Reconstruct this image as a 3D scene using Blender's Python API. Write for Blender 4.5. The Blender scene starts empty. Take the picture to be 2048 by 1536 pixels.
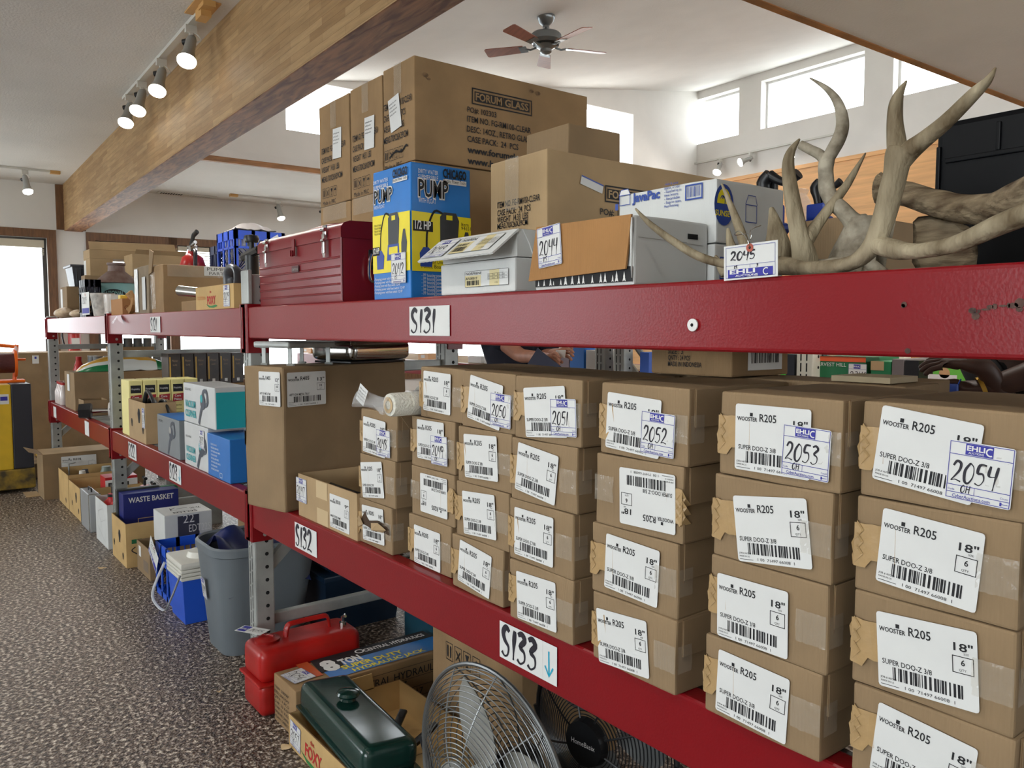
import bpy, bmesh, math, random
from mathutils import Vector, Matrix, noise

# ------------------------------------------------------------------ camera, sky, exposure
SC = bpy.context.scene
COL = SC.collection
EYE = Vector((0, 0, 1.40))
YAW, PITCH, FPX = math.radians(37.757), math.radians(3.99), 1600.46
FWD = Vector((-math.cos(YAW) * math.cos(PITCH), math.sin(YAW) * math.cos(PITCH), -math.sin(PITCH)))
RGT = Vector((math.sin(YAW), math.cos(YAW), 0))
DWN = FWD.cross(RGT)
cam = bpy.data.cameras.new('camera')
cam.sensor_width = 36
cam.lens = FPX / 2048 * 36
cam.clip_start = 0.05
cam_ob = bpy.data.objects.new('camera', cam)
COL.objects.link(cam_ob)
cam_ob.matrix_world = Matrix((RGT, -DWN, -FWD)).transposed().to_4x4()
cam_ob.location = EYE
SC.camera = cam_ob

SKY = 6.0
world = bpy.data.worlds.new('overcast_sky')
SC.world = world
world.use_nodes = True
bg = world.node_tree.nodes['Background']
bg.inputs[0].default_value = (0.90, 0.96, 1.0, 1)
bg.inputs[1].default_value = SKY

SC.view_settings.view_transform = 'Standard'
SC.view_settings.look = 'None'
SC.view_settings.gamma = 1
SC.view_settings.use_curve_mapping = False
SC.view_settings.exposure = 0.42
SC.cycles.use_denoising = True
SC.cycles.adaptive_threshold = 0.025
SC.cycles.max_bounces = 7
SC.cycles.diffuse_bounces = 4
SC.cycles.glossy_bounces = 4
SC.cycles.sample_clamp_indirect = 6.0

# the building stands turned 1.5 degrees against the rack
PHI = math.radians(-1.511)
BLD = Matrix.Rotation(PHI, 4, 'Z')


def lamp(kind, name, loc, energy, size=0.05, color=(1, 0.95, 0.88), aim=None, spot=80, sx=None, sy=None):
    l = bpy.data.lights.new(name, kind)
    l.energy = energy
    l.color = color
    if kind == 'SPOT':
        l.spot_size = math.radians(spot)
        l.spot_blend = 0.6
        l.shadow_soft_size = size
    elif kind == 'POINT':
        l.shadow_soft_size = size
    elif kind == 'AREA':
        l.shape = 'RECTANGLE'
        l.size, l.size_y = sx, sy
    o = bpy.data.objects.new(name, l)
    COL.objects.link(o)
    o.location = loc
    if aim is not None:
        o.rotation_euler = (Vector(aim) - Vector(loc)).to_track_quat('-Z', 'Y').to_euler()
    return o


def portal(name, c, n, sx, sy):
    """marks a window opening so that daylight through it is sampled well"""
    c, n = BLD @ Vector(c), BLD.to_3x3() @ Vector(n)
    o = lamp('AREA', name, c, 1, sx=sx, sy=sy, aim=c + n)
    o.data.cycles.is_portal = True
    return o


# ------------------------------------------------------------------ pixel ray -> point at a known depth
def V(u, v, **k):
    d = FWD + (u - 1024) / FPX * RGT + (v - 768) / FPX * DWN
    (n, val), = k.items()
    i = 'XYZ'.index(n)
    return EYE + d * ((val - EYE[i]) / d[i])


# ------------------------------------------------------------------ materials
def lin(c):
    return tuple(((x / 255) / 12.92 if x <= 10 else ((x / 255 + 0.055) / 1.055) ** 2.4) for x in c) + (1,)


MATS = {}


def mat(name, rgb, rough=0.6, metal=0.0, var=0.0, vscale=4.0, bump=0.0, bscale=60.0, spec=0.5, alpha=1.0,
        stretch=None, rgb2=None, transmission=0.0, coat=0.0, emit=0.0, wave=None):
    if name in MATS:
        return MATS[name]
    m = bpy.data.materials.new(name)
    m.use_nodes = True
    nt = m.node_tree
    b = nt.nodes['Principled BSDF']
    b.inputs['Base Color'].default_value = lin(rgb)
    b.inputs['Roughness'].default_value = rough
    b.inputs['Metallic'].default_value = metal
    b.inputs['Specular IOR Level'].default_value = spec
    b.inputs['Alpha'].default_value = alpha
    if transmission:
        b.inputs['Transmission Weight'].default_value = transmission
    if coat:
        b.inputs['Coat Weight'].default_value = coat
        b.inputs['Coat Roughness'].default_value = 0.08
    if emit:
        b.inputs['Emission Color'].default_value = lin(rgb)
        b.inputs['Emission Strength'].default_value = emit
    tc = nt.nodes.new('ShaderNodeTexCoord')
    mp = nt.nodes.new('ShaderNodeMapping')
    nt.links.new(tc.outputs['Object'], mp.inputs[0])
    if stretch:
        mp.inputs['Scale'].default_value = stretch
    if var or rgb2:
        n = nt.nodes.new('ShaderNodeTexNoise')
        n.inputs['Scale'].default_value = vscale
        n.inputs['Detail'].default_value = 5
        r = nt.nodes.new('ShaderNodeValToRGB')
        r.color_ramp.elements[0].position = 0.34
        r.color_ramp.elements[1].position = 0.66
        a = rgb2 or tuple(max(0, x * (1 - var)) for x in rgb)
        r.color_ramp.elements[0].color = lin(a)
        r.color_ramp.elements[1].color = lin(rgb if rgb2 else tuple(min(255, x * (1 + var * 0.6)) for x in rgb))
        nt.links.new(mp.outputs[0], n.inputs['Vector'])
        nt.links.new(n.outputs['Fac'], r.inputs[0])
        nt.links.new(r.outputs[0], b.inputs['Base Color'])
    if bump:
        if wave:
            n = nt.nodes.new('ShaderNodeTexWave')
            n.inputs['Scale'].default_value = bscale
            n.bands_direction = wave
        else:
            n = nt.nodes.new('ShaderNodeTexNoise')
            n.inputs['Scale'].default_value = bscale
            n.inputs['Detail'].default_value = 3
        bp = nt.nodes.new('ShaderNodeBump')
        bp.inputs['Strength'].default_value = bump
        bp.inputs['Distance'].default_value = 0.01
        nt.links.new(mp.outputs[0], n.inputs['Vector'])
        nt.links.new(n.outputs['Fac'], bp.inputs['Height'])
        nt.links.new(bp.outputs[0], b.inputs['Normal'])
    MATS[name] = m
    return m


# ------------------------------------------------------------------ mesh builder
def frame(o, x, y, n=None):
    """matrix of a flat drawing area: origin o, x to the right, y up, third axis out of the surface"""
    x, y = Vector(x).normalized(), Vector(y).normalized()
    z = x.cross(y).normalized() if n is None else Vector(n)
    m = Matrix((x, y, z)).transposed().to_4x4()
    m.translation = Vector(o)
    return m


def FRONT(x=0, y=0, z=0):     # faces -Y
    return frame((x, y, z), (1, 0, 0), (0, 0, 1))


def SIDE(x=0, y=0, z=0):      # faces +X
    return frame((x, y, z), (0, 1, 0), (0, 0, 1))


_FONT = {}


def glyphs(s, bold=0.0, shear=0.0):
    key = (s, bold, shear)
    if key not in _FONT:
        c = bpy.data.curves.new('t', 'FONT')
        c.body = s
        c.size = 1.0
        c.resolution_u = 2
        c.offset = bold
        c.shear = shear
        c.fill_mode = 'BOTH'
        o = bpy.data.objects.new('t', c)
        COL.objects.link(o)
        dg = bpy.context.evaluated_depsgraph_get()
        me = bpy.data.meshes.new_from_object(o.evaluated_get(dg))
        vs = [Vector((v.co.x, v.co.y, 0)) for v in me.vertices]
        fs = [tuple(p.vertices) for p in me.polygons]
        bpy.data.objects.remove(o)
        bpy.data.curves.remove(c)
        bpy.data.meshes.remove(me)
        w = (min((v.x for v in vs), default=0), max((v.x for v in vs), default=0))
        _FONT[key] = (vs, fs, w)
    return _FONT[key]


def smooth_path(pts, k=4, closed=False):
    P = [Vector(p) for p in pts]
    n = len(P)
    if n < 3:
        return P
    out = []
    for i in range(n if closed else n - 1):
        if closed:
            a, b, c, d = P[i - 1], P[i], P[(i + 1) % n], P[(i + 2) % n]
        else:
            a, b, c, d = P[max(i - 1, 0)], P[i], P[i + 1], P[min(i + 2, n - 1)]
        for j in range(k):
            t = j / k
            out.append(0.5 * (2 * b + (c - a) * t + (2 * a - 5 * b + 4 * c - d) * t * t + (3 * b - a - 3 * c + d) * t ** 3))
    if not closed:
        out.append(P[-1])
    return out


# hand lettering: strokes in a 0..1 box
HAND = {
    '0': (0.62, [[(0.3, 0.98), (0.05, 0.6), (0.1, 0.12), (0.33, 0.02), (0.55, 0.35), (0.52, 0.8), (0.28, 0.98)]]),
    '1': (0.3, [[(0.18, 1.0), (0.12, 0.5), (0.1, 0.0)]]),
    '2': (0.64, [[(0.04, 0.75), (0.2, 0.98), (0.45, 0.9), (0.45, 0.6), (0.2, 0.25), (0.02, 0.04), (0.25, 0.1), (0.6, 0.03)]]),
    '3': (0.6, [[(0.05, 0.92), (0.3, 1.0), (0.48, 0.82), (0.2, 0.56), (0.46, 0.42), (0.48, 0.15), (0.22, 0.0), (0.02, 0.1)]]),
    '4': (0.62, [[(0.12, 1.0), (0.06, 0.6), (0.2, 0.5), (0.55, 0.55)], [(0.55, 1.0), (0.48, 0.5), (0.42, -0.12)]]),
    '5': (0.6, [[(0.55, 0.98), (0.16, 0.95), (0.1, 0.58), (0.4, 0.56), (0.5, 0.28), (0.3, 0.02), (0.02, 0.08)]]),
    '6': (0.6, [[(0.4, 1.0), (0.1, 0.6), (0.08, 0.15), (0.3, 0.0), (0.5, 0.2), (0.35, 0.45), (0.1, 0.3)]]),
    '7': (0.55, [[(0.03, 0.95), (0.5, 0.98), (0.3, 0.4), (0.22, -0.08)]]),
    '8': (0.6, [[(0.45, 0.9), (0.15, 0.98), (0.1, 0.7), (0.45, 0.4), (0.4, 0.05), (0.12, 0.0), (0.08, 0.3), (0.45, 0.75), (0.45, 0.92)]]),
    '9': (0.6, [[(0.5, 0.85), (0.2, 1.0), (0.05, 0.72), (0.25, 0.5), (0.48, 0.75), (0.5, 0.9), (0.42, 0.4), (0.35, -0.1)]]),
    'S': (0.62, [[(0.5, 0.88), (0.3, 1.0), (0.1, 0.8), (0.2, 0.55), (0.46, 0.35), (0.4, 0.08), (0.2, 0.0), (0.02, 0.12)]]),
    'O': (0.62, [[(0.3, 1.0), (0.05, 0.6), (0.1, 0.1), (0.35, 0.02), (0.55, 0.4), (0.5, 0.85), (0.3, 1.0)]]),
    'H': (0.6, [[(0.1, 1.0), (0.05, 0.0)], [(0.5, 1.0), (0.45, 0.0)], [(0.07, 0.5), (0.48, 0.55)]]),
    'K': (0.6, [[(0.12, 1.0), (0.08, 0.0)], [(0.5, 0.95), (0.12, 0.45), (0.5, 0.0)]]),
    'C': (0.55, [[(0.45, 0.9), (0.15, 0.95), (0.05, 0.4), (0.2, 0.02), (0.48, 0.12)]]),
}


class MB:
    def __init__(s):
        s.v, s.f, s.m = [], [], []

    def add(s, vs, fs, mi=0, M=None):
        o = len(s.v)
        s.v += [(M @ Vector(p)) if M is not None else Vector(p) for p in vs]
        s.f += [tuple(i + o for i in f) for f in fs]
        s.m += [mi] * len(fs)
        return s

    def box(s, x0, x1, y0, y1, z0, z1, mi=0, M=None):
        vs = [(x, y, z) for z in (z0, z1) for y in (y0, y1) for x in (x0, x1)]
        fs = [(0, 2, 3, 1), (4, 5, 7, 6), (0, 1, 5, 4), (2, 6, 7, 3), (0, 4, 6, 2), (1, 3, 7, 5)]
        return s.add(vs, fs, mi, M)

    def rbox(s, x0, x1, y0, y1, z0, z1, r=0.004, mi=0, M=None, seg=2, jit=0.0, seed=0, cuts=0):
        bm = bmesh.new()
        bmesh.ops.create_cube(bm, size=1)
        for p in bm.verts:
            p.co = Vector((x0 + (p.co.x + .5) * (x1 - x0), y0 + (p.co.y + .5) * (y1 - y0), z0 + (p.co.z + .5) * (z1 - z0)))
        r = min(r, 0.45 * min(x1 - x0, y1 - y0, z1 - z0))
        if r > 0:
            bmesh.ops.bevel(bm, geom=bm.edges[:], offset=r, segments=seg, profile=0.6, affect='EDGES')
        if cuts:
            big = [e for e in bm.edges if e.calc_length() > 4 * r]
            bmesh.ops.subdivide_edges(bm, edges=big, cuts=cuts, use_grid_fill=True)
        if jit:
            for p in bm.verts:
                q = p.co * 9 + Vector((seed * 7.3, seed * 3.1, seed))
                p.co += noise.noise_vector(q) * jit
                if p.co.z < z0:
                    p.co.z = z0
        bm.verts.index_update()
        s.add([p.co.copy() for p in bm.verts], [tuple(w.index for w in f.verts) for f in bm.faces], mi, M)
        bm.free()
        return s

    def prism(s, poly, z0, z1, mi=0, M=None):
        n = len(poly)
        vs = [(x, y, z0) for x, y in poly] + [(x, y, z1) for x, y in poly]
        fs = [tuple(range(n))[::-1], tuple(range(n, 2 * n))] + [(i, (i + 1) % n, n + (i + 1) % n, n + i) for i in range(n)]
        return s.add(vs, fs, mi, M)

    def poly(s, pts, mi=0, M=None, z=0.0):
        return s.add([(p[0], p[1], z) if len(p) == 2 else p for p in pts], [tuple(range(len(pts)))], mi, M)

    def rect(s, x0, y0, x1, y1, z=0.0, mi=0, M=None):
        return s.poly([(x0, y0), (x1, y0), (x1, y1), (x0, y1)], mi, M, z)

    def frame_rect(s, x0, y0, x1, y1, w, z, mi, M=None):
        s.rect(x0, y0, x1, y0 + w, z, mi, M)
        s.rect(x0, y1 - w, x1, y1, z, mi, M)
        s.rect(x0, y0 + w, x0 + w, y1 - w, z, mi, M)
        return s.rect(x1 - w, y0 + w, x1, y1 - w, z, mi, M)

    def disc(s, x, y, r, z=0.0, mi=0, M=None, n=14, ry=None):
        ry = ry or r
        return s.poly([(x + r * math.cos(a * 2 * math.pi / n), y + ry * math.sin(a * 2 * math.pi / n)) for a in range(n)], mi, M, z)

    def ring(s, x, y, r0, r1, z=0.0, mi=0, M=None, n=20, a0=0, a1=2 * math.pi):
        vs, fs = [], []
        for i in range(n + 1):
            a = a0 + (a1 - a0) * i / n
            vs += [(x + r0 * math.cos(a), y + r0 * math.sin(a), z), (x + r1 * math.cos(a), y + r1 * math.sin(a), z)]
        for i in range(n):
            fs.append((2 * i, 2 * i + 1, 2 * i + 3, 2 * i + 2))
        return s.add(vs, fs, mi, M)

    def text(s, t, x, y, size, mi=0, z=0.0, M=None, bold=0.0, sx=1.0, width=None, align='L', shear=0.0):
        vs, fs, (w0, w1) = glyphs(t, bold, shear)
        if width:
            sx = width / max(1e-6, (w1 - w0) * size)
        off = {'L': -w0, 'C': -(w0 + w1) / 2, 'R': -w1}[align] if (width or align != 'L') else 0
        return s.add([((p.x + off) * size * sx + x, p.y * size + y, z) for p in vs], fs, mi, M)

    def stroke(s, pts, w, mi=0, z=0.0, M=None, taper=False, k=4):
        P = smooth_path([(p[0], p[1], z) for p in pts], k)
        n = len(P)
        vs = []
        for i, p in enumerate(P):
            d = (P[min(i + 1, n - 1)] - P[max(i - 1, 0)])
            d.normalize()
            q = Vector((-d.y, d.x, 0)) * w * 0.5
            if taper:
                q *= 0.75 + 0.4 * math.sin(i * 2.1 / n * 3)
            vs += [p + q, p - q]
        return s.add(vs, [(2 * i, 2 * i + 1, 2 * i + 3, 2 * i + 2) for i in range(n - 1)], mi, M)

    def hand(s, t, x, y, h, w, mi=0, z=0.0, M=None, sx=1.0, slant=0.08):
        for ch in t:
            if ch == ' ':
                x += 0.4 * h * sx
                continue
            adv, sts = HAND[ch]
            for k, st in enumerate(sts):
                s.stroke([(x + (p[0] * sx + p[1] * slant) * h, y + p[1] * h) for p in st], w, mi, z + 0.00003 * k, M, taper=True)
            x += adv * h * sx * 1.12
        return s

    def barcode(s, x0, y0, x1, y1, mi=0, z=0.0, M=None, seed=3, n=46):
        R = random.Random(seed)
        ws = [R.choice((1, 1, 2, 3)) for _ in range(n)]
        u = (x1 - x0) / sum(ws)
        x = x0
        for i, w in enumerate(ws):
            if i % 2 == 0:
                s.rect(x, y0, x + w * u, y1, z, mi, M)
            x += w * u
        return s

    def tube(s, pts, r, mi=0, n=8, cap=True, k=0, M=None, flat=1.0):
        if k:
            rr = r if isinstance(r, (list, tuple)) else None
            if rr:
                Q = smooth_path([Vector((a, 0, 0)) for a in rr], k)
                r = [q.x for q in Q]
            pts = smooth_path(pts, k)
        P = [Vector(p) for p in pts]
        m = len(P)
        R = list(r) if isinstance(r, (list, tuple)) else [r] * m
        t0 = (P[1] - P[0]).normalized()
        a = t0.orthogonal().normalized()
        vs = []
        for i in range(m):
            t = (P[min(i + 1, m - 1)] - P[max(i - 1, 0)]).normalized()
            a = (a - t * a.dot(t)).normalized()
            b = t.cross(a)
            for j in range(n):
                an = 2 * math.pi * j / n
                vs.append(P[i] + a * (R[i] * math.cos(an)) + b * (R[i] * math.sin(an) * flat))
        fs = [(i * n + j, i * n + (j + 1) % n, (i + 1) * n + (j + 1) % n, (i + 1) * n + j) for i in range(m - 1) for j in range(n)]
        if cap:
            fs += [tuple(range(n))[::-1], tuple(range((m - 1) * n, m * n))]
        return s.add(vs, fs, mi, M)

    def cyl(s, p0, p1, r0, r1=None, mi=0, n=16, M=None):
        return s.tube([p0, p1], [r0, r0 if r1 is None else r1], mi, n, True, 0, M)

    def lathe(s, prof, n=24, mi=0, M=None, sy=1.0):
        vs, fs = [], []
        m = len(prof)
        for r, z in prof:
            for j in range(n):
                a = 2 * math.pi * j / n
                vs.append((r * math.cos(a), r * math.sin(a) * sy, z))
        for i in range(m - 1):
            for j in range(n):
                fs.append((i * n + j, i * n + (j + 1) % n, (i + 1) * n + (j + 1) % n, (i + 1) * n + j))
        if prof[0][0] > 1e-5:
            fs.append(tuple(range(n))[::-1])
        if prof[-1][0] > 1e-5:
            fs.append(tuple(range((m - 1) * n, m * n)))
        return s.add(vs, fs, mi, M)

    def grid(s, fn, nu, nv, mi=0, M=None):
        vs = [fn(i / nu, j / nv) for j in range(nv + 1) for i in range(nu + 1)]
        fs = [(j * (nu + 1) + i, j * (nu + 1) + i + 1, (j + 1) * (nu + 1) + i + 1, (j + 1) * (nu + 1) + i) for j in range(nv) for i in range(nu)]
        return s.add(vs, fs, mi, M)

    def build(s, name, mats, parent=None, smooth=False, loc=None, rot=None, M=None):
        me = bpy.data.meshes.new(name)
        me.from_pydata(s.v, [], s.f)
        for m in (mats if isinstance(mats, (list, tuple)) else [mats]):
            me.materials.append(m)
        me.polygons.foreach_set('material_index', s.m)
        if smooth:
            me.polygons.foreach_set('use_smooth', [True] * len(s.f))
            try:
                me.set_sharp_from_angle(angle=math.radians(40))
            except Exception:
                pass
        me.update()
        o = bpy.data.objects.new(name, me)
        COL.objects.link(o)
        if parent is not None:
            o.parent = parent
        if M is not None:
            o.matrix_local = M
        if loc is not None:
            o.location = loc
        if rot is not None:
            o.rotation_euler = rot
        return o


def tag(o, label=None, cat=None, group=None, kind=None):
    if label:
        o['label'] = label
    if cat:
        o['category'] = cat
    if group:
        o['group'] = group
    if kind:
        o['kind'] = kind
    return o


def empty(name, loc=(0, 0, 0), label=None, cat=None, group=None, rz=0.0):
    o = bpy.data.objects.new(name, None)
    o.empty_display_size = 0.05
    COL.objects.link(o)
    o.location = loc
    o.rotation_euler = (0, 0, rz)
    return tag(o, label, cat, group)


def copy_tree(o, parent=None):
    c = o.copy()
    COL.objects.link(c)
    if parent is not None:
        c.parent = parent
    for ch in list(o.children):
        copy_tree(ch, c)
    return c


def struct(name, mb, mats, smooth=False, building=True):
    o = mb.build(name, mats, smooth=smooth)
    if building:
        o.matrix_world = BLD
    o['kind'] = 'structure'
    return o


M_card = mat('cardboard', (144, 121, 92), 0.82, var=0.07, vscale=5, bump=0.10, bscale=55, wave='X', spec=0.25)
M_card_d = mat('cardboard_dark', (150, 122, 88), 0.82, var=0.08, vscale=6, bump=0.10, bscale=55, wave='X', spec=0.25)
M_card_l = mat('cardboard_light', (174, 148, 112), 0.82, var=0.06, vscale=5, bump=0.08, bscale=50, wave='X', spec=0.25)
M_card_y = mat('cardboard_tan', (196, 164, 112), 0.8, var=0.06, vscale=6, bump=0.06, bscale=50, wave='X', spec=0.25)
M_edge = mat('cardboard_edge', (128, 98, 66), 0.9)
M_ktape = mat('paper_tape', (172, 142, 98), 0.42, var=0.06, vscale=22, bump=0.25, bscale=40, spec=0.5)
M_ctape = mat('clear_tape', (216, 208, 192), 0.07, alpha=0.2, bump=0.45, bscale=35, spec=0.9)
M_paper = mat('label_paper', (216, 217, 215), 0.55, var=0.02, vscale=8, spec=0.4)
M_ink = mat('black_ink', (22, 22, 26), 0.7)
M_marker = mat('marker_ink', (30, 27, 38), 0.6)
M_blue = mat('blue_ink', (48, 48, 150), 0.6)
M_white = mat('white_card', (222, 222, 220), 0.6, var=0.03, vscale=5, spec=0.35)
M_red = mat('rack_red', (126, 13, 22), 0.3, var=0.05, vscale=2.5, bump=0.05, bscale=220, spec=0.34)
M_grey = mat('galvanised_grey', (160, 163, 160), 0.45, metal=0.35, var=0.10, vscale=8, bump=0.06, bscale=60)
M_hole = mat('dark_hole', (16, 16, 18), 0.9)
M_steel = mat('polished_steel', (190, 188, 184), 0.16, metal=1.0, var=0.05, vscale=4)
M_chrome = mat('chrome', (205, 205, 205), 0.12, metal=1.0)
M_black = mat('black_plastic', (22, 23, 26), 0.38, spec=0.5)
M_bluep = mat('blue_plastic', (36, 88, 205), 0.38, spec=0.5)
M_redgloss = mat('red_paint', (170, 26, 22), 0.3, var=0.12, vscale=7, spec=0.5)
M_clear = mat('clear_plastic', (235, 238, 240), 0.08, alpha=0.25, spec=0.8, bump=0.5, bscale=30)
# ------------------------------------------------------------------ the room (building axes)
M_wall = mat('wall_paint', (226, 223, 218), 0.85, var=0.02, vscale=2, bump=0.04, bscale=90, spec=0.2)
M_ceil = mat('ceiling_paint', (226, 223, 218), 0.8, var=0.025, vscale=1.5, bump=0.25, bscale=70, spec=0.25)
M_trimw = mat('oak_trim', (158, 108, 60), 0.55, var=0.16, vscale=5, stretch=(1, 1, 8))
M_fr = mat('window_frame_wood', (112, 78, 50), 0.55, var=0.15, vscale=6, stretch=(8, 8, 1))
M_sash = mat('window_sash', (62, 56, 52), 0.5)
M_panel = mat('orange_wood_panel', (226, 172, 116), 0.5, var=0.07, vscale=3, stretch=(0.6, 1, 9), spec=0.4)
M_dark = mat('outside_ground', (226, 226, 222), 0.9)

# carpet: brown and pale flecks
m = mat('flecked_carpet', (96, 84, 74), 0.75, spec=0.5)
nt = m.node_tree
b = nt.nodes['Principled BSDF']
mp = [n for n in nt.nodes if n.type == 'MAPPING'][0]
vo = nt.nodes.new('ShaderNodeTexVoronoi')
vo.inputs['Scale'].default_value = 120
ns = nt.nodes.new('ShaderNodeTexNoise')
ns.inputs['Scale'].default_value = 62
ns.inputs['Detail'].default_value = 4
rp = nt.nodes.new('ShaderNodeValToRGB')
rp.color_ramp.elements[0].position = 0.38
rp.color_ramp.elements[0].color = lin((46, 36, 30))
rp.color_ramp.elements[1].position = 0.68
rp.color_ramp.elements[1].color = lin((214, 204, 190))
e = rp.color_ramp.elements.new(0.52)
e.color = lin((104, 89, 77))
bp = nt.nodes.new('ShaderNodeBump')
bp.inputs['Strength'].default_value = 0.9
bp.inputs['Distance'].default_value = 0.006
for t in (vo, ns):
    nt.links.new(mp.outputs[0], t.inputs['Vector'])
nt.links.new(ns.outputs['Fac'], rp.inputs[0])
nt.links.new(rp.outputs[0], b.inputs['Base Color'])
nt.links.new(vo.outputs['Distance'], bp.inputs['Height'])
nt.links.new(bp.outputs[0], b.inputs['Normal'])
b.inputs['Roughness'].default_value = 0.36
M_carpet = m

# laminated beam: lamellas with finger-jointed blocks of slightly different wood
m = mat('laminated_beam_wood', (176, 136, 86), 0.6, spec=0.35)
nt = m.node_tree
b = nt.nodes['Principled BSDF']
mp = [n for n in nt.nodes if n.type == 'MAPPING'][0]
mp.inputs['Rotation'].default_value = (math.radians(-90), 0, 0)
br = nt.nodes.new('ShaderNodeTexBrick')
br.inputs['Scale'].default_value = 1.0
br.inputs['Brick Width'].default_value = 0.34
br.inputs['Row Height'].default_value = 0.032
br.inputs['Mortar Size'].default_value = 0.0006
br.inputs['Mortar'].default_value = lin((120, 84, 50))
br.inputs['Color1'].default_value = lin((176, 144, 102))
br.inputs['Color2'].default_value = lin((154, 120, 80))
br.offset = 0.37
ns = nt.nodes.new('ShaderNodeTexNoise')
ns.inputs['Scale'].default_value = 6
ns.inputs['Detail'].default_value = 6
mp2 = nt.nodes.new('ShaderNodeMapping')
mp2.inputs['Scale'].default_value = (1, 6, 12)
tcn = [n for n in nt.nodes if n.type == 'TEX_COORD'][0]
nt.links.new(tcn.outputs['Object'], mp2.inputs[0])
nt.links.new(mp2.outputs[0], ns.inputs['Vector'])
mx = nt.nodes.new('ShaderNodeMixRGB')
mx.blend_type = 'OVERLAY'
mx.inputs[0].default_value = 0.35
nt.links.new(mp.outputs[0], br.inputs['Vector'])
nt.links.new(br.outputs['Color'], mx.inputs[1])
nt.links.new(ns.outputs['Fac'], mx.inputs[2])
nt.links.new(mx.outputs[0], b.inputs['Base Color'])
M_beam = m
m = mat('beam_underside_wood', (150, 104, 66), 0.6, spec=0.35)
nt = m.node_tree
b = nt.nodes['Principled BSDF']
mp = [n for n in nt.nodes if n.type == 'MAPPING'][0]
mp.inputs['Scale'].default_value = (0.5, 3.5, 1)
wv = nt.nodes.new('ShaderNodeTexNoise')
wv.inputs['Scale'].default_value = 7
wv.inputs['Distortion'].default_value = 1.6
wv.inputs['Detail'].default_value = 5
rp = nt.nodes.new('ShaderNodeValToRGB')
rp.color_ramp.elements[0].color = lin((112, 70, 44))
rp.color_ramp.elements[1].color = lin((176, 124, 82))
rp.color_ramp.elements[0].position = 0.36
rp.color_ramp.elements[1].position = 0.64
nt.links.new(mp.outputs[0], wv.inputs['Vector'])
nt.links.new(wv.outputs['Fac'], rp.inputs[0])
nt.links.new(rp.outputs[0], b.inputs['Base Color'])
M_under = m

ZL, XW, YF = 3.0, -10.3, 9.2          # low ceiling, far wall, clerestory wall
WX0, WX1, WY0 = -7.985, -2.55, 1.50   # the raised well in the ceiling
XB, YB = 3.5, -4.5                    # walls behind the camera


def shed(y):
    return 3.44 + 0.15 * y


def wall_x(mb, x, y0, y1, z0, z1, holes, t):
    """wall slab across x..x+t with rectangular openings (ya, yb, za, zb)"""
    ys = sorted({y0, y1, *[h[0] for h in holes], *[h[1] for h in holes]})
    for a, c in zip(ys, ys[1:]):
        hs = sorted([h for h in holes if h[0] <= a + 1e-6 and h[1] >= c - 1e-6], key=lambda h: h[2])
        z = z0
        for h in hs:
            if h[2] > z:
                mb.box(x, x + t, a, c, z, h[2])
            z = h[3]
        if z1 > z:
            mb.box(x, x + t, a, c, z, z1)


SWP = Matrix(((0, 1, 0, 0), (1, 0, 0, 0), (0, 0, 1, 0), (0, 0, 0, 1)))

mb = MB()
mb.box(XW - .3, XB + .3, YB - .3, YF + .3, -0.1, 0)
struct('floor', mb, M_carpet)
mb = MB()
mb.box(-40, 40, -40, 40, -0.3, -0.25)
struct('outside_ground', mb, M_dark)  # unseen ground, made pale to bounce daylight up to the ceiling

# low ceiling with the well cut out of it, and the sloping roof over the well
mb = MB()
mb.box(XW, XB, YB, 1.40, ZL, ZL + .12)
mb.box(XW, WX0, 1.40, YF, ZL, ZL + .12)
mb.box(WX1, XB, 1.40, YF, ZL, ZL + .12)
struct('ceiling_low', mb, M_ceil)
mb = MB()
y0, y1 = 1.2, YF + .3
mb.add([(WX0 - .3, y0, shed(y0)), (WX1 + .3, y0, shed(y0)), (WX1 + .3, y1, shed(y1)), (WX0 - .3, y1, shed(y1)),
        (WX0 - .3, y0, shed(y0) + .1), (WX1 + .3, y0, shed(y0) + .1), (WX1 + .3, y1, shed(y1) + .1), (WX0 - .3, y1, shed(y1) + .1)],
       [(0, 1, 2, 3), (4, 7, 6, 5), (0, 4, 5, 1), (2, 6, 7, 3), (0, 3, 7, 4), (1, 5, 6, 2)])
struct('ceiling_high', mb, M_ceil)

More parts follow.
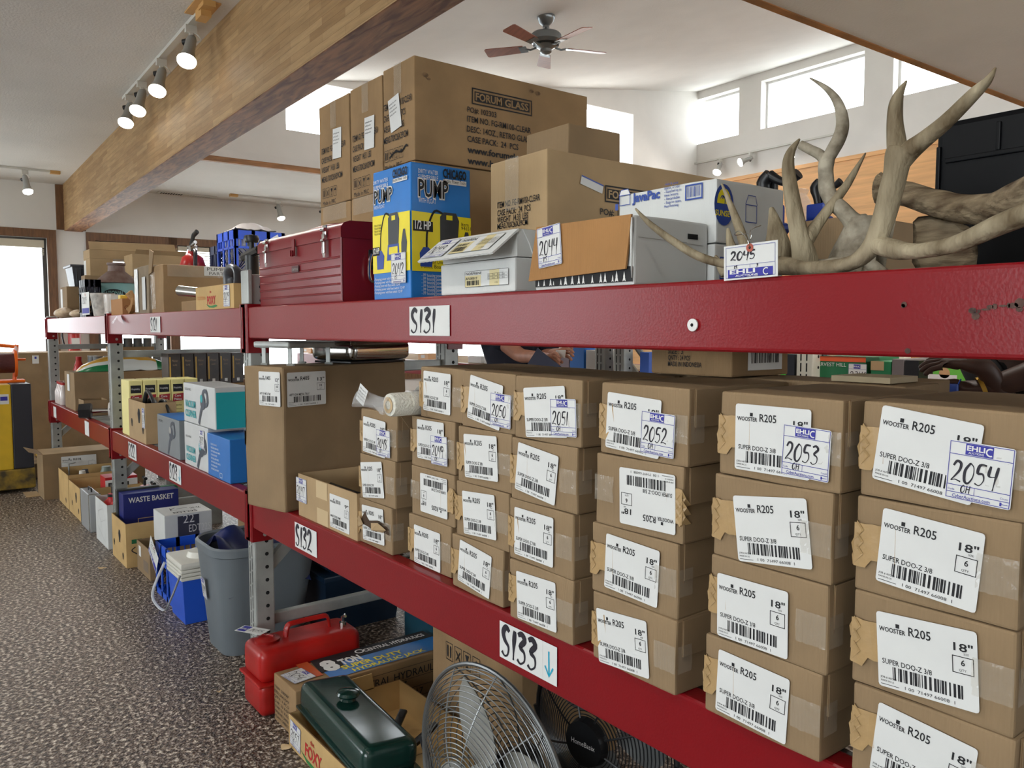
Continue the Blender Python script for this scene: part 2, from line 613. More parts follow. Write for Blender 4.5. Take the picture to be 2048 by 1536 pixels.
# far wall with two window groups
W1 = (-.12, 1.14, 0.75, 2.40)
W2 = (1.62, 2.42, 0.75, 2.40)
W3 = (2.50, 4.6, 0.75, 2.40)
W4 = (4.9, 7.6, 0.75, 2.40)
mb = MB()
wall_x(mb, XW - .2, YB, YF + .2, 0, 3.12, [W1, W2, W3, W4], .2)
struct('wall_far', mb, M_wall)
for i, w in enumerate((W1, W2, W3, W4)):
    f, sh = MB(), MB()
    a, c, z0, z1 = w
    k = .09
    f.box(XW - .02, XW + .03, a - k, c + k, z1, z1 + k)
    f.box(XW - .02, XW + .03, a - k, c + k, z0 - k, z0)
    f.box(XW - .02, XW + .03, a - k, a, z0, z1)
    f.box(XW - .02, XW + .03, c, c + k, z0, z1)
    fr = struct('window_%d' % (i + 1), f, M_fr)
    sh.box(XW - .12, XW - .06, a, c, z1 - .05, z1)
    sh.box(XW - .12, XW - .06, a, c, z0, z0 + .05)
    sh.box(XW - .12, XW - .06, a, a + .04, z0, z1)
    sh.box(XW - .12, XW - .06, c - .04, c, z0, z1)
    sh.build('sash', M_sash, fr)
    gl = MB().box(XW - .10, XW - .094, a, c, z0, z1)
    gl.build('pane', mat('window_glass', (240, 246, 248), 0.02, alpha=0.12, spec=0.5), fr)
    bl = MB()
    if i == 0:
        bl.box(XW - .04, XW + .02, a + .03, c - .03, z1 - .11, z1 - .03, 0)
        for q in range(6):
            bl.box(XW - .035, XW + .015, a + .03, c - .03, z1 - .13 - q * .012, z1 - .127 - q * .012, 0)
    else:
        bl.box(XW - .05, XW + .02, a + .02, c - .02, z1 - .06, z1 - .01, 0)
        for q in range(12 if i == 1 else 9):
            bl.box(XW - .045, XW + .012, a + .03, c - .03, z1 - .085 - q * .028, z1 - .079 - q * .028, 0)
    bl.build('blind', mat('blind_slats', (196, 188, 168), 0.55), fr)
    portal('daylight_%d' % i, (XW - .25, (a + c) / 2, (z0 + z1) / 2), (1, 0, 0), z1 - z0, c - a)
tr = MB()
tr.box(XW, XW + .03, 1.24, 1.53, ZL - .5, ZL - .005)
struct('trim_1', tr, M_fr)

# clerestory wall: wood panel below, white wall with a row of windows above
CL = [(-10.45, -9.03), (-8.70, -7.25), (-6.89, -5.42), (-5.06, -3.60)]
mb = MB()
hol = [(a, c, 4.07, 4.71) for a, c in CL]
ys = sorted({XW - .2, XB, *[h[0] for h in hol], *[h[1] for h in hol]})
for a, c in zip(ys, ys[1:]):
    h = [q for q in hol if q[0] <= a + 1e-6 and q[1] >= c - 1e-6]
    if h:
        mb.box(a, c, YF, YF + .2, 3.49, 4.07)
        mb.box(a, c, YF, YF + .2, 4.71, 4.90)
    else:
        mb.box(a, c, YF, YF + .2, 3.49, 4.90)
mb.box(XW - .2, XB, YF, YF + .2, 0, 3.49)
struct('wall_clerestory', mb, M_wall)
mb = MB()
mb.box(XW, XB, YF - .03, YF - .002, 0.0, 3.44)
mb.box(XW, XB, YF - .05, YF - .002, 3.44, 3.49)
struct('trim_2', mb, M_panel)
for i, (a, c) in enumerate(CL):
    f = MB()
    f.box(a, c, YF + .12, YF + .16, 4.07, 4.10)
    f.box(a, c, YF + .12, YF + .16, 4.68, 4.71)
    f.box(a, a + .03, YF + .12, YF + .16, 4.10, 4.68)
    f.box(c - .03, c, YF + .12, YF + .16, 4.10, 4.68)
    fr = struct('window_%d' % (i + 5), f, M_white)
    MB().box(a, c, YF + .14, YF + .145, 4.07, 4.71).build('pane', MATS['window_glass'], fr)
    portal('skylight_%d' % i, ((a + c) / 2, YF + .3, 4.39), (0, -1, 0), c - a, .64)

# end wall of the well (has windows too) and its near side above the beam
mb = MB()
wall_x(mb, WX0 - .2, 1.2, YF, ZL + .12, 4.95, [(3.03, 4.35, 3.40, 3.92), (4.75, 6.1, 3.4, 4.05), (6.5, 7.9, 3.4, 4.3)], .2)
wall_x(mb, WX1, 1.2, YF, ZL + .12, 4.95, [(2.0, 8.8, 3.25, 3.68)], .2)  # unseen opening, widened to throw daylight onto the opposite end wall
mb.box(WX0 - .2, WX1 + .2, 1.25, 1.45, ZL + .12, 3.75)
struct('wall_well', mb, M_wall)
for i, (a, c, z1) in enumerate(((3.03, 4.35, 3.92), (4.75, 6.1, 4.05), (6.5, 7.9, 4.3))):
    portal('end_daylight_%d' % i, (WX0 - .3, (a + c) / 2, (3.4 + z1) / 2), (1, 0, 0), z1 - 3.4, c - a)
portal('end_daylight_9', (WX1 + .3, 5.4, 3.465), (-1, 0, 0), .43, 6.8)
mb = MB()
mb.box(WX0 - .02, WX0 + .03, WY0, YF, ZL - .006, ZL + .045)
struct('trim_3', mb, M_trimw)
mb = MB()
mb.box(WX1 - .03, WX1 + .02, WY0, YF, ZL - .006, ZL + .045)
struct('trim_4', mb, M_trimw)

# laminated beam
mb = MB()
mb.rbox(XW, XB, 1.315, 1.50, 2.489, 3.4, .006)
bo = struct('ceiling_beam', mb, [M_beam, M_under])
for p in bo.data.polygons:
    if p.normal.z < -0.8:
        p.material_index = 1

# walls behind the camera; unseen window openings sized and placed to steer the daylight
mb = MB()
wall_x(mb, XB, YB, YF + .2, 0, 3.12, [(4.2, 8.6, 1.2, 2.6)], .2)
struct('wall_right', mb, M_wall)
portal('daylight_right_b', (XB + .3, 6.4, 1.9), (-1, 0, 0), 1.4, 4.4)
mb = MB()
hol = [(-9.6, -5.6, 0.8, 2.5), (-1.9, 2.4, 0.7, 2.7)]
ys = sorted({XW - .2, XB + .2, *[h[0] for h in hol], *[h[1] for h in hol]})
for a, c in zip(ys, ys[1:]):
    h = [q for q in hol if q[0] <= a + 1e-6 and q[1] >= c - 1e-6]
    if h:
        mb.box(a, c, YB - .2, YB, 0, h[0][2])
        mb.box(a, c, YB - .2, YB, h[0][3], 3.12)
    else:
        mb.box(a, c, YB - .2, YB, 0, 3.12)
struct('wall_near', mb, M_wall)
portal('daylight_near_a', (-7.6, YB - .3, 1.65), (0, 1, 0), 4.0, 1.7)
portal('daylight_near_b', (.25, YB - .3, 1.7), (0, 1, 0), 4.3, 2.0)

# ------------------------------------------------------------------ track lights
M_track = mat('track_white', (206, 204, 196), 0.4)
M_bulb = mat('lamp_lens', (255, 250, 238), 0.3, emit=9.0)
M_lampgrey = mat('lamp_body', (168, 168, 164), 0.35, metal=0.3)
M_gold = mat('gold_ochre_plastic', (206, 160, 96), 0.5)


def bpt(p):
    return BLD @ Vector(p)


def track(name, p0, p1, label, mount=None):
    p0, p1 = bpt(p0), bpt(p1)
    d = (p1 - p0).normalized()
    s = d.cross(Vector((0, 0, 1)))
    M = frame(p0, d, (0, 0, 1), -s if False else None)
    L = (p1 - p0).length
    e = empty(name, p0, label, 'track light rail', 'ceiling light tracks')
    e.rotation_euler = (0, 0, math.atan2(d.y, d.x))
    MB().box(0, L, -.018, .018, -.022, -.001).build('rail', M_track, e)
    MB().box(-.09, .0, -.03, .03, -.03, -.001).build('end_cap', M_gold, e)
    if mount:
        q = MB().box(mount, mount + .22, -.06, .06, -.008, -.001).box(mount + .05, mount + .15, -.025, .025, -.06, -.008)
        q.build('canopy', M_gold, e)
    return e


def track_head(root, aim, label, power=26, group='track spotlights', lens_r=.048, reach=.15):
    """root: where it clips on the rail; aim: direction the lamp looks"""
    root = bpt(root) - Vector((0, 0, .0012))
    a = (BLD.to_3x3() @ Vector(aim)).normalized()
    e = empty('track_spotlight', root, label, 'spotlight', group)
    MB().box(-.014, .014, -.028, .028, -.06, -.022).box(-.008, .008, -.010, .010, -.10, -.06).build('adapter', M_track, e)
    piv = Vector((0, 0, -.10))
    top, bot = piv - a * .03, piv + a * reach
    MB().tube([top, top + a * .02, bot - a * .06, bot], [.020, .026, .030, lens_r], 0, 16).build('lamp_body', M_lampgrey, e, smooth=True)
    q = a.orthogonal().normalized()
    L = frame(bot, q, a.cross(q))
    MB().lathe([(lens_r * .97, 0), (lens_r * .92, .012), (lens_r * .6, .024), (0, .03)], 20, 0, L).build('lamp_lens', M_bulb, e, smooth=True)
    MB().cyl(piv + q * .02, piv + q * .045, .016, .016, 0, 12).build('knob', M_black, e)
    MB().tube([(0.0, .01, -.05), (.035, .03, -.08), (.02, .04, -.10), piv], .003, 0, 6, k=4).build('cord', M_track, e)
    lamp('SPOT', 'spot_glow', root + bot + a * .04, power, .05, aim=root + bot + a * 1.0, spot=100)
    return e


def along(p0, p1, t):
    return tuple(Vector(p0).lerp(Vector(p1), t))


A0, A1 = (-4.21, 1.19, ZL), (-6.17, 1.19, ZL)
track('light_track', A0, A1, 'white light track with ochre end canopy running beside the big wood beam', mount=-.08)
for t, n in ((.13, 'nearest spotlight on the rail beside the wood beam'), (.46, 'second nearest spotlight on the rail beside the wood beam'),
             (.73, 'third spotlight along the rail beside the wood beam'), (.92, 'farthest spotlight on the rail beside the wood beam')):
    track_head(along(A0, A1, t), (.38, -.26, -.80), 'lit white ' + n, 24, lens_r=.05, reach=.14)
B0, B1 = (-9.45, 1.10, ZL), (-9.45, -3.4, ZL)
track('light_track', B0, B1, 'white light track on the low ceiling at the far left')
track_head((-9.45, 0.88, ZL), (0.45, .1, -1), 'lit spotlight hanging at the far left above the bright window', 24)
C0, C1 = (-9.8, 3.10, ZL), (-9.8, 8.5, ZL)
track('light_track', C0, C1, 'white light track on the ceiling behind the stacked cartons')
track_head((-9.8, 3.60, ZL), (0.35, .1, -1), 'lit white spotlight left of the tall cartons, the farther left of two', 24)
track_head((-9.8, 4.18, ZL), (0.35, .1, -1), 'lit white spotlight half hidden beside the tall cartons', 24)
T0, T1 = (-8.26, 9.16, 3.80), (-5.72, 9.16, 3.80)
track('light_track', T0, T1, 'light track along the clerestory wall above the orange wood')
for x, d, n in ((-8.14, (-.1, -.75, -.55), 'leftmost of the four spotlights under the clerestory windows'),
                (-7.50, (.1, -.6, -.8), 'second from left of the spotlights under the clerestory windows'),
                (-6.99, (-.45, -.75, -.35), 'third from left of the spotlights under the clerestory windows'),
                (-6.33, (.2, -.7, -.7), 'rightmost spotlight under the clerestory windows, beside an antler tip')):
    track_head((x, 9.135, 3.7985), d, 'lit ' + n, 18, lens_r=.06)
# unseen bare spots over the near aisle, more added to brighten the background
for x, y, p in ((-3.2, -0.5, 20), (-1.6, -0.5, 20), (-0.2, -0.4, 20), (-5.2, -0.5, 16), (-7.0, -0.5, 16), (-1.6, 2.9, 70), (-0.6, 3.1, 70), (-8.6, 2.6, 60), (-2.2, 5.0, 80)):
    q = bpt((x, y, ZL - .2))
    lamp('SPOT', 'unseen_aisle_spot', q, p, .06, aim=q + Vector((0, .55, -1)), spot=110)

# air vent
v = MB()
v.box(0, .12, 0, .66, -.012, -.001, 0)
for i in range(9):
    v.box(.015, .105, .03 + i * .028, .045 + i * .028, -.014, -.0122, 1)
for i in range(9):
    v.box(.015, .105, .34 + i * .03, .343 + i * .03, -.014, -.0122, 2)
o = v.build('air_vent', [M_track, M_hole, M_lampgrey])
o.matrix_world = BLD @ Matrix.Translation((-10.2, 2.28, ZL))
tag(o, 'slotted white air vent in the ceiling behind the wood beam', 'vent')

# ------------------------------------------------------------------ ceiling fan
fc = bpt((-5.61, 4.48, shed(4.48)))
fan = empty('ceiling_fan', fc, 'grey five-blade ceiling fan with reddish wood blades below the sloped ceiling', 'ceiling fan')
M_pewter = mat('pewter', (128, 134, 138), 0.3, metal=0.7)
M_blade = mat('mahogany_blade', (150, 92, 74), 0.38, var=0.1, vscale=6, stretch=(1, 8, 1), spec=0.6)
MB().lathe([(.078, .0), (.08, -.02), (.07, -.035), (.06, -.06), (.03, -.085), (.03, -.1)], 24).build('canopy', M_pewter, fan, smooth=True)
MB().cyl((0, 0, -.09), (0, 0, -.15), .012, .012).build('downrod', M_pewter, fan, smooth=True)
MB().lathe([(.05, -.145), (.12, -.15), (.135, -.165), (.137, -.215), (.12, -.235), (.10, -.25), (.085, -.265), (.05, -.285), (.05, -.31), (.03, -.325), (.0, -.33)], 28).build('motor_housing', M_pewter, fan, smooth=True)
MB().lathe([(.112, -.238), (.114, -.252), (.09, -.256)], 28).build('vent_band', M_black, fan)
for k in range(5):
    a = math.radians(-2 + 72 * k)
    R = Matrix.Rotation(a, 4, 'Z') @ Matrix.Translation((0, 0, -.262))
    tl = Matrix.Rotation(math.radians(13), 4, 'X')
    MB().tube([(.09, 0, 0), (.14, 0, -.012), (.19, 0, .0)], .009, 0, 8, M=R).box(.17, .24, -.045, .045, -.006, -.002, 0, R @ tl).build('blade_arm', M_pewter, fan, smooth=True)
    MB().prism([(.20, -.05), (.54, -.065), (.555, -.05), (.555, .05), (.54, .065), (.20, .05)], -.002, .004, 0, R @ tl).build('blade', M_blade, fan)
# ------------------------------------------------------------------ printed matter shared by many things
def paper(mb, w, h, r=0.004, mi=0, M=None, z=0.0004):
    a, b = w / 2, h / 2
    pts = []
    for cx, cy, a0 in ((a - r, b - r, 0), (-a + r, b - r, 90), (-a + r, -b + r, 180), (a - r, -b + r, 270)):
        for k in (0, 45, 90):
            t = math.radians(a0 + k)
            pts.append((cx + r * math.cos(t), cy + r * math.sin(t)))
    mb.poly(pts, mi, M, z)


ZI = 0.0009      # ink lies this far above the surface


def shipping_label(M=None, name='R205', size='18"', qty='6', line='SUPER DOO-Z 3/8', mb=None, w=.129, h=.102, seed=3):
    mb = mb or MB()
    paper(mb, w, h, .004, 0, M)
    sx, sy = w / .129, h / .102
    T = lambda s, x, y, z, **k: mb.text(s, x * sx, y * sy, z * sy, 1, ZI, M, **k)
    T('WOOSTER', -.061, .0255, .0088, bold=.02, width=.036 * sx)
    mb.rect(-.038 * sx, .033 * sy, -.033 * sx, .0385 * sy, ZI, 1, M)
    T(name, -.021, .0265, .0165, bold=.012, width=.029 * sx)
    T(size, .036, .0225, .0145, bold=.015, width=.0235 * sx)
    T('SIZE', .048, .0185, .0035)
    mb.frame_rect(.034 * sx, -.006 * sy, .060 * sx, .016 * sy, .0010, ZI, 1, M)
    T(qty, .047, .0045, .0105, bold=.02, align='C')
    T('QTY.', .047, -.003, .0045, align='C')
    T(line, -.058, -.0185, .0098, bold=.008, width=.066 * sx)
    mb.barcode(-.044 * sx, -.0385 * sy, .047 * sx, -.021 * sy, 1, ZI, M, seed)
    T('JOB # 467260', -.061, -.039, .0038)
    T('MADE IN US', -.061, -.0435, .0034)
    mb.rect(-.061 * sx, -.0475 * sy, -.036 * sx, -.0468 * sy, ZI, 1, M)
    T('1 00  71497 66008  1', -.028, -.0475, .0062, width=.064 * sx)
    return mb


def lot_sticker(num, parent, M, code='OH', s=1.0, w=.076, h=.074):
    mb = MB()
    M = M @ Matrix.Scale(s, 4)
    paper(mb, w, h, .003, 0, M, .0012)
    z = .0017
    a, b = w / 2, h / 2
    mb.frame_rect(-a + .0012, -b + .0012, a - .0012, b - .0012, .0008, z, 1, M)
    for y in (.53, -.52, -.77):
        mb.rect(-a + .0012, b * y, a - .0012, b * y + .0008, z, 1, M)
    mb.rect(-.004, -.77 * b, -.0035, -.52 * b, z, 1, M)
    mb.rect(-.018, b * .57, .014, b * .94, z, 1, M)
    mb.text('EHLI', -.0165, b * .72, .0088, 3, z + .0003, M, bold=.03, width=.021)
    mb.text('AUCTIONS', -.0145, b * .61, .0036, 3, z + .0003, M, bold=.01, width=.018)
    mb.ring(.0105, b * .755, .0035, .0052, z + .0003, 3, M, 14, math.radians(60), math.radians(300))
    mb.hand(num, -a * .86, -b * .40, h * .36, .0031, 2, z, M, sx=.74 * w / .076)
    mb.hand(code, -.020, -b * .73, h * .13, .0015, 2, z, M, sx=.9)
    mb.text('Code', -a + .003, -b * .70, .0036, 1, z, M)
    mb.text('Count', a - .003, -b * .70, .0036, 1, z, M, align='R')
    mb.text('CyberAuctions.com', -.029, -b * .93, .0062, 1, z, M, bold=.01, width=.044)
    mb.rect(a * .68, -b * .92, a * .74, -b * .80, z, 1, M)
    mb.rect(a * .74, -b * .87, a * .92, -b * .85, z, 1, M)
    return mb.build('lot_sticker', [M_paper, M_blue, M_marker, M_white], parent)


def on_face(base, u, v, ang=0.0, out=0.0):
    return base @ Matrix.Translation((u, v, out)) @ Matrix.Rotation(math.radians(ang), 4, 'Z')


# ------------------------------------------------------------------ pallet rack
BX = [(-2.955, -.16), (-5.385, -3.032), (-7.805, -5.462)]      # beams of the three bays, nearest first
PX = [-.13, -3.03, -5.46, -7.88]                          # uprights (left face of each post)
PW, PD = .072, .075
Z_UP, Z_LO = (1.362, 1.478), (.646, .772)
rack = empty('pallet_rack', (-4, 1.05, 0), 'grey and red steel pallet rack of three bays carrying the auction lots', 'pallet rack')
RI = Matrix.Translation((4, -1.05, 0))


def rpart(mb, name, mats, parent=rack, smooth=False):
    return mb.build(name, mats, parent, smooth=smooth, M=RI if parent is rack else None)


for i, x in enumerate(PX):
    for yy in (1.056, 1.915):
        top = 1.70 if (i == 1 and yy < 1.5) else 1.66
        if yy < 1.5:
            top = (1.62, 1.60, 1.50, 1.50)[i]
        mb = MB()
        mb.rbox(x, x + PW, yy, yy + PD, 0.006, top, .006)
        if i == 1 and yy < 1.5:
            mb.rbox(x + .004, x + PW + .01, yy - .006, yy + .01, 1.49, 1.615, .004)
        k = 0
        z = .03
        while z < top - .03:
            mb.disc(0, 0, .0075, 0, 1, SIDE(x + PW + .0006, yy + PD * .62, z), 10)
            for dx in (.018, .04):
                mb.rect(x + dx, z - .022 + .012 * (dx > .03), x + dx + .005, z + .022 + .012 * (dx > .03), 0, 1, frame((0, yy - .0006, 0), (1, 0, 0), (0, 0, 1)))
            z += .0508
        mb.box(x - .008, x + PW + .012, yy - .008, yy + PD + .02, 0, .007)
        rpart(mb, 'upright_post', [M_grey, M_hole])
    for (ya, za, yb, zb) in ((1.12, .27, 1.92, .27), (1.12, .48, 1.92, 1.22), (1.12, 1.24, 1.92, 1.24)):
        mb = MB()
        p, q = Vector((x + .036, ya, za)), Vector((x + .036, yb, zb))
        d = (q - p).normalized()
        F = frame(p, d, Vector((0, -d.z, d.y)) if abs(d.z) > 1e-3 else (0, 0, 1))
        mb.rbox(0, (q - p).length, -.022, .022, -.016, .016, .004, 0, F)
        rpart(mb, 'brace', M_grey)

M_redr = mat('rack_red_reflective', (132, 22, 32), 0.2, var=0.04, vscale=2, bump=0.03, bscale=150, spec=0.6)
CARDS = {(0, 'up'): ('S131', -1.687, .186, .073), (0, 'lo'): ('S132', -2.46, .175, .085), (1, 'up'): ('S121', -4.27, .19, .078),
         (1, 'lo'): ('S122', -4.85, .19, .09)}
MORE = {(0, 'lo'): ('S133', -1.30, .195, .083), (1, 'lo'): ('S123', -3.99, .20, .09)}


def shelf_card(txt, x, zc, w, h, parent, arrow=False, y=1.0475):
    M = FRONT(x, y, zc)
    mb = MB()
    mb.rect(-w / 2, -h / 2, w / 2, h / 2, 0, 0, M)
    wt = w * (.74 if arrow else .86)
    mb.hand(txt, -w * .46, -h * .40, h * .80, h * .15, 1, .0006, M, sx=wt / (h * .8 * 2.7), slant=.02)
    if arrow:
        mb.rect(w * .27, -h / 2, w * .272, h / 2, .0006, 2, M)
        mb.stroke([(w * .37, h * .3), (w * .375, -h * .32)], h * .055, 3, .0006, M)
        mb.stroke([(w * .31, -h * .1), (w * .375, -h * .34), (w * .44, -h * .08)], h * .055, 3, .0009, M, k=1)
    return mb.build('shelf_card', [M_paper, M_marker, M_lampgrey, mat('cyan_marker', (30, 160, 190), .6)], parent)


for bi, (xa, xb) in enumerate(BX):
    for lev, (za, zb) in (('up', Z_UP), ('lo', Z_LO)):
        for yy in (1.05, 1.935):
            mb = MB()
            front = yy < 1.5
            x0, x1 = xa, xb
            if front:
                mb.rbox(x0, x1, yy, yy + .045, za, zb, .007, 0, seg=3)
                mb.box(x0, x1, yy + .045, yy + .062, za, zb - .04)
            else:
                mb.rbox(x0, x1, yy, yy + .045, za, zb, .007, 0, seg=3)
            bm_ = rpart(mb, 'beam', M_red, smooth=False)
            # end plates hooked on the posts
            for x, sgn in ((x0, -1), (x1, 1)):
                q = MB()
                px = x + (-.062 if sgn < 0 else .002)
                yq = yy - .006 if front else yy + .046
                q.rbox(px, px + .06, yq, yq + .006, za - .055, zb + .012, .002)
                xs = x - .002 if sgn < 0 else x + .001
                q.rbox(xs, xs + .005, yy - .004, yy + .075, za - .055, zb + .012, .002)
                if front and sgn < 0:
                    q.disc(0, 0, .008, 0, 1, SIDE(xs + .0056, yy + .045, za - .03), 10)
                    q.rbox(px + .022, px + .032, yq - .006, yq, za - .04, zb, .002)
                q.build('end_plate', [M_red, M_lampgrey], bm_)
            if front:
                for dct in (CARDS, MORE):
                    if (bi, lev) in dct:
                        t, cx, w, h = dct[(bi, lev)]
                        shelf_card(t, cx, (za + zb) / 2 - (.002 if lev == 'up' else .001), w, h, bm_, arrow=t in ('S133', 'S123'))
            if front and bi == 2 and lev == 'lo':
                MB().rect(-7.62, .66, -7.48, .75, 0, 0, frame((0, 1.0475, 0), (1, 0, 0), (0, 0, 1))).build('shelf_card', M_paper, bm_)
                MB().rect(-6.25, .655, -6.10, .755, 0, 0, frame((0, 1.0475, 0), (1, 0, 0), (0, 0, 1))).build('shelf_card', M_paper, bm_)
            if front and bi == 0 and lev == 'up':
                q = MB()
                F = FRONT(V(1388, 650, Y=1.05).x, 1.048, V(1388, 650, Y=1.05).z)
                q.lathe([(.0, .003), (.004, .003), (.0105, .0025), (.0105, 0)], 18, 0, F)
                q.disc(0, 0, .003, .0036, 1, F, 10)
                q.build('washer', [M_white, M_hole], bm_)
                q = MB()
                R = random.Random(5)
                for k in range(9):
                    p = V(1945 + k * 12 + R.uniform(-3, 3), 618 - (k * .6) + R.uniform(-5, 6), Y=1.05)
                    q.disc(p.x, p.z, R.uniform(.002, .006), 0, 0, frame((0, 1.0488, 0), (1, 0, 0), (0, 0, 1)), 7, ry=R.uniform(.001, .004))
                for u, vv, r in ((1952, 632, .005), (1809, 609, .004), (1807, 612, .003), (1816, 702, .004), (2040, 606, .006)):
                    p = V(u, vv, Y=1.05)
                    q.disc(p.x, p.z, r, 0, 0, frame((0, 1.0488, 0), (1, 0, 0), (0, 0, 1)), 7)
                q.build('scuff_marks', mat('rust_scuff', (84, 60, 52), .8, var=.3, vscale=80), bm_)
    # wire decks
    for zt in (1.478, .772):
        mb = MB()
        x = xa + .03
        while x < xb - .02:
            mb.tube([(x, 1.098, zt - .006), (x, 1.932, zt - .006)], .0042, 0, 5)
            x += .046
        for y in (1.12, 1.28, 1.5, 1.72, 1.9):
            mb.tube([(xa + .02, y, zt - .0135), (xb - .02, y, zt - .0135)], .0035, 0, 5)
        rpart(mb, 'wire_deck', M_grey)

DK_UP, DK_LO = 1.4785, .7725       # what stands on the decks starts here

# ------------------------------------------------------------------ the R205 cartons on the lower shelf
RW, RH, RD = .207, .1318, .285
VAR = []
for k in range(4):
    mb = MB()
    mb.rbox(-RW / 2, RW / 2, 0, RD, 0, RH, .004, 0, jit=.0022, seed=k + 1, cuts=3)
    # lapped flap on the side and the seam where the end flaps meet
    S_ = SIDE(RW / 2, 0, 0)
    mb.rbox(.014, RD - .02, RH * .50, RH - .002, -.001, .0030, .001, 0, S_)
    mb.box(.0125, .0145, RH * .46, RH, .0018, .0021, 1, S_)
    body = mb
    VAR.append(body)
box_me = []
for k, b_ in enumerate(VAR):
    o = b_.build('carton', [M_card, M_edge])
    box_me.append(o.data)
    bpy.data.objects.remove(o)
label_me = []
for s_ in range(2):
    o = shipping_label(seed=3).build('shipping_label', [M_paper, M_ink])
    label_me.append(o.data)
    bpy.data.objects.remove(o)
# paper tape strip round the left edge, frayed; clear tape strip, crumpled, at the right
tape_me, ctape_me = [], []
for k in range(3):
    R = random.Random(40 + k)
    mb = MB()
    z0, z1 = RH * (.30 + .04 * k), RH * (.70 + .02 * k)
    F = FRONT(0, -.0032, 0)
    n = 7
    top = [(-RW / 2 + .058 * i / n, z1 + R.uniform(-.001, .001)) for i in range(n + 1)]
    bot = [(-RW / 2 + .058 * i / n, z0 + R.uniform(-.0015, .0015) - (.012 if i < 3 else 0.0)) for i in range(n + 1)]
    mb.add([(p[0], p[1], R.uniform(0, .0012)) for p in top + bot], [(i, n + 1 + i, n + 2 + i, i + 1) for i in range(n)], 0, F)
    for q in range(3):
        zz = z0 + (z1 - z0) * (q + .1) / 3
        mb.add([(-RW / 2 - R.uniform(.002, .007), zz, -.004), (-RW / 2 + .004, zz + .018, .0015), (-RW / 2 + .014, zz + .006, .0015), (-RW / 2 - .001, zz - .012, .001),
                (-RW / 2 - .003, zz + .014, -.02)], [(0, 3, 2, 1), (0, 1, 4)], 0, F)
    o = mb.build('packing_tape', M_ktape)
    tape_me.append(o.data)
    bpy.data.objects.remove(o)
    mb = MB()

    def wr(u, v, R=R, k=k):
        x = RW / 2 - .048 + .048 * u
        z = RH * (.30 + .36 * v)
        return Vector((x, z, .0007 + .0055 * abs(noise.noise(Vector((u * 4 + k * 5, v * 3.0, k)))) * (1 if u < .97 else 0)))
    mb.grid(wr, 12, 8, 0, FRONT(0, -.003, 0))
    mb.grid(lambda u, v: Vector((.0 + .035 * u, RH * (.30 + .36 * v), .0038 + .001 * noise.noise(Vector((u * 5, v * 5, k))))), 6, 6, 0, SIDE(RW / 2, 0, 0))
    o = mb.build('clear_tape', M_ctape, smooth=True)
    ctape_me.append(o.data)
    bpy.data.objects.remove(o)

CY = dict(A=1.07, B=1.086, C=1.06, D=1.04, E=1.034, F=1.034, G=1.052)
# column, level, x, label (u, v, angle), lot sticker (u, v, angle)
R205 = [('A', 0, -2.026, (0.0, .067, 3.4), None), ('A', 1, -2.005, (-.023, .064, 8), None), ('A', 2, -1.994, (-.019, .057, -2.8), (.036, .045, 0)),
        ('B', 0, -1.753, (-.007, .055, 0), None), ('B', 1, -1.738, (.012, .067, 180.4), None), ('B', 2, -1.735, (-.005, .075, .5), (.039, .055, 1.6)), ('B', 3, -1.69, (-.018, .069, -1.9), None),
        ('C', 0, -1.502, (-.006, .066, -6.3), None), ('C', 1, -1.483, (-.006, .065, 4.3), None), ('C', 2, -1.474, (-.008, .068, 3.1), None), ('C', 3, -1.459, (-.006, .064, -8.7), (.057, .05, -2.1)),
        ('D', 0, -1.247, (-.01, .062, 2.6), None), ('D', 1, -1.249, (-.017, .064, -.4), None), ('D', 2, -1.24, (-.017, .066, -6.8), None), ('D', 3, -1.228, (-.002, .062, 5.2), (.056, .056, 2.8)),
        ('E', 0, -.98, (-.023, .056, 5), None), ('E', 1, -.982, (0, .064, -2.7), None), ('E', 2, -.972, (.025, .064, 181.3), None), ('E', 3, -.962, (-.02, .061, -3.1), (.04, .05, -2.2)),
        ('F', 0, -.712, (-.013, .060, -2.7), None), ('F', 1, -.706, (-.022, .055, .9), None), ('F', 2, -.702, (.006, .060, 7.5), None), ('F', 3, -.692, (-.007, .064, 0), (.051, .053, -2.3)),
        ('G', 0, -.468, (-.006, .060, -5.9), None), ('G', 1, -.472, (-.001, .064, 4), None), ('G', 2, -.472, (-.003, .066, -4.5), None), ('G', 3, -.468, (-.015, .070, -6.9), (.052, .053, -3.1))]
NUM = dict(A='2048', B='2049', C='2050', D='2051', E='2052', F='2053', G='2054')
LVN = {3: ('bottom', 'middle'), 4: ('bottom', 'second from bottom', 'third from bottom')}
Rn = random.Random(11)
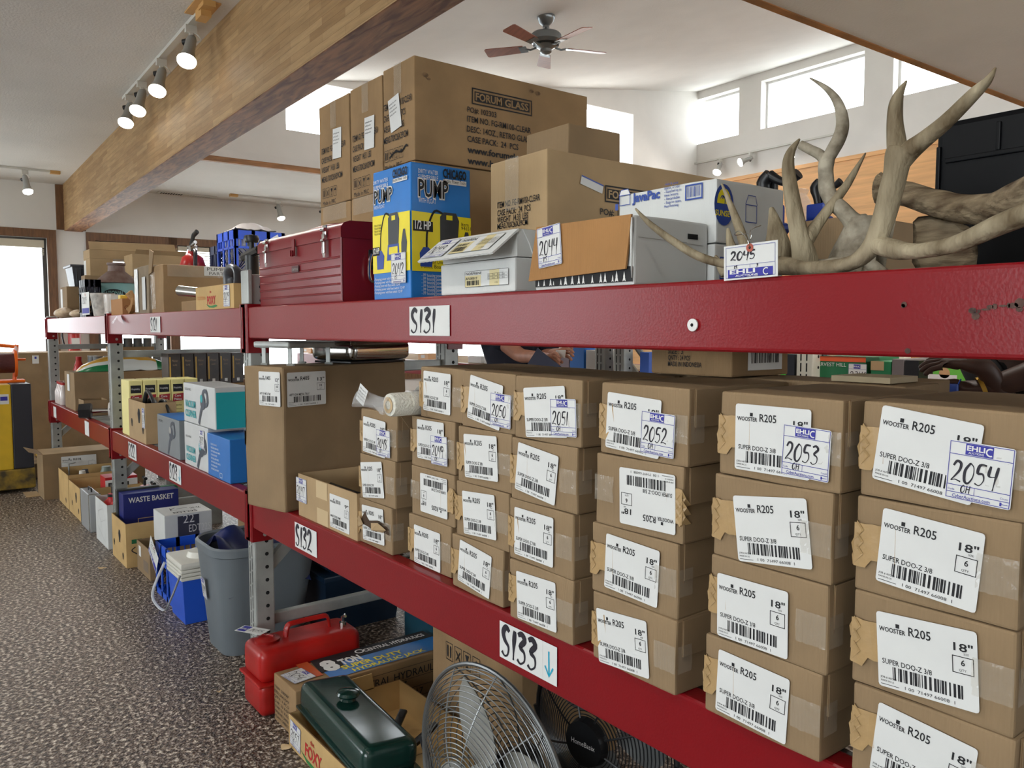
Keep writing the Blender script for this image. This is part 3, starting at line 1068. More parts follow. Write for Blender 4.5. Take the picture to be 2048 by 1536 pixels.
for i, (c, lv, x, lab, stk) in enumerate(R205):
    o = bpy.data.objects.new('carton', box_me[i % 4])
    COL.objects.link(o)
    o.location = (x, CY[c], DK_LO + (RH + .0004) * lv)
    o.rotation_euler = (0, 0, math.radians(Rn.uniform(-.8, .8)))
    n = 3 if c == 'A' else 4
    if stk:
        t = 'brown roller carton bearing lot sticker %s' % NUM[c]
        if c == 'B':
            t += ', one carton on top of it'
    elif c == 'B' and lv == 3:
        t = 'brown roller carton without sticker on top of the one marked 2049'
    elif lab[2] > 90:
        t = 'brown carton with its label upside down, %s the one marked %s' % ('below', NUM[c])
    elif c == 'A' and lv == 0:
        t = 'torn brown roller carton with ripped label at the bottom under 2048'
    else:
        t = '%s brown roller carton in the stack topped by lot %s' % (LVN[n][lv], NUM[c])
    tag(o, t, 'cardboard box', 'roller cartons stacked on the lower shelf')
    F = FRONT(0, -.0032, 0)
    l = bpy.data.objects.new('shipping_label', label_me[0])
    COL.objects.link(l)
    l.parent = o
    l.matrix_local = on_face(F, lab[0], lab[1], lab[2], .0006)
    for me, nm in ((tape_me[i % 3], 'packing_tape'), (ctape_me[(i + 1) % 3], 'clear_tape')):
        q = bpy.data.objects.new(nm, me)
        COL.objects.link(q)
        q.parent = o
        if lab[2] > 90:
            q.matrix_local = Matrix.Translation((0, 0, RH)) @ Matrix.Rotation(math.pi, 4, 'Y')
    if stk:
        lot_sticker(NUM[c], o, on_face(F, *stk, .0016))
    if c == 'A' and lv == 2:      # its side flaps stand open
        MB().prism([(.005, RH - .002), (.26, RH - .002), (.24, RH - .075), (.10, RH - .07), (.05, RH - .06)], .004, .007, 0, SIDE(RW / 2, 0, 0) @ Matrix.Rotation(math.radians(0), 4, 'X')).build('side_flap', M_card, o)
    if c == 'A' and lv == 0:      # the torn hole
        q = MB()
        q.poly([(-.07, .072), (-.045, .10), (-.035, .085), (-.02, .075), (.03, .085), (.09, .082), (.098, .055), (.05, .058), (.02, .05), (-.03, .056), (-.06, .058)], 0, F, .0016)
        q.add([(-.01, .07, .002), (.05, .083, .012), (.09, .07, .008), (.06, .056, .003), (.01, .055, .012)], [(0, 4, 3, 2, 1)], 1, F)
        q.add([(-.10, .06, .002), (-.07, .085, .010), (-.05, .06, .006), (-.085, .045, .004)], [(0, 3, 2, 1)], 1, F)
        q.build('torn_hole', [mat('carton_inside', (70, 52, 36), .9), M_card_l], o)
# ------------------------------------------------------------------ cartons in general
class Box:
    """a carton standing square to the rack: front face at y0 facing the aisle, right side at x1"""

    def __init__(s, x0, x1, y0, y1, z0, z1):
        s.x0, s.x1, s.y0, s.y1, s.z0, s.z1 = x0, x1, y0, y1, z0, z1
        s.xc, s.W, s.D, s.H = (x0 + x1) / 2, x1 - x0, y1 - y0, z1 - z0
        s.F = FRONT(0, -.0004, 0)
        s.S = SIDE(s.W / 2 + .0004, 0, 0)

    def make(s, name, label, cat, m, group=None, r=.004, jit=.002, seed=1, parts=()):
        mb = MB().rbox(-s.W / 2, s.W / 2, 0, s.D, 0, s.H, r, 0, jit=jit, seed=seed, cuts=3 if jit else 0)
        s.o = mb.build(name, m if isinstance(m, list) else [m], loc=(s.xc, s.y0, s.z0))
        tag(s.o, label, cat, group)
        if jit:
            s.F = FRONT(0, -.0004 - jit * .8, 0)
            s.S = SIDE(s.W / 2 + .0004 + jit * .8, 0, 0)
        return s.o

    def f(s, u, v):
        p = V(u, v, Y=s.y0)
        return p.x - s.xc, p.z - s.z0

    def s_(s, u, v):
        p = V(u, v, X=s.x1)
        return p.y - s.y0, p.z - s.z0

    def ft(s, mb, t, u0, v0, u1, h, mi=0, bold=.01, z=.0005, **k):
        x, y = s.f(u0, v0)
        w = s.f(u1, v0)[0] - x
        hh = s.f(u0, v0 - h)[1] - y
        mb.text(t, x, y, hh / .7, mi, z, s.F, bold=bold, width=w, **k)

    def st(s, mb, t, u0, v0, u1, h, mi=0, bold=.01, z=.0005, **k):
        x, y = s.s_(u0, v0)
        w = s.s_(u1, v0)[0] - x
        hh = s.s_(u0, v0 - h)[1] - y
        mb.text(t, x, y, hh / .7, mi, z, s.S, bold=bold, width=w, **k)


def open_carton(name, label, cat, x0, x1, y0, y1, z0, z1, m=None, group=None, flaps=(), t=.004, fill=None, yaw=0.0, hand_holes=(), notch=False):
    """open-topped carton; flaps: (side, length, angle from upright, share of the side it covers)"""
    m = m or M_card
    W, D, H = x1 - x0, y1 - y0, z1 - z0
    mb = MB()
    a = W / 2
    mb.box(-a, a, 0, t, 0, H)
    mb.box(-a, a, D - t, D, 0, H)
    mb.box(-a, -a + t, t, D - t, 0, H)
    mb.box(a - t, a, t, D - t, 0, H)
    mb.box(-a + t, a - t, t, D - t, 0, t)
    for bx in ((-a, a, 0, t), (-a, a, D - t, D), (-a, -a + t, 0, D), (a - t, a, 0, D)):
        mb.box(bx[0] + .0003, bx[1] - .0003, bx[2] + .0003, bx[3] - .0003, H, H + .0006, 1)
    for (sd, c, r, zz) in hand_holes:       # dark cut-outs on a face
        if sd == 'f':
            mb.poly([(c - r, zz), (c - r * .5, zz + r * .9), (c + r * .5, zz + r * .9), (c + r, zz), (c + r * .4, zz - r * 1.6), (c - r * .4, zz - r * 1.6)], 2, FRONT(0, -.0008, 0))
        else:
            mb.poly([(c - r, zz), (c - r * .5, zz + r * .9), (c + r * .5, zz + r * .9), (c + r, zz), (c + r * .4, zz - r * 1.6), (c - r * .4, zz - r * 1.6)], 2, SIDE(a + .0008, 0, 0))
    o = mb.build(name, [m, M_edge, M_hole], loc=((x0 + x1) / 2, y0, z0), rot=(0, 0, yaw))
    tag(o, label, cat, group)
    for sd, L, ang, sh in flaps:
        q = MB()
        k = math.radians(ang)
        if sd == 'f':
            F = Matrix.Translation((0, 0, H)) @ Matrix.Rotation(k, 4, 'X')
            q.box(-a * sh, a * sh, 0, t * .8, 0, L, 0, F)
        elif sd == 'b':
            F = Matrix.Translation((0, D, H)) @ Matrix.Rotation(-k, 4, 'X')
            q.box(-a * sh, a * sh, -t * .8, 0, 0, L, 0, F)
        elif sd == 'l':
            F = Matrix.Translation((-a, D / 2, H)) @ Matrix.Rotation(-k, 4, 'Y')
            q.box(0, t * .8, -D / 2 * sh, D / 2 * sh, 0, L, 0, F)
        else:
            F = Matrix.Translation((a, D / 2, H)) @ Matrix.Rotation(k, 4, 'Y')
            q.box(-t * .8, 0, -D / 2 * sh, D / 2 * sh, 0, L, 0, F)
        q.build('flap', [m, M_edge], o)
    return o


def sticker_px(num, box, u0, v0, u1, v1, code='KS', face='f', ang=0.0, out=.001):
    f = box.f if face == 'f' else box.s_
    (a, b), (c, d) = f(u0, v0), f(u1, v1)
    M = (box.F if face == 'f' else box.S) @ Matrix.Translation(((a + c) / 2, (b + d) / 2, out)) @ Matrix.Rotation(math.radians(ang), 4, 'Z')
    w, h = abs(c - a), abs(b - d)
    mb = lot_sticker(num, box.o, M, code, 1.0, w, h)
    return mb


# ------------------------------------------------------------------ red toolbox
tx0, tx1, ty0, ty1 = -2.895, -2.215, 1.07, 1.315
tb = empty('toolbox', ((tx0 + tx1) / 2, ty0, DK_UP), 'dark red metal toolbox with chrome latches on the top shelf', 'toolbox')
TW, TD = tx1 - tx0, ty1 - ty0
M_tb = mat('toolbox_red', (118, 20, 28), .33, metal=.0, var=.05, vscale=4, spec=.4)
mb = MB().rbox(-TW / 2, TW / 2, .004, TD - .004, 0, .197, .006, 0)
for z in (.135, .107, .081, .055, .028):
    mb.tube([(-TW / 2 + .008, .004, z), (TW / 2 - .008, .004, z)], .0035, 0, 6)
mb.tube([(TW / 2 - .004, .0045, .005), (TW / 2 - .004, .0045, .195)], .0045, 0, 6)
mb.build('body', M_tb, tb, smooth=True)
mb = MB()
prof = [(0, .192), (0, .222), (.01, .236), (.03, .243), (TD * .5, .245), (TD - .03, .243), (TD - .01, .236), (TD, .222), (TD, .192)]
n = len(prof)
vs = [(-TW / 2 - .002, y, z) for y, z in prof] + [(TW / 2 + .002, y, z) for y, z in prof]
mb.add(vs, [tuple(range(n)), tuple(range(n, 2 * n))[::-1]] + [(i, n + i, n + (i + 1) % n, (i + 1) % n) for i in range(n)])
mb.build('lid', M_tb, tb, smooth=True)
for u in (536, 653):
    x = V(u, 490, Y=ty0).x - tb.location.x
    F = FRONT(x, -.002, .0)
    q = MB()
    q.rbox(-.012, .012, .205, .236, 0, .006, .002, 0, F).rbox(-.009, .009, .15, .21, .004, .011, .003, 0, F)
    q.cyl((-.013, .222, .008), (.013, .222, .008), .006, None, 0, 10, F).cyl((-.010, .190, .010), (.010, .190, .010), .005, None, 0, 10, F)
    q.poly([(-.010, .15), (.010, .15), (.006, .138), (-.006, .138)], 0, F, .008)
    q.build('latch', M_chrome, tb, smooth=True)
x = V(590, 505, Y=ty0).x - tb.location.x
F = FRONT(x, -.003, 0)
q = MB().rbox(-.010, .010, .16, .215, 0, .005, .002, 0, F).ring(0, .168, .008, .012, .012, 0, F).rbox(-.003, .003, .158, .178, .004, .016, .001, 0, F)
q.build('hasp', M_tb, tb)
x = V(591, 545, Y=ty0).x - tb.location.x
q = MB().rbox(-.028, .028, .106, .128, 0, .003, .001, 0, FRONT(x, .001, 0)).text('CRAFTSMAN', -.025, .112, .011, 1, .0035, FRONT(x, .001, 0), width=.05)
q.build('nameplate', [mat('nameplate_dark', (70, 22, 26), .5), M_chrome], tb)
q = MB()
q.tube([(-.13, TD / 2, .245), (-.10, TD / 2 - .02, .262), (.10, TD / 2 - .02, .262), (.13, TD / 2, .245)], .010, 0, 8, k=3, flat=.45)
q.rbox(-.17, -.115, TD / 2 - .03, TD / 2 + .03, .244, .249, .002).rbox(.115, .17, TD / 2 - .03, TD / 2 + .03, .244, .249, .002)
q.build('carrying_handle', M_tb, tb, smooth=True)
S_ = SIDE(TW / 2 + .001, 0, 0)
q = MB().tube([(.095, .145, .012), (.085, .12, .018), (.085, .075, .018), (.10, .062, .016), (.165, .062, .016), (.18, .08, .018), (.18, .12, .018), (.17, .145, .012)], .005, 0, 8, k=3, M=S_)
q.build('side_handle', M_chrome, tb, smooth=True)
MB().rbox(.09, .175, .10, .16, 0, .006, .004, 0, S_).cyl((.105, .12, .004), (.105, .12, .012), .008, None, 0, 10, S_).build('handle_bracket', M_black, tb)

# ------------------------------------------------------------------ blue and yellow pump box
M_pblue = mat('print_blue', (24, 116, 196), .42, var=.04, vscale=9, spec=.5)
M_pyel = mat('print_yellow', (232, 214, 28), .42, var=.04, vscale=9, spec=.5)
M_pdk = mat('print_dark_grey', (48, 52, 58), .45)
M_pnavy = mat('print_navy', (32, 66, 150), .45)
pb = Box(-2.066, -1.857, 1.10, 1.292, DK_UP, 1.838)
pb.make('pump_box', 'tall blue and yellow pump box with lot sticker beside the red toolbox', 'cardboard box', [M_pblue], jit=.002, seed=4)
H = pb.H
mats = [M_pyel, M_ink, M_white, M_pdk, M_pnavy, M_pblue]


def pump_art(mb, F, w, k):
    """printed picture of the pump: k scales, w is the face width"""
    x = w * .60 if k else w * .56
    mb.stroke([(x * .40, H * .36), (x * .43, H * .52), (x * .62, H * .655), (x * .86, H * .64)], .006, 1, .0007, F)
    mb.poly([(x - .026, H * .40), (x + .030, H * .40), (x + .036, H * .60), (x + .026, H * .655), (x - .014, H * .655), (x - .026, H * .62)], 3, F, .0008)
    mb.rect(x - .006, H * .60, x + .014, H * .635, .0011, 0, F)
    mb.poly([(x - .034, H * .30), (x + .036, H * .30), (x + .032, H * .42), (x - .028, H * .42)], 4, F, .0009)
    mb.rect(x - .022, H * .345, x + .026, H * .40, .0012, 0, F)
    mb.poly([(x * .40 - .020, H * .24), (x * .40 + .016, H * .24), (x * .40 + .022, H * .34), (x * .40 + .006, H * .385), (x * .40 - .010, H * .385), (x * .40 - .022, H * .34)], 4, F, .0010)
    if x + .07 < w:
        mb.poly([(x + .046, H * .29), (x + .070, H * .29), (x + .076, H * .42), (x + .066, H * .52), (x + .056, H * .52), (x + .046, H * .42)], 3, F, .0010)


art = MB()
FL = FRONT(-pb.W / 2, -.0024, 0)
art.poly([(.001, H * .21), (pb.W - .001, H * .21), (pb.W - .001, H * .645), (.001, H * .66)], 0, FL, .0003)
pump_art(art, FL, pb.W, 0)
for t, y, h in (('DIRTY WATER', .905, .014), ('SUBMERSIBLE', .865, .014)):
    art.text(t, .008, H * y, h, 2, .0006, FL, width=.085)
art.text('PUMP', .010, H * .755, .052, 2, .0005, FL, bold=.06, width=.108)
art.text('PUMP', .012, H * .757, .050, 1, .0009, FL, bold=.02, width=.103)
art.text('WITH FLOAT', .012, H * .71, .014, 2, .0006, FL, width=.06)
art.text('CHICAGO', .118, H * .915, .030, 1, .0006, FL, bold=.04, width=.078)
art.rect(.118, H * .875, .196, H * .905, .0005, 2, FL)
art.text('Electric Power Tools', .119, H * .883, .013, 1, .0009, FL, width=.075)
art.rect(.002, H * .35, .042, H * .415, .0012, 1, FL)
art.text('1/2 HP', .004, H * .365, .022, 2, .0016, FL, bold=.02, width=.036)
for i in range(5):
    art.text('- Pumping power with float switch 1/2 HP', .008, H * (.155 - .026 * i), .010, 2, .0006, FL, width=.17 - .012 * (i % 3))
for i in range(4):
    art.text('Perfect for draining', .012, H * (.575 - .022 * i), .010, 1, .0006, FL, width=.04)
SL = SIDE(pb.W / 2 + .0024, 0, 0)
w = pb.D
art.poly([(.001, H * .205), (w - .001, H * .21), (w - .001, H * .63), (.001, H * .645)], 0, SL, .0003)
pump_art(art, SL, w, 1)
for t, y in (('DIRTY WATER', .925), ('SUBMERSIBLE', .885)):
    art.text(t, .022, H * y, .016, 2, .0006, SL, width=.062)
art.text('PUMP', .020, H * .755, .066, 2, .0005, SL, bold=.06, width=.098)
art.text('PUMP', .022, H * .758, .063, 1, .0009, SL, bold=.02, width=.094)
art.text('WITH FLOAT', .022, H * .71, .018, 2, .0006, SL, width=.055)
art.text('CHICAGO', .100, H * .915, .033, 1, .0006, SL, bold=.04, width=.076)
art.rect(.100, H * .868, .176, H * .905, .0005, 2, SL)
art.text('Electric Power Tools', .101, H * .878, .014, 1, .0009, SL, width=.072)
art.rect(.004, H * .50, .066, H * .575, .0012, 1, SL)
art.text('1/2 HP', .010, H * .515, .032, 2, .0016, SL, bold=.02, width=.05)
art.text('Item', .158, H * .565, .014, 1, .0006, SL)
art.text('94651', .158, H * .535, .014, 1, .0006, SL)
for i in range(2):
    art.text(('Perfect for Ornamental', 'Ponds, Boat Bilges')[i], .03, H * (.265 - .035 * i), .015, 1, .0006, SL, width=.1)
for i in range(6):
    art.text('- PP housing powerful float switch', .03, H * (.165 - .027 * i), .013, 2, .0006, SL, width=.12)
art.build('printed_art', mats, pb.o)
sticker_px('2042', pb, 786, 508, 816, 565, out=.0032)
# plumbing under: none

# ------------------------------------------------------------------ glassware cartons
def ship_icons(mb, x, y, s, M, z=.0005):
    for k in range(4):
        a = x + k * s * 1.25
        mb.frame_rect(a, y, a + s, y + s * 1.45, s * .05, z, 0, M)
        if k == 0:
            mb.rect(a + .2 * s, y + .25 * s, a + .35 * s, y + 1.2 * s, z, 0, M).rect(a + .6 * s, y + .25 * s, a + .75 * s, y + 1.2 * s, z, 0, M)
        elif k == 1:
            mb.stroke([(a + .2 * s, y + .3 * s), (a + .8 * s, y + 1.1 * s)], .1 * s, 0, z, M).stroke([(a + .2 * s, y + 1.1 * s), (a + .8 * s, y + .3 * s)], .1 * s, 0, z, M)
        elif k == 2:
            mb.poly([(a + .25 * s, y + 1.2 * s), (a + .5 * s, y + .6 * s), (a + .75 * s, y + 1.2 * s)], 0, M, z).rect(a + .46 * s, y + .25 * s, a + .54 * s, y + .7 * s, z, 0, M).rect(a + .3 * s, y + .2 * s, a + .7 * s, y + .28 * s, z, 0, M)
        else:
            mb.poly([(a + .15 * s, y + .8 * s), (a + .5 * s, y + 1.2 * s), (a + .85 * s, y + .8 * s)], 0, M, z).rect(a + .47 * s, y + .25 * s, a + .53 * s, y + .8 * s, z, 0, M)


def end_print(b, w, top, slip=None):
    """what is printed on the narrow end of a glassware carton; top: height of first line"""
    mb = MB()
    for i, t in enumerate(('ITEM NO. FG-RM100-CLEAR', 'CASE PACK:  24  PCS', 'WEIGHT  14.33  LBS', 'MEAS:70X26X39CM')):
        mb.text(t, -w * .42, top - .036 * i, .030, 0, .0005, b.F, bold=.012, width=w * (.80, .62, .58, .68)[i])
    mb.build('printing', [M_ink], b.o)
    mb = MB()
    ship_icons(mb, -w * .40, top - .036 * 3 - .062, .026, b.F)
    mb.text('Made in PRC', -w * .40, top - .036 * 3 - .088, .022, 0, .0005, b.F)
    mb.build('handling_symbols', [M_ink], b.o)
    tp = MB()
    tp.grid(lambda u, v: Vector((-.024 + .048 * u, b.H - .10 + .10 * v, .001 + .002 * abs(noise.noise(Vector((u * 3, v * 5, w * 9)))))), 6, 8, 0, b.F)
    tp.build('clear_tape', M_ctape, b.o, smooth=True)
    if slip:
        q = MB()
        cx, cy, a = slip
        M = on_face(b.F, cx, cy, a, .001)
        q.rect(-.036, -.055, .036, .055, .0005, 0, M)
        for i in range(4):
            q.text('packing slip order', -.03, .035 - .012 * i, .008, 1, .001, M, width=.05 - .008 * (i % 2))
        q.build('packing_slip', [M_paper, M_ink], b.o)


GB = 'glassware cartons stacked on the top shelf'
gy = 1.35
bA2 = Box(-2.966, -2.708, gy, gy + .555, DK_UP, 1.868)
bA2.make('glassware_carton', 'brown glassware carton at the lower left of the tall stack, behind the toolbox', 'cardboard box', M_card_d, GB, seed=2)
bB2 = Box(-2.70, -2.462, gy, gy + .62, DK_UP, 1.868)
bB2.make('glassware_carton', 'lower-row glassware carton behind the red toolbox, half hidden by the pump box', 'cardboard box', M_card_d, GB, seed=3)
bC2 = Box(-2.452, -2.256, gy, gy + .62, DK_UP, 1.937)
bC2.make('glassware_carton', 'brown glassware carton behind the pump box, under the one with the big printed logo', 'cardboard box', M_card_d, GB, seed=5)
bA = Box(-2.966, -2.708, gy, gy + .70, 1.8695, 2.252)
bA.make('glassware_carton', 'leftmost of the three top glassware cartons', 'cardboard box', M_card_d, GB, seed=6)
bB = Box(-2.70, -2.462, gy, gy + .70, 1.8695, 2.256)
bB.make('glassware_carton', 'middle of the three top glassware cartons', 'cardboard box', M_card_d, GB, seed=7)
bC = Box(-2.453, -2.251, gy, gy + .75, 1.9385, 2.265)
bC.make('glassware_carton', 'topmost big carton with a black framed logo on its broad side', 'cardboard box', M_card_d, GB, seed=8)
for b_ in (bA2, bB2):
    MB().grid(lambda u, v, b=b_: Vector((-.1 + .2 * u, b.H - .06 + .06 * v, .001 + .002 * abs(noise.noise(Vector((u * 5, v * 4, 1)))))), 8, 5, 0, b_.F).build('clear_tape', M_ctape, b_.o, smooth=True)
end_print(bA, bA.W, .20, (.03, .22, -3))
end_print(bB, bB.W, .20, (.03, .21, -2))
end_print(bC, bC.W * 1.15, .19, (-.02, .17, 10))
q = MB()
for pts in ([(-.06, .03), (-.02, .045), (.02, .04), (.05, .055), (.06, .05)],):
    q.stroke(pts, .006, 0, .0008, bC.F)
q.build('tear', M_hole, bC.o)


def logo_plate(b, mb, ua, va, ub, vb):
    (y0, z1), (y1, _) = b.s_(ua, va), b.s_(ub, va)
    z0 = b.s_(ua, vb)[1]
    M = b.S
    mb.frame_rect(y0, z0, y1, z1, .004, .0005, 0, M)
    g = (z1 - z0) * .2
    h = z1 - z0 - 2 * g
    m = y0 + (y1 - y0) * .515
    mb.rect(y0 + g, z0 + g, m - .003, z1 - g, .0005, 0, M)
    mb.rect(m + .001, z0 + g, y1 - g, z1 - g, .0005, 0, M)
    mb.text('FORUM', y0 + g + .004, z0 + g + h * .14, h * 1.05, 1, .0010, M, bold=.03, width=m - y0 - g - .012)
    mb.text('GLASS', m + .005, z0 + g + h * .14, h * 1.05, 1, .0010, M, bold=.03, width=y1 - g - m - .010)


q = MB()
logo_plate(bC, q, 943, 175, 1063, 208)
for t, u0, v0, u1, h, bo in (('PO#: 102303', 934, 224, 992, 11, .012), ('ITEM NO. FG-RM100-CLEAR', 933, 243, 1061, 12, .012), ('DESC: 14OZ., RETRO GLASS', 933, 263, 1061, 12, .012),
                             ('CASE PACK:  24  PCS', 934, 283, 1036, 12, .012), ('www.forumglass.com', 934, 305, 1080, 13, .03), ('www.hospitality.com', 934, 327, 1082, 13, .03)):
    bC.st(q, t, u0, v0, u1, h, 0, bo)
q.build('printing', [M_ink, M_card_d], bC.o)
q = MB()
for u, v, r in ((850, 150, .012), (857, 158, .007), (1062, 183, .010), (1075, 187, .012)):
    y, z = bC.s_(u, v)
    q.disc(y, z, r, .0004, 0, bC.S, 9, ry=r * .6)
q.build('scuff_marks', mat('scuffed_card', (112, 88, 62), .9, var=.3, vscale=60), bC.o)

# carton of the same glassware to the right
bD = Box(-1.842, -1.596, 1.35, 2.05, DK_UP, 1.860)
bD.make('glassware_carton', 'pale glassware carton with taped top edge behind the white open carton flap', 'cardboard box', M_card_l, GB, seed=9)
q = MB()
for t, u0, v0, u1, h in (('ITEM NO. FG-RM100-CLEAR', 996, 417, 1081, 12), ('CASE PACK:  24  PCS', 996, 433, 1062, 12), ('WEIGHT  14.33  LBS', 996, 447, 1057, 12), ('MEAS:70X26X39CM', 996, 459, 1056, 11)):
    bD.ft(q, t, u0, v0, u1, h)
q.build('front_printing', [M_ink, M_card_l], bD.o)
q = MB()
logo_plate(bD, q, 1209, 370, 1330, 404)
bD.st(q, 'PO#: 102303', 1199, 429, 1270, 13)
q.build('printing', [M_ink, M_card_l], bD.o)
q = MB()
q.grid(lambda u, v: Vector((-.05 + .06 * u, bD.H - .14 + .14 * v, .002 + .003 * abs(noise.noise(Vector((u * 4, v * 6, 3)))))), 6, 10, 0, bD.F)
q.build('clear_tape', M_ctape, bD.o, smooth=True)
(y0, z0), (y1, z1) = bD.s_(1160, 360), bD.s_(1205, 378)
M = on_face(bD.S, (y0 + y1) / 2, (z0 + z1) / 2, -13, .001)
L = y1 - y0
MB().rect(-L / 2, -.012, L / 2, .012, 0, 0, M).rect(-L / 2, .008, L / 2, .012, .0004, 1, M).build('torn_sticker', [M_paper, M_pnavy], bD.o)
bE = Box(-1.867, -1.683, 1.50, 1.702, 1.8625, 1.965)
bE.make('carton', 'small plain brown carton resting on the glassware carton, right of the big logo carton', 'cardboard box', M_card, seed=3)

# ------------------------------------------------------------------ white cartons
M_wc = mat('white_corrugated', (206, 208, 206), .6, var=.03, vscale=6, bump=.05, bscale=50, wave='X', spec=.35)
jb2 = Box(-1.262, -1.0, 1.275, 1.50, DK_UP, 1.565)
jb2.make('white_carton', 'white carton under the coffee carrier carton, behind the antler tine', 'cardboard box', M_wc, 'white coffee carrier cartons', seed=4)
jb = Box(-1.262, -1.0, 1.275, 1.50, 1.5665, 1.690)
jb.make('white_carton', 'white carton with blue lettering and a barcode on its front', 'cardboard box', M_wc, 'white coffee carrier cartons', seed=5)
q = MB()
jb.ft(q, 'JavaPac', 1266, 405, 1321, 17, 0, .04)
for i, t in enumerate(('- Holds 96 ounces', '(approx. 12 Cups)', '- Stays hot up to', 'two hours', '- Recyclable', '- Easy to open,', 'Heat Retaining')):
    jb.ft(q, t, 1330, 372 + 7.3 * i, 1358 + (i % 3) * 3, 5, 0, .01)
(a, z1), (c, _) = jb.f(1372, 371), jb.f(1407, 371)
z0 = jb.f(1372, 402)[1]
q.frame_rect(a, z0, c, z1, .003, .0006, 0, jb.F).barcode(a + .006, z0 + .006, c - .006, z1 - .005, 0, .0006, jb.F, 5, 30)
(a, z0), (c, z1) = jb.f(1240, 413), jb.f(1262, 388)
q.frame_rect(a, z0, c, z1, .0016, .0006, 0, jb.F).poly([(a, z1), (c, z1), (c - .006, z1 + .011), (a + .006, z1 + .011)], 1, jb.F, .0006).stroke([(a, z1), (a + .006, z1 + .011), (c - .006, z1 + .011), (c, z1)], .0016, 0, .0008, jb.F, k=1)
q.rect(a - .012, z0 - .008, a - .003, z0 + .006, .0006, 0, jb.F)
q.build('printing', [M_pnavy, M_white, M_pyel], jb.o)
q = MB()
y, z = jb.s_(1446, 410)
q.disc(y, z, .030, .0006, 0, jb.S, 24, ry=.040)
q.poly([(y + .022 * math.cos(t * math.pi / 10), z + .002 + .030 * math.sin(t * math.pi / 10)) for t in range(11)], 2, jb.S, .0010)
q.stroke([(y + .001, z - .012), (y + .002, z + .012)], .0022, 0, .0014, jb.S)
for a_ in (-.012, -.006, .004, .012):
    q.stroke([(y + .002, z + .012), (y + a_ * .6, z + .017), (y + a_, z + .011)], .0022, 0, .0015, jb.S)
q.text('SUNSET', y - .027, z - .022, .016, 2, .0012, jb.S, bold=.02, width=.054)
y, z = jb.s_(1500, 418)
q.build('round_badge', [M_pnavy, M_white, M_pyel], jb.o)
q = MB()
q.frame_rect(y - .018, z - .028, y + .020, z + .008, .0018, .0006, 0, jb.S).stroke([(y - .018, z + .008), (y - .010, z + .026), (y + .014, z + .026), (y + .020, z + .008)], .0018, 0, .0008, jb.S, k=1)
q.build('carrier_picture', [M_pnavy], jb.o)
q = MB()
y, z = jb2.s_(1450, 537)
q.frame_rect(y - .02, z - .022, y + .03, z + .022, .003, .0006, 0, jb2.S).barcode(y - .014, z - .016, y + .024, z + .016, 0, .0006, jb2.S, 6, 24)
q.build('printing', [M_pnavy], jb2.o)

nb2 = Box(-1.650, -1.357, 1.06, 1.34, DK_UP, 1.552)
nb2.make('white_carton', 'flat white carton with yellowed label, bottom of the pair left of the brown flap', 'cardboard box', M_wc, 'flat white tubing cartons', jit=.0015, seed=4)


def norprene(parent, M, w, h):
    q = MB()
    q.frame_rect(-w / 2, -h / 2, w / 2, h / 2, .0008, .0010, 1, M).rect(-w / 2, -h / 2, w / 2, h / 2, .0006, 0, M)
    q.rect(w * .08, -h / 2, w * .30, h / 2, .0008, 2, M).rect(-w / 2, -h * .5, -w * .12, h * .22, .0008, 2, M)
    q.text('NORPRENE', -w * .47, h * .26, h * .24, 1, .0012, M, width=w * .37)
    q.text('AFL00017', -w * .48, -h * .04, h * .22, 1, .0012, M, bold=.02, width=w * .28)
    q.barcode(-w * .46, -h * .40, -w * .16, -h * .10, 1, .0012, M, 8, 34)
    for i in range(2):
        for j in range(4):
            q.frame_rect(w * (.04 + .11 * j), h * (.10 - .2 * i), w * (.15 + .11 * j), h * (.26 - .2 * i), .0005, .0012, 1, M)
            q.text('10.0', w * (.05 + .11 * j), h * (.13 - .2 * i), h * .12, 1, .0012, M)
    q.text('1 PCS', w * .2, -h * .36, h * .13, 1, .0012, M)
    q.build('shipping_label', [M_paper, M_ink, mat('yellowed_tape', (214, 200, 150), .5)], parent)


(a, z1), (c, z0) = nb2.f(932, 536), nb2.f(1019, 572)
norprene(nb2.o, on_face(nb2.F, (a + c) / 2, (nb2.f(932, 540)[1] + nb2.f(932, 579)[1]) / 2, 0, .0006), c - a, .036)
nb1 = open_carton('white_carton', 'white carton with its lid flap hanging open and a lot sticker 2043 on it', 'cardboard box', -1.648, -1.357, 1.065, 1.335, 1.5535, 1.612, M_wc, 'flat white tubing cartons')
q = MB()
hinge = Vector((0, .0, .0585))
ang = math.radians(128)
F = Matrix.Translation(hinge) @ Matrix.Rotation(ang, 4, 'X')
wv = .30
n = 18
pts = [(-wv / 2, 0)] + [(-wv / 2 + wv * i / (2 * n), .088 + (.0018 if i % 2 else 0)) for i in range(2 * n + 1)] + [(wv / 2, 0)]
q.prism(pts[::-1], 0, .004, 0, Matrix.Translation(hinge) @ Matrix.Rotation(ang, 4, 'X') @ frame((0, 0, 0), (1, 0, 0), (0, 0, 1)))
fl = q.build('lid_flap', [M_wc, M_edge], nb1)
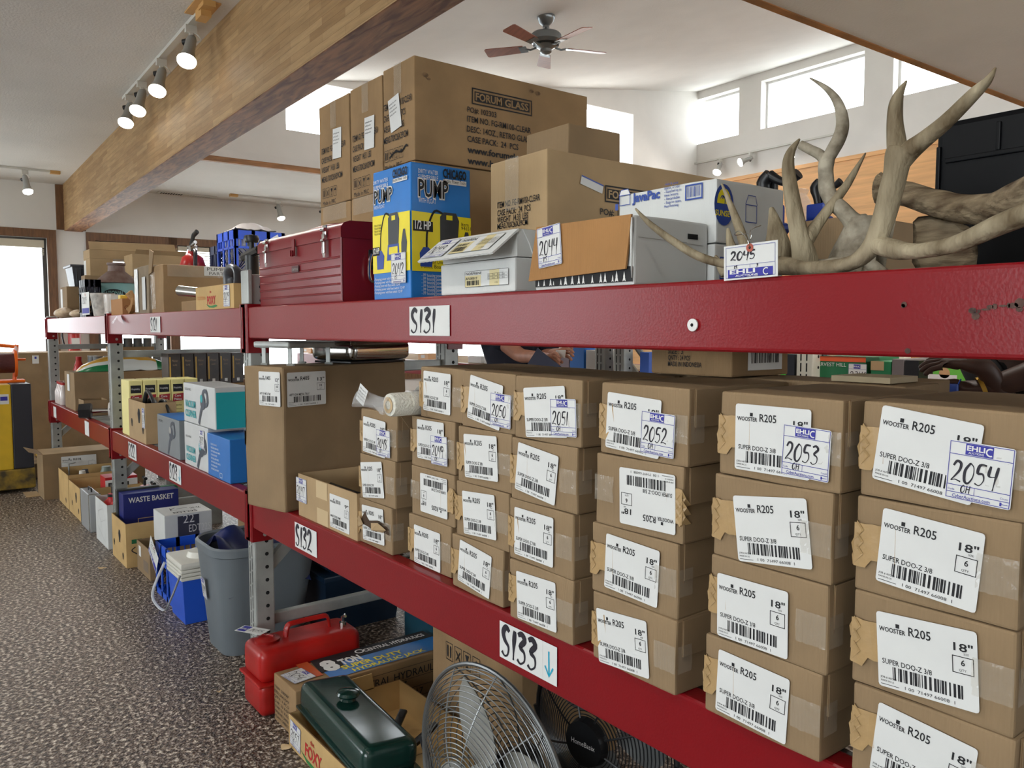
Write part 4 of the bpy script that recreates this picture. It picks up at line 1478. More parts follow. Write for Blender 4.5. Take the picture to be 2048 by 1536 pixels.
# printed face of the flap looks outward and up
FM = Matrix.Translation(hinge) @ Matrix.Rotation(ang, 4, 'X') @ frame((0, .0012, 0), (-1, 0, 0), (0, 0, 1))
FM = FM @ Matrix.Rotation(math.pi, 4, 'Z')
norprene(nb1, FM @ Matrix.Translation((.045, -.045, .0002)), .155, .062)
lot_sticker('2043', nb1, FM @ Matrix.Translation((-.098, -.046, .0004)), 'KS', 1.0, .095, .070)
q = MB().poly([(.1455, .0), (.1455, .10), (.150, .12), (.150, .02)], 0, SIDE(0, 0, 0)).prism([(.004, 0), (.075, 0), (.09, .06), (.03, .062), (.004, .045)], .1456, .149, 0, SIDE(0, 0, 0))
q = MB().prism([(.012, .058), (.10, .058), (.095, .0), (.045, -.002), (.03, .03)], .146, .150, 0, SIDE(0, 0, 0))
q.build('side_flap', M_wc, nb1)

# white carton with brown hanging flap, lot 2044
kb = Box(-1.296, -1.016, 1.066, 1.27, DK_UP, 1.604)
kb.make('white_carton', 'white carton with a brown flap hanging over its front, lot sticker 2044', 'cardboard box', M_wc, jit=.0015, seed=6)
q = MB()
q.rect(-kb.W / 2 + .002, .006, kb.W / 2 - .002, .034, .0008, 0, kb.F)
R = random.Random(3)
x = -kb.W / 2 + .01
while x < kb.W / 2 - .02:
    h = R.uniform(.010, .022)
    w = h * .45
    q.poly([(x, .007), (x + w / 2, .009), (x + w, .007), (x + w * .72, .007 + h * .45), (x + w * .8, .007 + h * .45), (x + w / 2, .007 + h), (x + w * .2, .007 + h * .45), (x + w * .28, .007 + h * .45)], 1, kb.F, .0012)
    x += w + R.uniform(.002, .02)
q.build('forest_print', [M_ink, M_white], kb.o)
q = MB()
tl, tr_, br_, bl_ = [kb.f(*p) for p in ((1080, 455), (1270, 429), (1258, 538), (1064, 563))]
q.prism([bl_, br_, tr_, tl], .004, .008, 0, kb.F)
q.prism([(kb.W / 2 - .004, .120), (kb.W / 2 - .002, .06), (kb.W / 2 + .001, .012), (kb.W / 2 + .001, .120)], .004, .007, 1, kb.F)
q.build('hanging_flap', [mat('flap_brown', (166, 122, 76), .8, var=.05, vscale=6, bump=.12, bscale=60, wave='X', spec=.25), M_wc], kb.o)
sticker_px('2044', kb, 1085, 456, 1132, 531, ang=5, out=.0102)
q = MB()
y, z = kb.s_(1386, 475)
q.rect(y - .018, z - .004, y + .012, z + .006, .0006, 0, kb.S)
y, z = kb.s_(1302, 452)
q.rect(y - .008, z - .003, y + .010, z + .004, .0006, 0, kb.S)
for u0, v0, u1, v1 in ((1275, 474, 1372, 486), (1372, 488, 1405, 492)):
    a, b2 = kb.s_(u0, v0), kb.s_(u1, v1)
    q.stroke([a, b2], .0012, 1, .0006, kb.S)
q.build('hand_holes', [M_hole, M_lampgrey], kb.o)
# ------------------------------------------------------------------ antlers and skull on the top shelf
m = mat('antler_bone', (168, 156, 130), .7, rgb2=(104, 90, 68), vscale=24, bump=.7, bscale=70, spec=.25, stretch=(1, 1, .3))
M_bone = mat('skull_bone', (176, 168, 150), .75, rgb2=(112, 102, 86), vscale=30, bump=.7, bscale=40, spec=.2)


def chain(mb, pts, n=12, k=4, knob=0.0, seed=1, flat=1.0):
    P, R = [], []
    for u, v, y, r in pts:
        p = V(u, v, Y=y)
        P.append(p)
        R.append(r * (p - EYE).dot(FWD) / FPX)
    Q = smooth_path(P, k)
    S = [q.x for q in smooth_path([Vector((a, 0, 0)) for a in R], k)]
    i0 = len(mb.v)
    mb.tube(Q, [max(s_, .0012) for s_ in S], 0, n, True, 0, None, flat)
    if knob:
        for i in range(i0, len(mb.v)):
            p = mb.v[i]
            mb.v[i] = p + noise.noise_vector(p * 38 + Vector((seed, 0, 0))) * knob
    return mb


def horn(name, label, mb, m_, fix=None):
    c = sum(mb.v, Vector()) / len(mb.v)
    z = min(p.z for p in mb.v)
    org = Vector((c.x, c.y, z))
    mb.v = [p - org for p in mb.v]
    o = mb.build(name, m_, smooth=True, loc=org + Vector((0, 0, DK_UP + .0008 - z)) if fix is None else org)
    md = o.modifiers.new('round', 'SUBSURF')
    md.levels = md.render_levels = 1
    return tag(o, label, 'antler')


mb = MB()
ya = 1.13
chain(mb, [(1552, 524, ya, 20), (1562, 527, ya, 19), (1600, 530, ya - .01, 16), (1640, 531, ya - .015, 15), (1709, 518, ya - .02, 16), (1752, 474, ya - .02, 21), (1775, 405, ya - .02, 23), (1788, 350, ya - .02, 24), (1799, 300, ya - .02, 27), (1803, 286, ya - .02, 24)], 14, knob=.0018)
chain(mb, [(1796, 310, ya - .02, 20), (1793, 275, ya - .02, 19), (1790, 237, ya - .02, 16), (1792, 202, ya - .02, 14), (1800, 178, ya - .02, 9), (1814, 154, ya - .02, 2)])
chain(mb, [(1800, 318, ya - .02, 22), (1818, 297, ya - .02, 22), (1848, 273, ya - .03, 18), (1894, 235, ya - .04, 16), (1946, 183, ya - .05, 14), (1976, 154, ya - .06, 9), (1992, 127, ya - .06, 2)])
chain(mb, [(1745, 480, ya - .02, 18), (1787, 492, ya - .03, 21), (1834, 496, ya - .04, 16), (1912, 481, ya - .05, 18), (1990, 446, ya - .06, 22), (2070, 412, ya - .07, 24), (2140, 370, ya - .08, 18)])
chain(mb, [(1560, 524, ya, 15), (1500, 526, ya, 10), (1447, 522, ya - .02, 9), (1396, 507, ya - .04, 9), (1346, 477, ya - .06, 8), (1299, 442, ya - .085, 6), (1270, 411, ya - .10, 2)])
chain(mb, [(1560, 528, ya, 12), (1520, 522, ya + .01, 12), (1496, 500, ya + .02, 11), (1480, 455, ya + .02, 10), (1464, 412, ya + .03, 7), (1443, 361, ya + .03, 2)])
horn('antler', 'large branched tan antler in front, with one long tine reaching left past the lot tag', mb, m)

mb = MB()
yp = 1.215
chain(mb, [(1474, 515, yp, 12), (1471, 490, yp, 13), (1461, 455, yp, 9), (1456, 424, yp, 3)])
chain(mb, [(1452, 520, yp, 10), (1440, 500, yp, 8), (1431, 480, yp, 3)])
chain(mb, [(1545, 512, yp, 32), (1556, 470, yp, 30), (1553, 430, yp, 19), (1547, 398, yp, 10), (1543, 381, yp, 4)], flat=.45)
chain(mb, [(1612, 520, yp, 30), (1610, 480, yp - .01, 26), (1598, 430, yp - .02, 19), (1585, 360, yp - .02, 16), (1577, 300, yp - .02, 13), (1583, 268, yp - .02, 9), (1601, 242, yp - .02, 2)], flat=.7)
chain(mb, [(1612, 450, yp - .01, 16), (1640, 408, yp + .02, 12), (1690, 342, yp + .05, 9), (1712, 306, yp + .06, 6), (1733, 270, yp + .07, 1.5)])
poly_ = [(1458, 518), (1468, 488), (1500, 470), (1545, 476), (1590, 480), (1630, 486), (1640, 518)]
pts = [V(u, v, Y=yp) for u, v in poly_]
nn = len(pts)
mb.add([p + Vector((0, -.008, 0)) for p in pts] + [p + Vector((0, .010, 0)) for p in pts], [tuple(range(nn)), tuple(range(nn, 2 * nn))[::-1]] + [(i, nn + i, nn + (i + 1) % nn, (i + 1) % nn) for i in range(nn)])
horn('antler', 'palmate antler with upright tines behind the hanging lot tag', mb, m)

mb = MB()
ys = 1.27
# skull cap: a bent, thick plate of bone
def skull(u, v):
    c = V(1712, 462, Y=ys)
    s_ = (c - EYE).dot(FWD) / FPX
    x = (u - .5) * 112 * s_ * (1.05 - .35 * v)
    z = (v - .5) * 108 * s_
    y = .045 * (1 - (2 * u - 1) ** 2) * .6
    return c + Vector((x + z * .38, -y + noise.noise(Vector((u * 5, v * 5, 2))) * .006, z))
mb.grid(skull, 10, 10)
i1 = len(mb.v)
mb.grid(lambda u, v: skull(1 - u, v) + Vector((0, .035, 0)), 10, 10)
chain(mb, [(1722, 425, ys, 26), (1712, 418, ys, 27), (1704, 411, ys - .005, 19), (1688, 394, ys - .01, 17), (1670, 377, ys - .01, 17), (1655, 350, ys - .01, 16), (1651, 318, ys - .01, 15), (1655, 290, ys - .01, 15), (1659, 276, ys - .01, 13)], 14, knob=.003, seed=4)
chain(mb, [(1656, 296, ys - .01, 12), (1640, 280, ys - .01, 11), (1622, 271, ys - .01, 10), (1600, 260, ys - .01, 9)])
chain(mb, [(1656, 290, ys - .01, 13), (1668, 268, ys - .01, 14), (1680, 245, ys - .01, 14), (1686, 217, ys - .01, 13), (1678, 178, ys - .015, 10), (1655, 148, ys - .02, 6), (1619, 126, ys - .02, 1.5)])
chain(mb, [(1720, 500, ys - .03, 17), (1700, 502, ys - .03, 15), (1658, 498, ys - .04, 14), (1620, 502, ys - .04, 11), (1588, 508, ys - .04, 8)], 12, knob=.005, seed=9)
chain(mb, [(1770, 520, ys + .02, 12), (1740, 500, ys, 16), (1700, 470, ys, 16)], 10, knob=.003)
horn('antler', 'pale cracked skull cap carrying one curved forked antler', mb, M_bone)

mb = MB()
ym = 1.44
chain(mb, [(1764, 362, ym, 34), (1780, 364, ym, 24), (1822, 372, ym, 25), (1868, 386, ym - .02, 27), (1925, 397, ym - .05, 29), (1985, 396, ym - .09, 32), (2048, 372, ym - .13, 38), (2130, 330, ym - .18, 40)], 18, knob=.003, seed=2)
c = V(1762, 362, Y=ym)
s_ = (c - EYE).dot(FWD) / FPX
vs, fs = [], []
N = 26
for j in range(2):
    for i in range(N):
        a = 2 * math.pi * i / N
        r = (36 + (4 if i % 2 else -1)) * s_
        vs.append(c + Vector((-.010 + .022 * j + .25 * r * math.cos(a) * 0, r * math.cos(a) * .8, r * math.sin(a))))
fs = [tuple(range(N))[::-1], tuple(range(N, 2 * N))] + [(i, (i + 1) % N, N + (i + 1) % N, N + i) for i in range(N)]
mb.add(vs, fs)
poly_ = [(1800, 540), (1832, 480), (1812, 412), (1850, 405), (1925, 420), (1962, 440), (1958, 486), (1968, 540)]
pts = [V(u, v, Y=ym - .01) for u, v in poly_]
nn = len(pts)
mb.add([p + Vector((0, -.010, 0)) for p in pts] + [p + Vector((0, .012, 0)) for p in pts], [tuple(range(nn)), tuple(range(nn, 2 * nn))[::-1]] + [(i, nn + i, nn + (i + 1) % nn, (i + 1) % nn) for i in range(nn)])
mo = horn('antler', 'heavy furrowed antler with a toothed burr, in front of the black panel', mb, mat('moose_antler', (154, 138, 112), .75, rgb2=(78, 62, 46), vscale=34, bump=.9, bscale=50, spec=.2, stretch=(.35, 1, 1.6)))

# hanging lot tag 2045
tg = empty('lot_tag', V(1500, 522, Y=1.044), 'white hanging lot tag 2045 wired to the antlers', 'tag')
c0 = tg.location
(a, b2) = (V(1447, 490, Y=1.044), V(1553, 552, Y=1.044))
w, h = b2.x - a.x, a.z - b2.z
F = Matrix.Rotation(math.radians(-1.5), 4, 'Y') @ FRONT(0, 0, 0)
mb = MB().box(-w / 2, w / 2, -h / 2, h / 2, -.0006, 0, 0, F)
z = .0006
mb.frame_rect(-w / 2 + .004, -h / 2 + .003, w / 2 - .004, h / 2 - .003, .0006, z, 1, F)
mb.rect(-w / 2 + .008, -h * .45, w / 2 - .008, -h * .20, z, 1, F)
mb.text('EHLI', -w * .38, -h * .33, h * .17, 3, z + .0004, F, bold=.03, width=w * .48)
mb.text('AUCTIONS', -w * .27, -h * .415, h * .075, 3, z + .0004, F, bold=.02, width=w * .42)
mb.text('1920 - 2020', -w * .05, -h * .447, h * .04, 3, z + .0004, F, width=w * .2)
mb.ring(w * .30, -h * .325, h * .075, h * .105, z + .0004, 3, F, 18, math.radians(50), math.radians(310))
mb.rect(-w / 2 + .004, -h * .09, w / 2 - .004, -h * .08, z, 1, F).rect(0, -h * .19, .0006, -h * .08, z, 1, F)
mb.hand('2045', -w * .37, h * .06, h * .25, .0030, 2, z, F, sx=1.25)
mb.hand('KS', -w * .30, -h * .185, h * .09, .0014, 2, z, F)
mb.hand('3', w * .12, -h * .185, h * .09, .0014, 2, z, F)
mb.build('card', [M_paper, M_blue, M_marker, M_white], tg)
MB().ring(0, h * .38, .0022, .0065, .0008, 0, F, 18).disc(0, h * .38, .0022, .0008, 1, F).build('grommet', [mat('brick_red_ring', (170, 84, 66), .6), M_ink], tg)
q = MB()
g = F @ Vector((0, h * .38, .001))
q.tube([g, g + Vector((-.004, -.002, .014)), V(1478, 462, Y=1.10) - c0, V(1470, 470, Y=1.12) - c0, V(1500, 468, Y=1.10) - c0, g + Vector((.002, -.002, .012)), V(1502, 460, Y=1.09) - c0, V(1522, 451, Y=1.08) - c0], .0007, 0, 5, k=4)
q.build('wire', M_chrome, tg)

# carton edge behind the antlers with two clamps and a bag on it
cb = Box(V(1596, 440, Y=1.62).x, V(1720, 440, Y=1.62).x, 1.62, 1.90, DK_UP, V(1660, 436, Y=1.62).z)
cb.make('carton', 'low brown carton behind the antlers, under the blue clamps', 'cardboard box', M_card, jit=0)


def clamp_tool(u, v, w, y, label, sink=None):
    p = V(u, v, Y=y)
    s_ = (p - EYE).dot(FWD) / FPX * w / 60
    e = empty('clamp', (p.x, y, sink), label, 'clamp', 'blue and black clamps behind the antlers')
    k = p.z - sink
    A = Matrix.Translation((0, 0, k))
    MB().rbox(-30 * s_, 26 * s_, -16 * s_, 16 * s_, -26 * s_, 18 * s_, 6 * s_, 0, A).rbox(-36 * s_, 20 * s_, -14 * s_, 14 * s_, -48 * s_, -20 * s_, 10 * s_, 0, A).cyl((20 * s_, -20 * s_, -28 * s_), (20 * s_, 20 * s_, -28 * s_), 13 * s_, None, 0, 14, A).build('clamp_body', mat('clamp_blue', (28, 58, 150), .35, spec=.5), e)
    q = MB().tube([(-4 * s_, 0, 14 * s_), (-8 * s_, 0, 36 * s_), (-14 * s_, 0, 62 * s_), (0, 0, 78 * s_)], [9 * s_, 10 * s_, 14 * s_, 12 * s_], 0, 10, k=3, M=A)
    q.tube([(0, 0, 76 * s_), (22 * s_, 0, 62 * s_), (40 * s_, 0, 58 * s_), (62 * s_, 0, 70 * s_)], [10 * s_, 8 * s_, 8 * s_, 11 * s_], 0, 10, k=3, M=A)
    q.build('jaw', M_black, e, smooth=True)
    q = MB().rbox(-6 * s_, 6 * s_, 10 * s_, 20 * s_, -k + .0005, 70 * s_, .002, 0, A)
    q.build('bar', M_black, e)
    return e


clamp_tool(1538, 430, 62, 1.66, 'blue and black clamp right of the white carton with blue lettering', DK_UP + .0008)
clamp_tool(1638, 421, 44, 1.75, 'second blue and black clamp, between the antler tines', cb.z1 + .0006)
q = MB()
p = V(1601, 392, Y=1.80)
q.lathe([(.02, 0), (.028, .02), (.030, .05), (.022, .075), (.014, .09), (.018, .10), (.0, .104)], 14)
for i in range(len(q.v)):
    q.v[i] += noise.noise_vector(q.v[i] * 40) * .005
o = q.build('plastic_bag', M_clear, smooth=True, loc=(p.x, 1.80, cb.z1 + .003))
tag(o, 'crumpled clear plastic bag standing behind the upright antler tine', 'bag')

# big black panel at the right end
tvx, tvy = V(1872, 300, Y=1.72).x, 1.72
tvw, tz0, tz1 = .95, DK_UP + .0006, V(1872, 247, Y=1.72).z
e = empty('television', (tvx + tvw / 2, tvy, tz0), 'large black plastic panel seen from behind, at the right end of the top shelf', 'television')
hh = tz1 - tz0
M_tv = mat('tv_black', (6, 8, 12), .4, spec=.16)
mb = MB().rbox(-tvw / 2, tvw / 2, 0, .05, .0, hh, .012, 0)
mb.build('back_panel', M_tv, e)
mb = MB()
mb.rbox(-tvw / 2 + .02, tvw / 2 - .02, -.006, .002, hh - .085, hh - .075, .002)
for x in (-.36, -.17, .05, .27):
    mb.rbox(x, x + .008, -.006, .002, hh - .075, hh - .02, .002)
mb.rbox(-tvw / 2 + .004, -tvw / 2 + .012, -.008, .002, .03, hh - .05, .002)
mb.build('ribs', M_tv, e)
mb = MB().rect(-.26, hh - .135, -.235, hh - .11, .0006, 0, FRONT(0, 0, 0)).rect(.1, hh - .135, .125, hh - .11, .0006, 0, FRONT(0, 0, 0))
mb.build('mounting_holes', M_hole, e)
mb = MB().rbox(-.22, .30, -.07, .0, .0, .17, .02)
mb.build('stand_cover', M_tv, e)

# ------------------------------------------------------------------ lower shelf, left end of the nearest bay
FLc, FRc = Vector((-2.787, .946, DK_LO)), Vector((-2.593, 1.034, DK_LO))
yaw = math.radians(15)
W, D, H = .22, .58, .496
FLc = FRc - Vector((math.cos(yaw), math.sin(yaw), 0)) * W
mb = MB().rbox(0, W, 0, D, 0, H, .008, 0, jit=.004, seed=12, cuts=4)
tall = mb.build('tall_carton', [M_card], loc=FLc, rot=(0, 0, yaw))
tag(tall, 'tall brown carton with two white labels, standing at the left end of the lower shelf', 'cardboard box')
F = FRONT(0, -.0045, 0)
S = SIDE(W + .0045, 0, 0)
for M in (F @ Matrix.Translation((W - .067, H - .075, .0008)), S @ Matrix.Translation((.095, H - .077, .0008))):
    mb = shipping_label(M, 'R405', '13"', '10', 'HEFTY DW METAL TRAY', w=.118 if M[1][3] < .05 else .165, h=.117, seed=9)
    mb.build('shipping_label', [M_paper, M_ink], tall)
mb = MB()
n = 12
R = random.Random(4)
L_ = [(-.03 - R.uniform(0, .012), H * (1 - i / n) - .01) for i in range(n + 1)]
mb.add([(.004, .0, H * (1 - i / n)) for i in range(n + 1)] + [(x, .03, z) for x, z in L_], [(i, i + 1, n + 2 + i, n + 1 + i) for i in range(n)])
mb.add([(-.03, .03, .25), (.002, -.004, .27), (.002, -.004, .22), (-.02, .02, .20)], [(0, 1, 2, 3)])
mb.build('torn_flap', mat('torn_card_dark', (112, 86, 58), .9), tall)

o = open_carton('carton', 'open brown carton with lot sticker 2047 on the lower shelf against the tall carton', 'cardboard box', -2.545, -2.115, 1.062, 1.36, DK_LO, .914, M_card_l)
F = FRONT(0, -.0006, 0)
x = lambda u: V(u, 1000, Y=1.062).x + 2.33
lot_sticker('2047', o, F @ Matrix.Translation((x(604), .088, .0003)), 'OH', 1.0, .085, .080)
shipping_label(F @ Matrix.Translation((x(679), .062, .0003)), 'R018', '9"', '12', 'MAGIC KOTER FRAME', w=.135, h=.105).build('shipping_label', [M_paper, M_ink], o)
mb = MB().rect(x(633), .085, x(655), .140, .0004, 0, F).rect(x(634), .002, x(656), .052, .0004, 0, F)
mb.build('packing_tape', mat('beige_tape', (196, 172, 132), .5), o)
for i in range(4):
    q = MB()
    zz = .80 + .022 * i
    dx = .012 * (i % 2)
    q.tube([(-.17, 0, 0), (.02, 0, .0), (.05, .02, 0), (.05, .10, 0), (.02, .12, 0), (-.12, .12, 0)], .006, 0, 8, k=2)
    q.cyl((.05, .06, 0), (.15, .06, .0), .012, .014, 0, 10)
    q = q.build('roller_frame', M_black, smooth=True, loc=(-2.32 + dx, 1.13 + .006 * i, DK_LO + .0195 + .0284 * i))
    tag(q, 'black paint roller frame in the open carton marked 2047', 'paint tool', 'roller frames in the open carton')
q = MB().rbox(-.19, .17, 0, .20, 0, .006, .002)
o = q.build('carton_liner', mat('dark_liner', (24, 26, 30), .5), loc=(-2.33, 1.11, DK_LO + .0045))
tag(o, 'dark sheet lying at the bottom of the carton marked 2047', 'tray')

# paint roller in a plastic bag
zr = DK_LO + 3 * (RH + .0004)
p = V(789, 812, Z=zr + .033)
e = empty('paint_roller', (p.x - .03, p.y, zr + .001), 'white paint roller cover in a clear plastic bag on the carton marked 2048', 'paint roller', rz=math.radians(4))
MB().lathe([(.006, 0), (.022, 0), (.029, .002), (.031, .010), (.031, .17), (.022, .175), (.006, .175)], 24, 0, Matrix.Translation((0, 0, .032)) @ Matrix.Rotation(math.radians(-90), 4, 'X')).build('roller_nap', mat('roller_white', (222, 220, 208), .95, bump=.5, bscale=160), e, smooth=True)
MB().ring(0, 0, .012, .021, .0015, 0, Matrix.Translation((0, 0, .032)) @ FRONT(0, -.001, 0)).build('roller_core', mat('core_tan', (204, 178, 140), .8), e)
q = MB()
q.tube([(0, -.002, .032), (-.03, -.02, .038), (-.075, -.05, .05)], [.031, .02, .03], 0, 12, k=3, flat=.6)
for i in range(len(q.v)):
    q.v[i] += noise.noise_vector(q.v[i] * 60) * .005
q.tube([(0, .06, .034), (0, .18, .034)], .0335, 0, 18)
q.build('plastic_bag', M_clear, e, smooth=True)
q = MB()
M = frame((-.055, -.046, .058), (.8, .1, -.5), (.35, .0, .6))
q.rect(-.018, -.024, .018, .024, 0, 0, M)
for i in range(4):
    q.text('roller cover 9 in', -.015, .012 - .009 * i, .007, 1, .0005, M, width=.03)
q.build('bag_label', [M_paper, M_ink], e)
q = MB().tube([(0, .10, .032), (0, .172, .032)], .0322, 0, 20, cap=False)
q.build('sleeve', mat('sleeve_blue', (34, 74, 160), .5), e, smooth=True)

# camp stove on legs and roasting pan on top of the tall carton
ztop = DK_LO + H
e = empty('camp_stove', FLc + Vector((0, 0, H + .0005)), 'small metal stove standing on folded strap legs on the tall carton', 'camp stove', rz=yaw)
mb = MB().rbox(.0, W - .02, .04, .25, .062, .085, .008)
mb.build('tray', M_grey, e)
for x_, y_ in ((.04, .055), (W - .06, .075), (.02, .235), (W - .05, .235)):
    q = MB()
    q.rbox(x_ - .011, x_ + .011, y_, y_ + .003, .002, .064, .001)
    q.tube([(x_ - .014, y_, .004), (x_ + .03, y_ - .005, .004)], .004, 0, 6)
    q.build('leg', M_grey, e)
e = empty('roasting_pan', FLc + Vector((0, 0, H + .0005)), 'polished steel roasting pan with black base resting on the tall carton', 'pan', rz=yaw)
tilt = Matrix.Identity(4)
q = MB().rbox(.0, W + .015, .29, .60, .010, .085, .032, 0, tilt, seg=4)
q.build('pan_body', M_steel, e, smooth=True)
q = MB().rbox(-.01, W + .025, .28, .61, .083, .089, .003, 0, tilt)
q.build('pan_rim', M_chrome, e)
q = MB().rbox(.015, W, .30, .58, .001, .0095, .003)
q.build('black_base', M_black, e)
# ------------------------------------------------------------------ floor of the nearest bay
# red fuel tank
e = empty('fuel_tank', (-2.835, .99, 0), 'red metal fuel tank with carry handle lying on the carpet at the rack foot', 'fuel tank')
M_tank = mat('tank_red', (168, 24, 20), .34, var=.16, vscale=6, bump=.06, bscale=30, spec=.5)
q = MB().rbox(-.095, .095, .0, .40, .001, .125, .03, 0, seg=4).rbox(-.095, .095, .0, .40, .12, .245, .04, 0, seg=5)
q.build('tank_body', M_tank, e, smooth=True)
MB().rbox(-.105, .105, -.010, .410, .117, .127, .004).build('seam_flange', M_tank, e)
q = MB().tube([(0, .13, .243), (0, .14, .285), (0, .17, .292), (0, .27, .292), (0, .30, .285), (0, .31, .243)], .011, 0, 8, k=3, flat=.6)
q.build('carry_handle', M_tank, e, smooth=True)
q = MB().lathe([(.045, .242), (.047, .254), (.036, .258), (.03, .262), (.012, .264), (0, .264)], 24, 0, Matrix.Translation((-.01, .065, 0)))
q.rbox(-.03, .03, -.004, .004, .258, .270, .002, 0, Matrix.Translation((-.01, .065, 0)) @ Matrix.Rotation(.6, 4, 'Z'))
q.build('filler_cap', M_tank, e, smooth=True)
q = MB().cyl((.03, .35, .243), (.03, .35, .262), .014, None, 0, 10).cyl((.03, .35, .262), (.03, .35, .285), .007, None, 0, 8).tube([(.03, .35, .28), (.04, .355, .292), (.055, .35, .29)], .005, 0, 6)
q.build('valve', M_steel, e)
tg = empty('lot_tag', (-2.90, 1.02, .2745), 'white lot tag lying on the filler cap of the red fuel tank', 'tag', rz=math.radians(30))
q = MB().box(-.06, .06, -.028, .028, .0, .001, 0).rect(-.054, -.024, -.018, .024, .0016, 1).text('EHLI', -.052, -.008, .018, 0, .002, None, bold=.03, width=.032).hand('2055', -.01, -.012, .022, .002, 2, .0016)
q.build('card', [M_paper, M_blue, M_marker], tg)
MB().tube([(.05, 0, .002), (.07, -.01, -.004), (.10, .03, .004), (.12, .05, -.008)], .0007, 0, 5, k=3).build('wire', M_chrome, tg)

# jack carton
jx = Box(-2.722, -2.525, 1.03, 1.66, .0005, .172)
jx.make('carton', 'long brown jack carton with blue printed top beside the fuel tank', 'cardboard box', M_card_d, jit=.002, seed=7)
Tm = frame((jx.W / 2 - .004, .0, jx.H + .0024), (0, 1, 0), (-1, 0, 0))
q = MB()
q.rect(.14, .01, .625, .20, .0002, 0, Tm)
q.rect(.14, .125, .625, .20, .0005, 1, Tm)
q.poly([(.13, .08), (.22, .07), (.24, .19), (.14, .20)], 1, Tm, .0007)
q.rect(.085, .06, .13, .20, .0005, 4, Tm)
q.text('8', .15, .075, .125, 2, .0012, Tm, bold=.06, width=.06)
q.text('TON', .22, .095, .07, 2, .0012, Tm, bold=.05, width=.085)
q.text('SUPER DUTY', .205, .055, .045, 3, .0012, Tm, bold=.03, width=.25)
q.text('HYDRAULIC JACK', .23, .018, .036, 3, .0012, Tm, bold=.03, width=.30)
q.text('CENTRAL HYDRAULICS', .34, .150, .038, 2, .0012, Tm, bold=.03, width=.265)
q.ring(.325, .168, .012, .018, .0012, 2, Tm, 20)
q.build('printed_top', [mat('print_lightblue', (36, 110, 180), .35, spec=.5), M_ink, M_white, M_pyel, mat('print_orange', (190, 84, 40), .5)], jx.o)
lot_sticker('2056', jx.o, Tm @ Matrix.Translation((.055, .105, .0006)) @ Matrix.Rotation(math.radians(-82), 4, 'Z'), 'KS', 1.0, .10, .085)
q = MB()
q.text('CENTRAL HYDRAULICS', .20, .105, .040, 0, .0005, jx.S, width=.40)
q.text('S38397', .30, .068, .036, 0, .0005, jx.S, width=.13)
q.text('PU # 0900H-809517', .20, .030, .032, 0, .0005, jx.S, width=.30)
for z in (.145, .098, .060, .022):
    q.rect(.195, z, .60, z + .0015, .0005, 0, jx.S)
q.build('side_printing', M_ink, jx.o)
q = MB()
for i in range(7):
    q.text(('ITEM 38397', 'SIZE: 24X18X9', 'QTY: 1 PCS', 'G.W. 23 KGS', 'N.W. 21 KGS', 'MADE IN CHINA', 'HEAVY OBJECT')[i], -.09, .125 - .018 * i, .014, 0, .0005, jx.F, width=.13)
q.build('front_printing', M_ink, jx.o)

# produce carton with lot 2057, green lid and parts in it
fx = open_carton('produce_carton', 'low open produce carton with lot sticker 2057 on the carpet under the green lid', 'cardboard box', -2.515, -2.02, 1.0, 1.425, .0005, .112, M_card_y)
F = FRONT(0, -.0006, 0)
lot_sticker('2057', fx, F @ Matrix.Translation((-.19, .055, .0004)) @ Matrix.Rotation(math.radians(-4), 4, 'Z'), 'KS', 1.0, .085, .085)
q = MB().text('FOXY', -.115, .026, .060, 0, .0006, F, bold=.03, width=.13, shear=.1).text('the', -.07, .078, .022, 0, .0006, F, bold=.02)
q.poly([(-.15, .028), (-.10, .004), (-.04, .0), (.02, .004), (.04, .022), (-.02, .012), (-.10, .016)], 1, F, .0006)
q.build('printing', [mat('produce_red', (180, 40, 36), .7), mat('produce_green', (46, 120, 60), .7)], fx)
q = MB().text('CALIFORNIA', -.235, .07, .028, 0, .0006, F, width=.03)
q.build('printing_small', mat('produce_orange', (206, 130, 60), .7), fx)
for x_ in (-.2475,):
    MB().prism([(.10, .108), (.32, .108), (.31, .165), (.12, .165)], 0, .004, 0, SIDE(x_, 0, 0)).build('raised_end', M_card_y, fx)
M_green = mat('dark_green_enamel', (16, 48, 42), .16, var=.05, vscale=5, spec=.6)
e = empty('roaster_lid', (-2.225, 1.095, .1205), 'glossy dark green lid with round knob leaning across the produce carton', 'lid', rz=math.radians(-4))
e.rotation_euler = (math.radians(-4), math.radians(0), math.radians(-4))
q = MB().rbox(-.275, .275, -.088, .088, .0, .095, .036, 0, seg=5)
q.build('lid_shell', M_green, e, smooth=True)
q = MB().rbox(-.279, .279, -.092, .092, .0, .010, .004, 0)
q.build('lid_rim', M_green, e, smooth=True)
q = MB().lathe([(.026, 0), (.020, .010), (.034, .014), (.038, .020), (.034, .028), (.018, .033), (0, .034)], 24, 0, Matrix.Translation((-.06, 0, .094)))
q.build('knob', M_green, e, smooth=True)
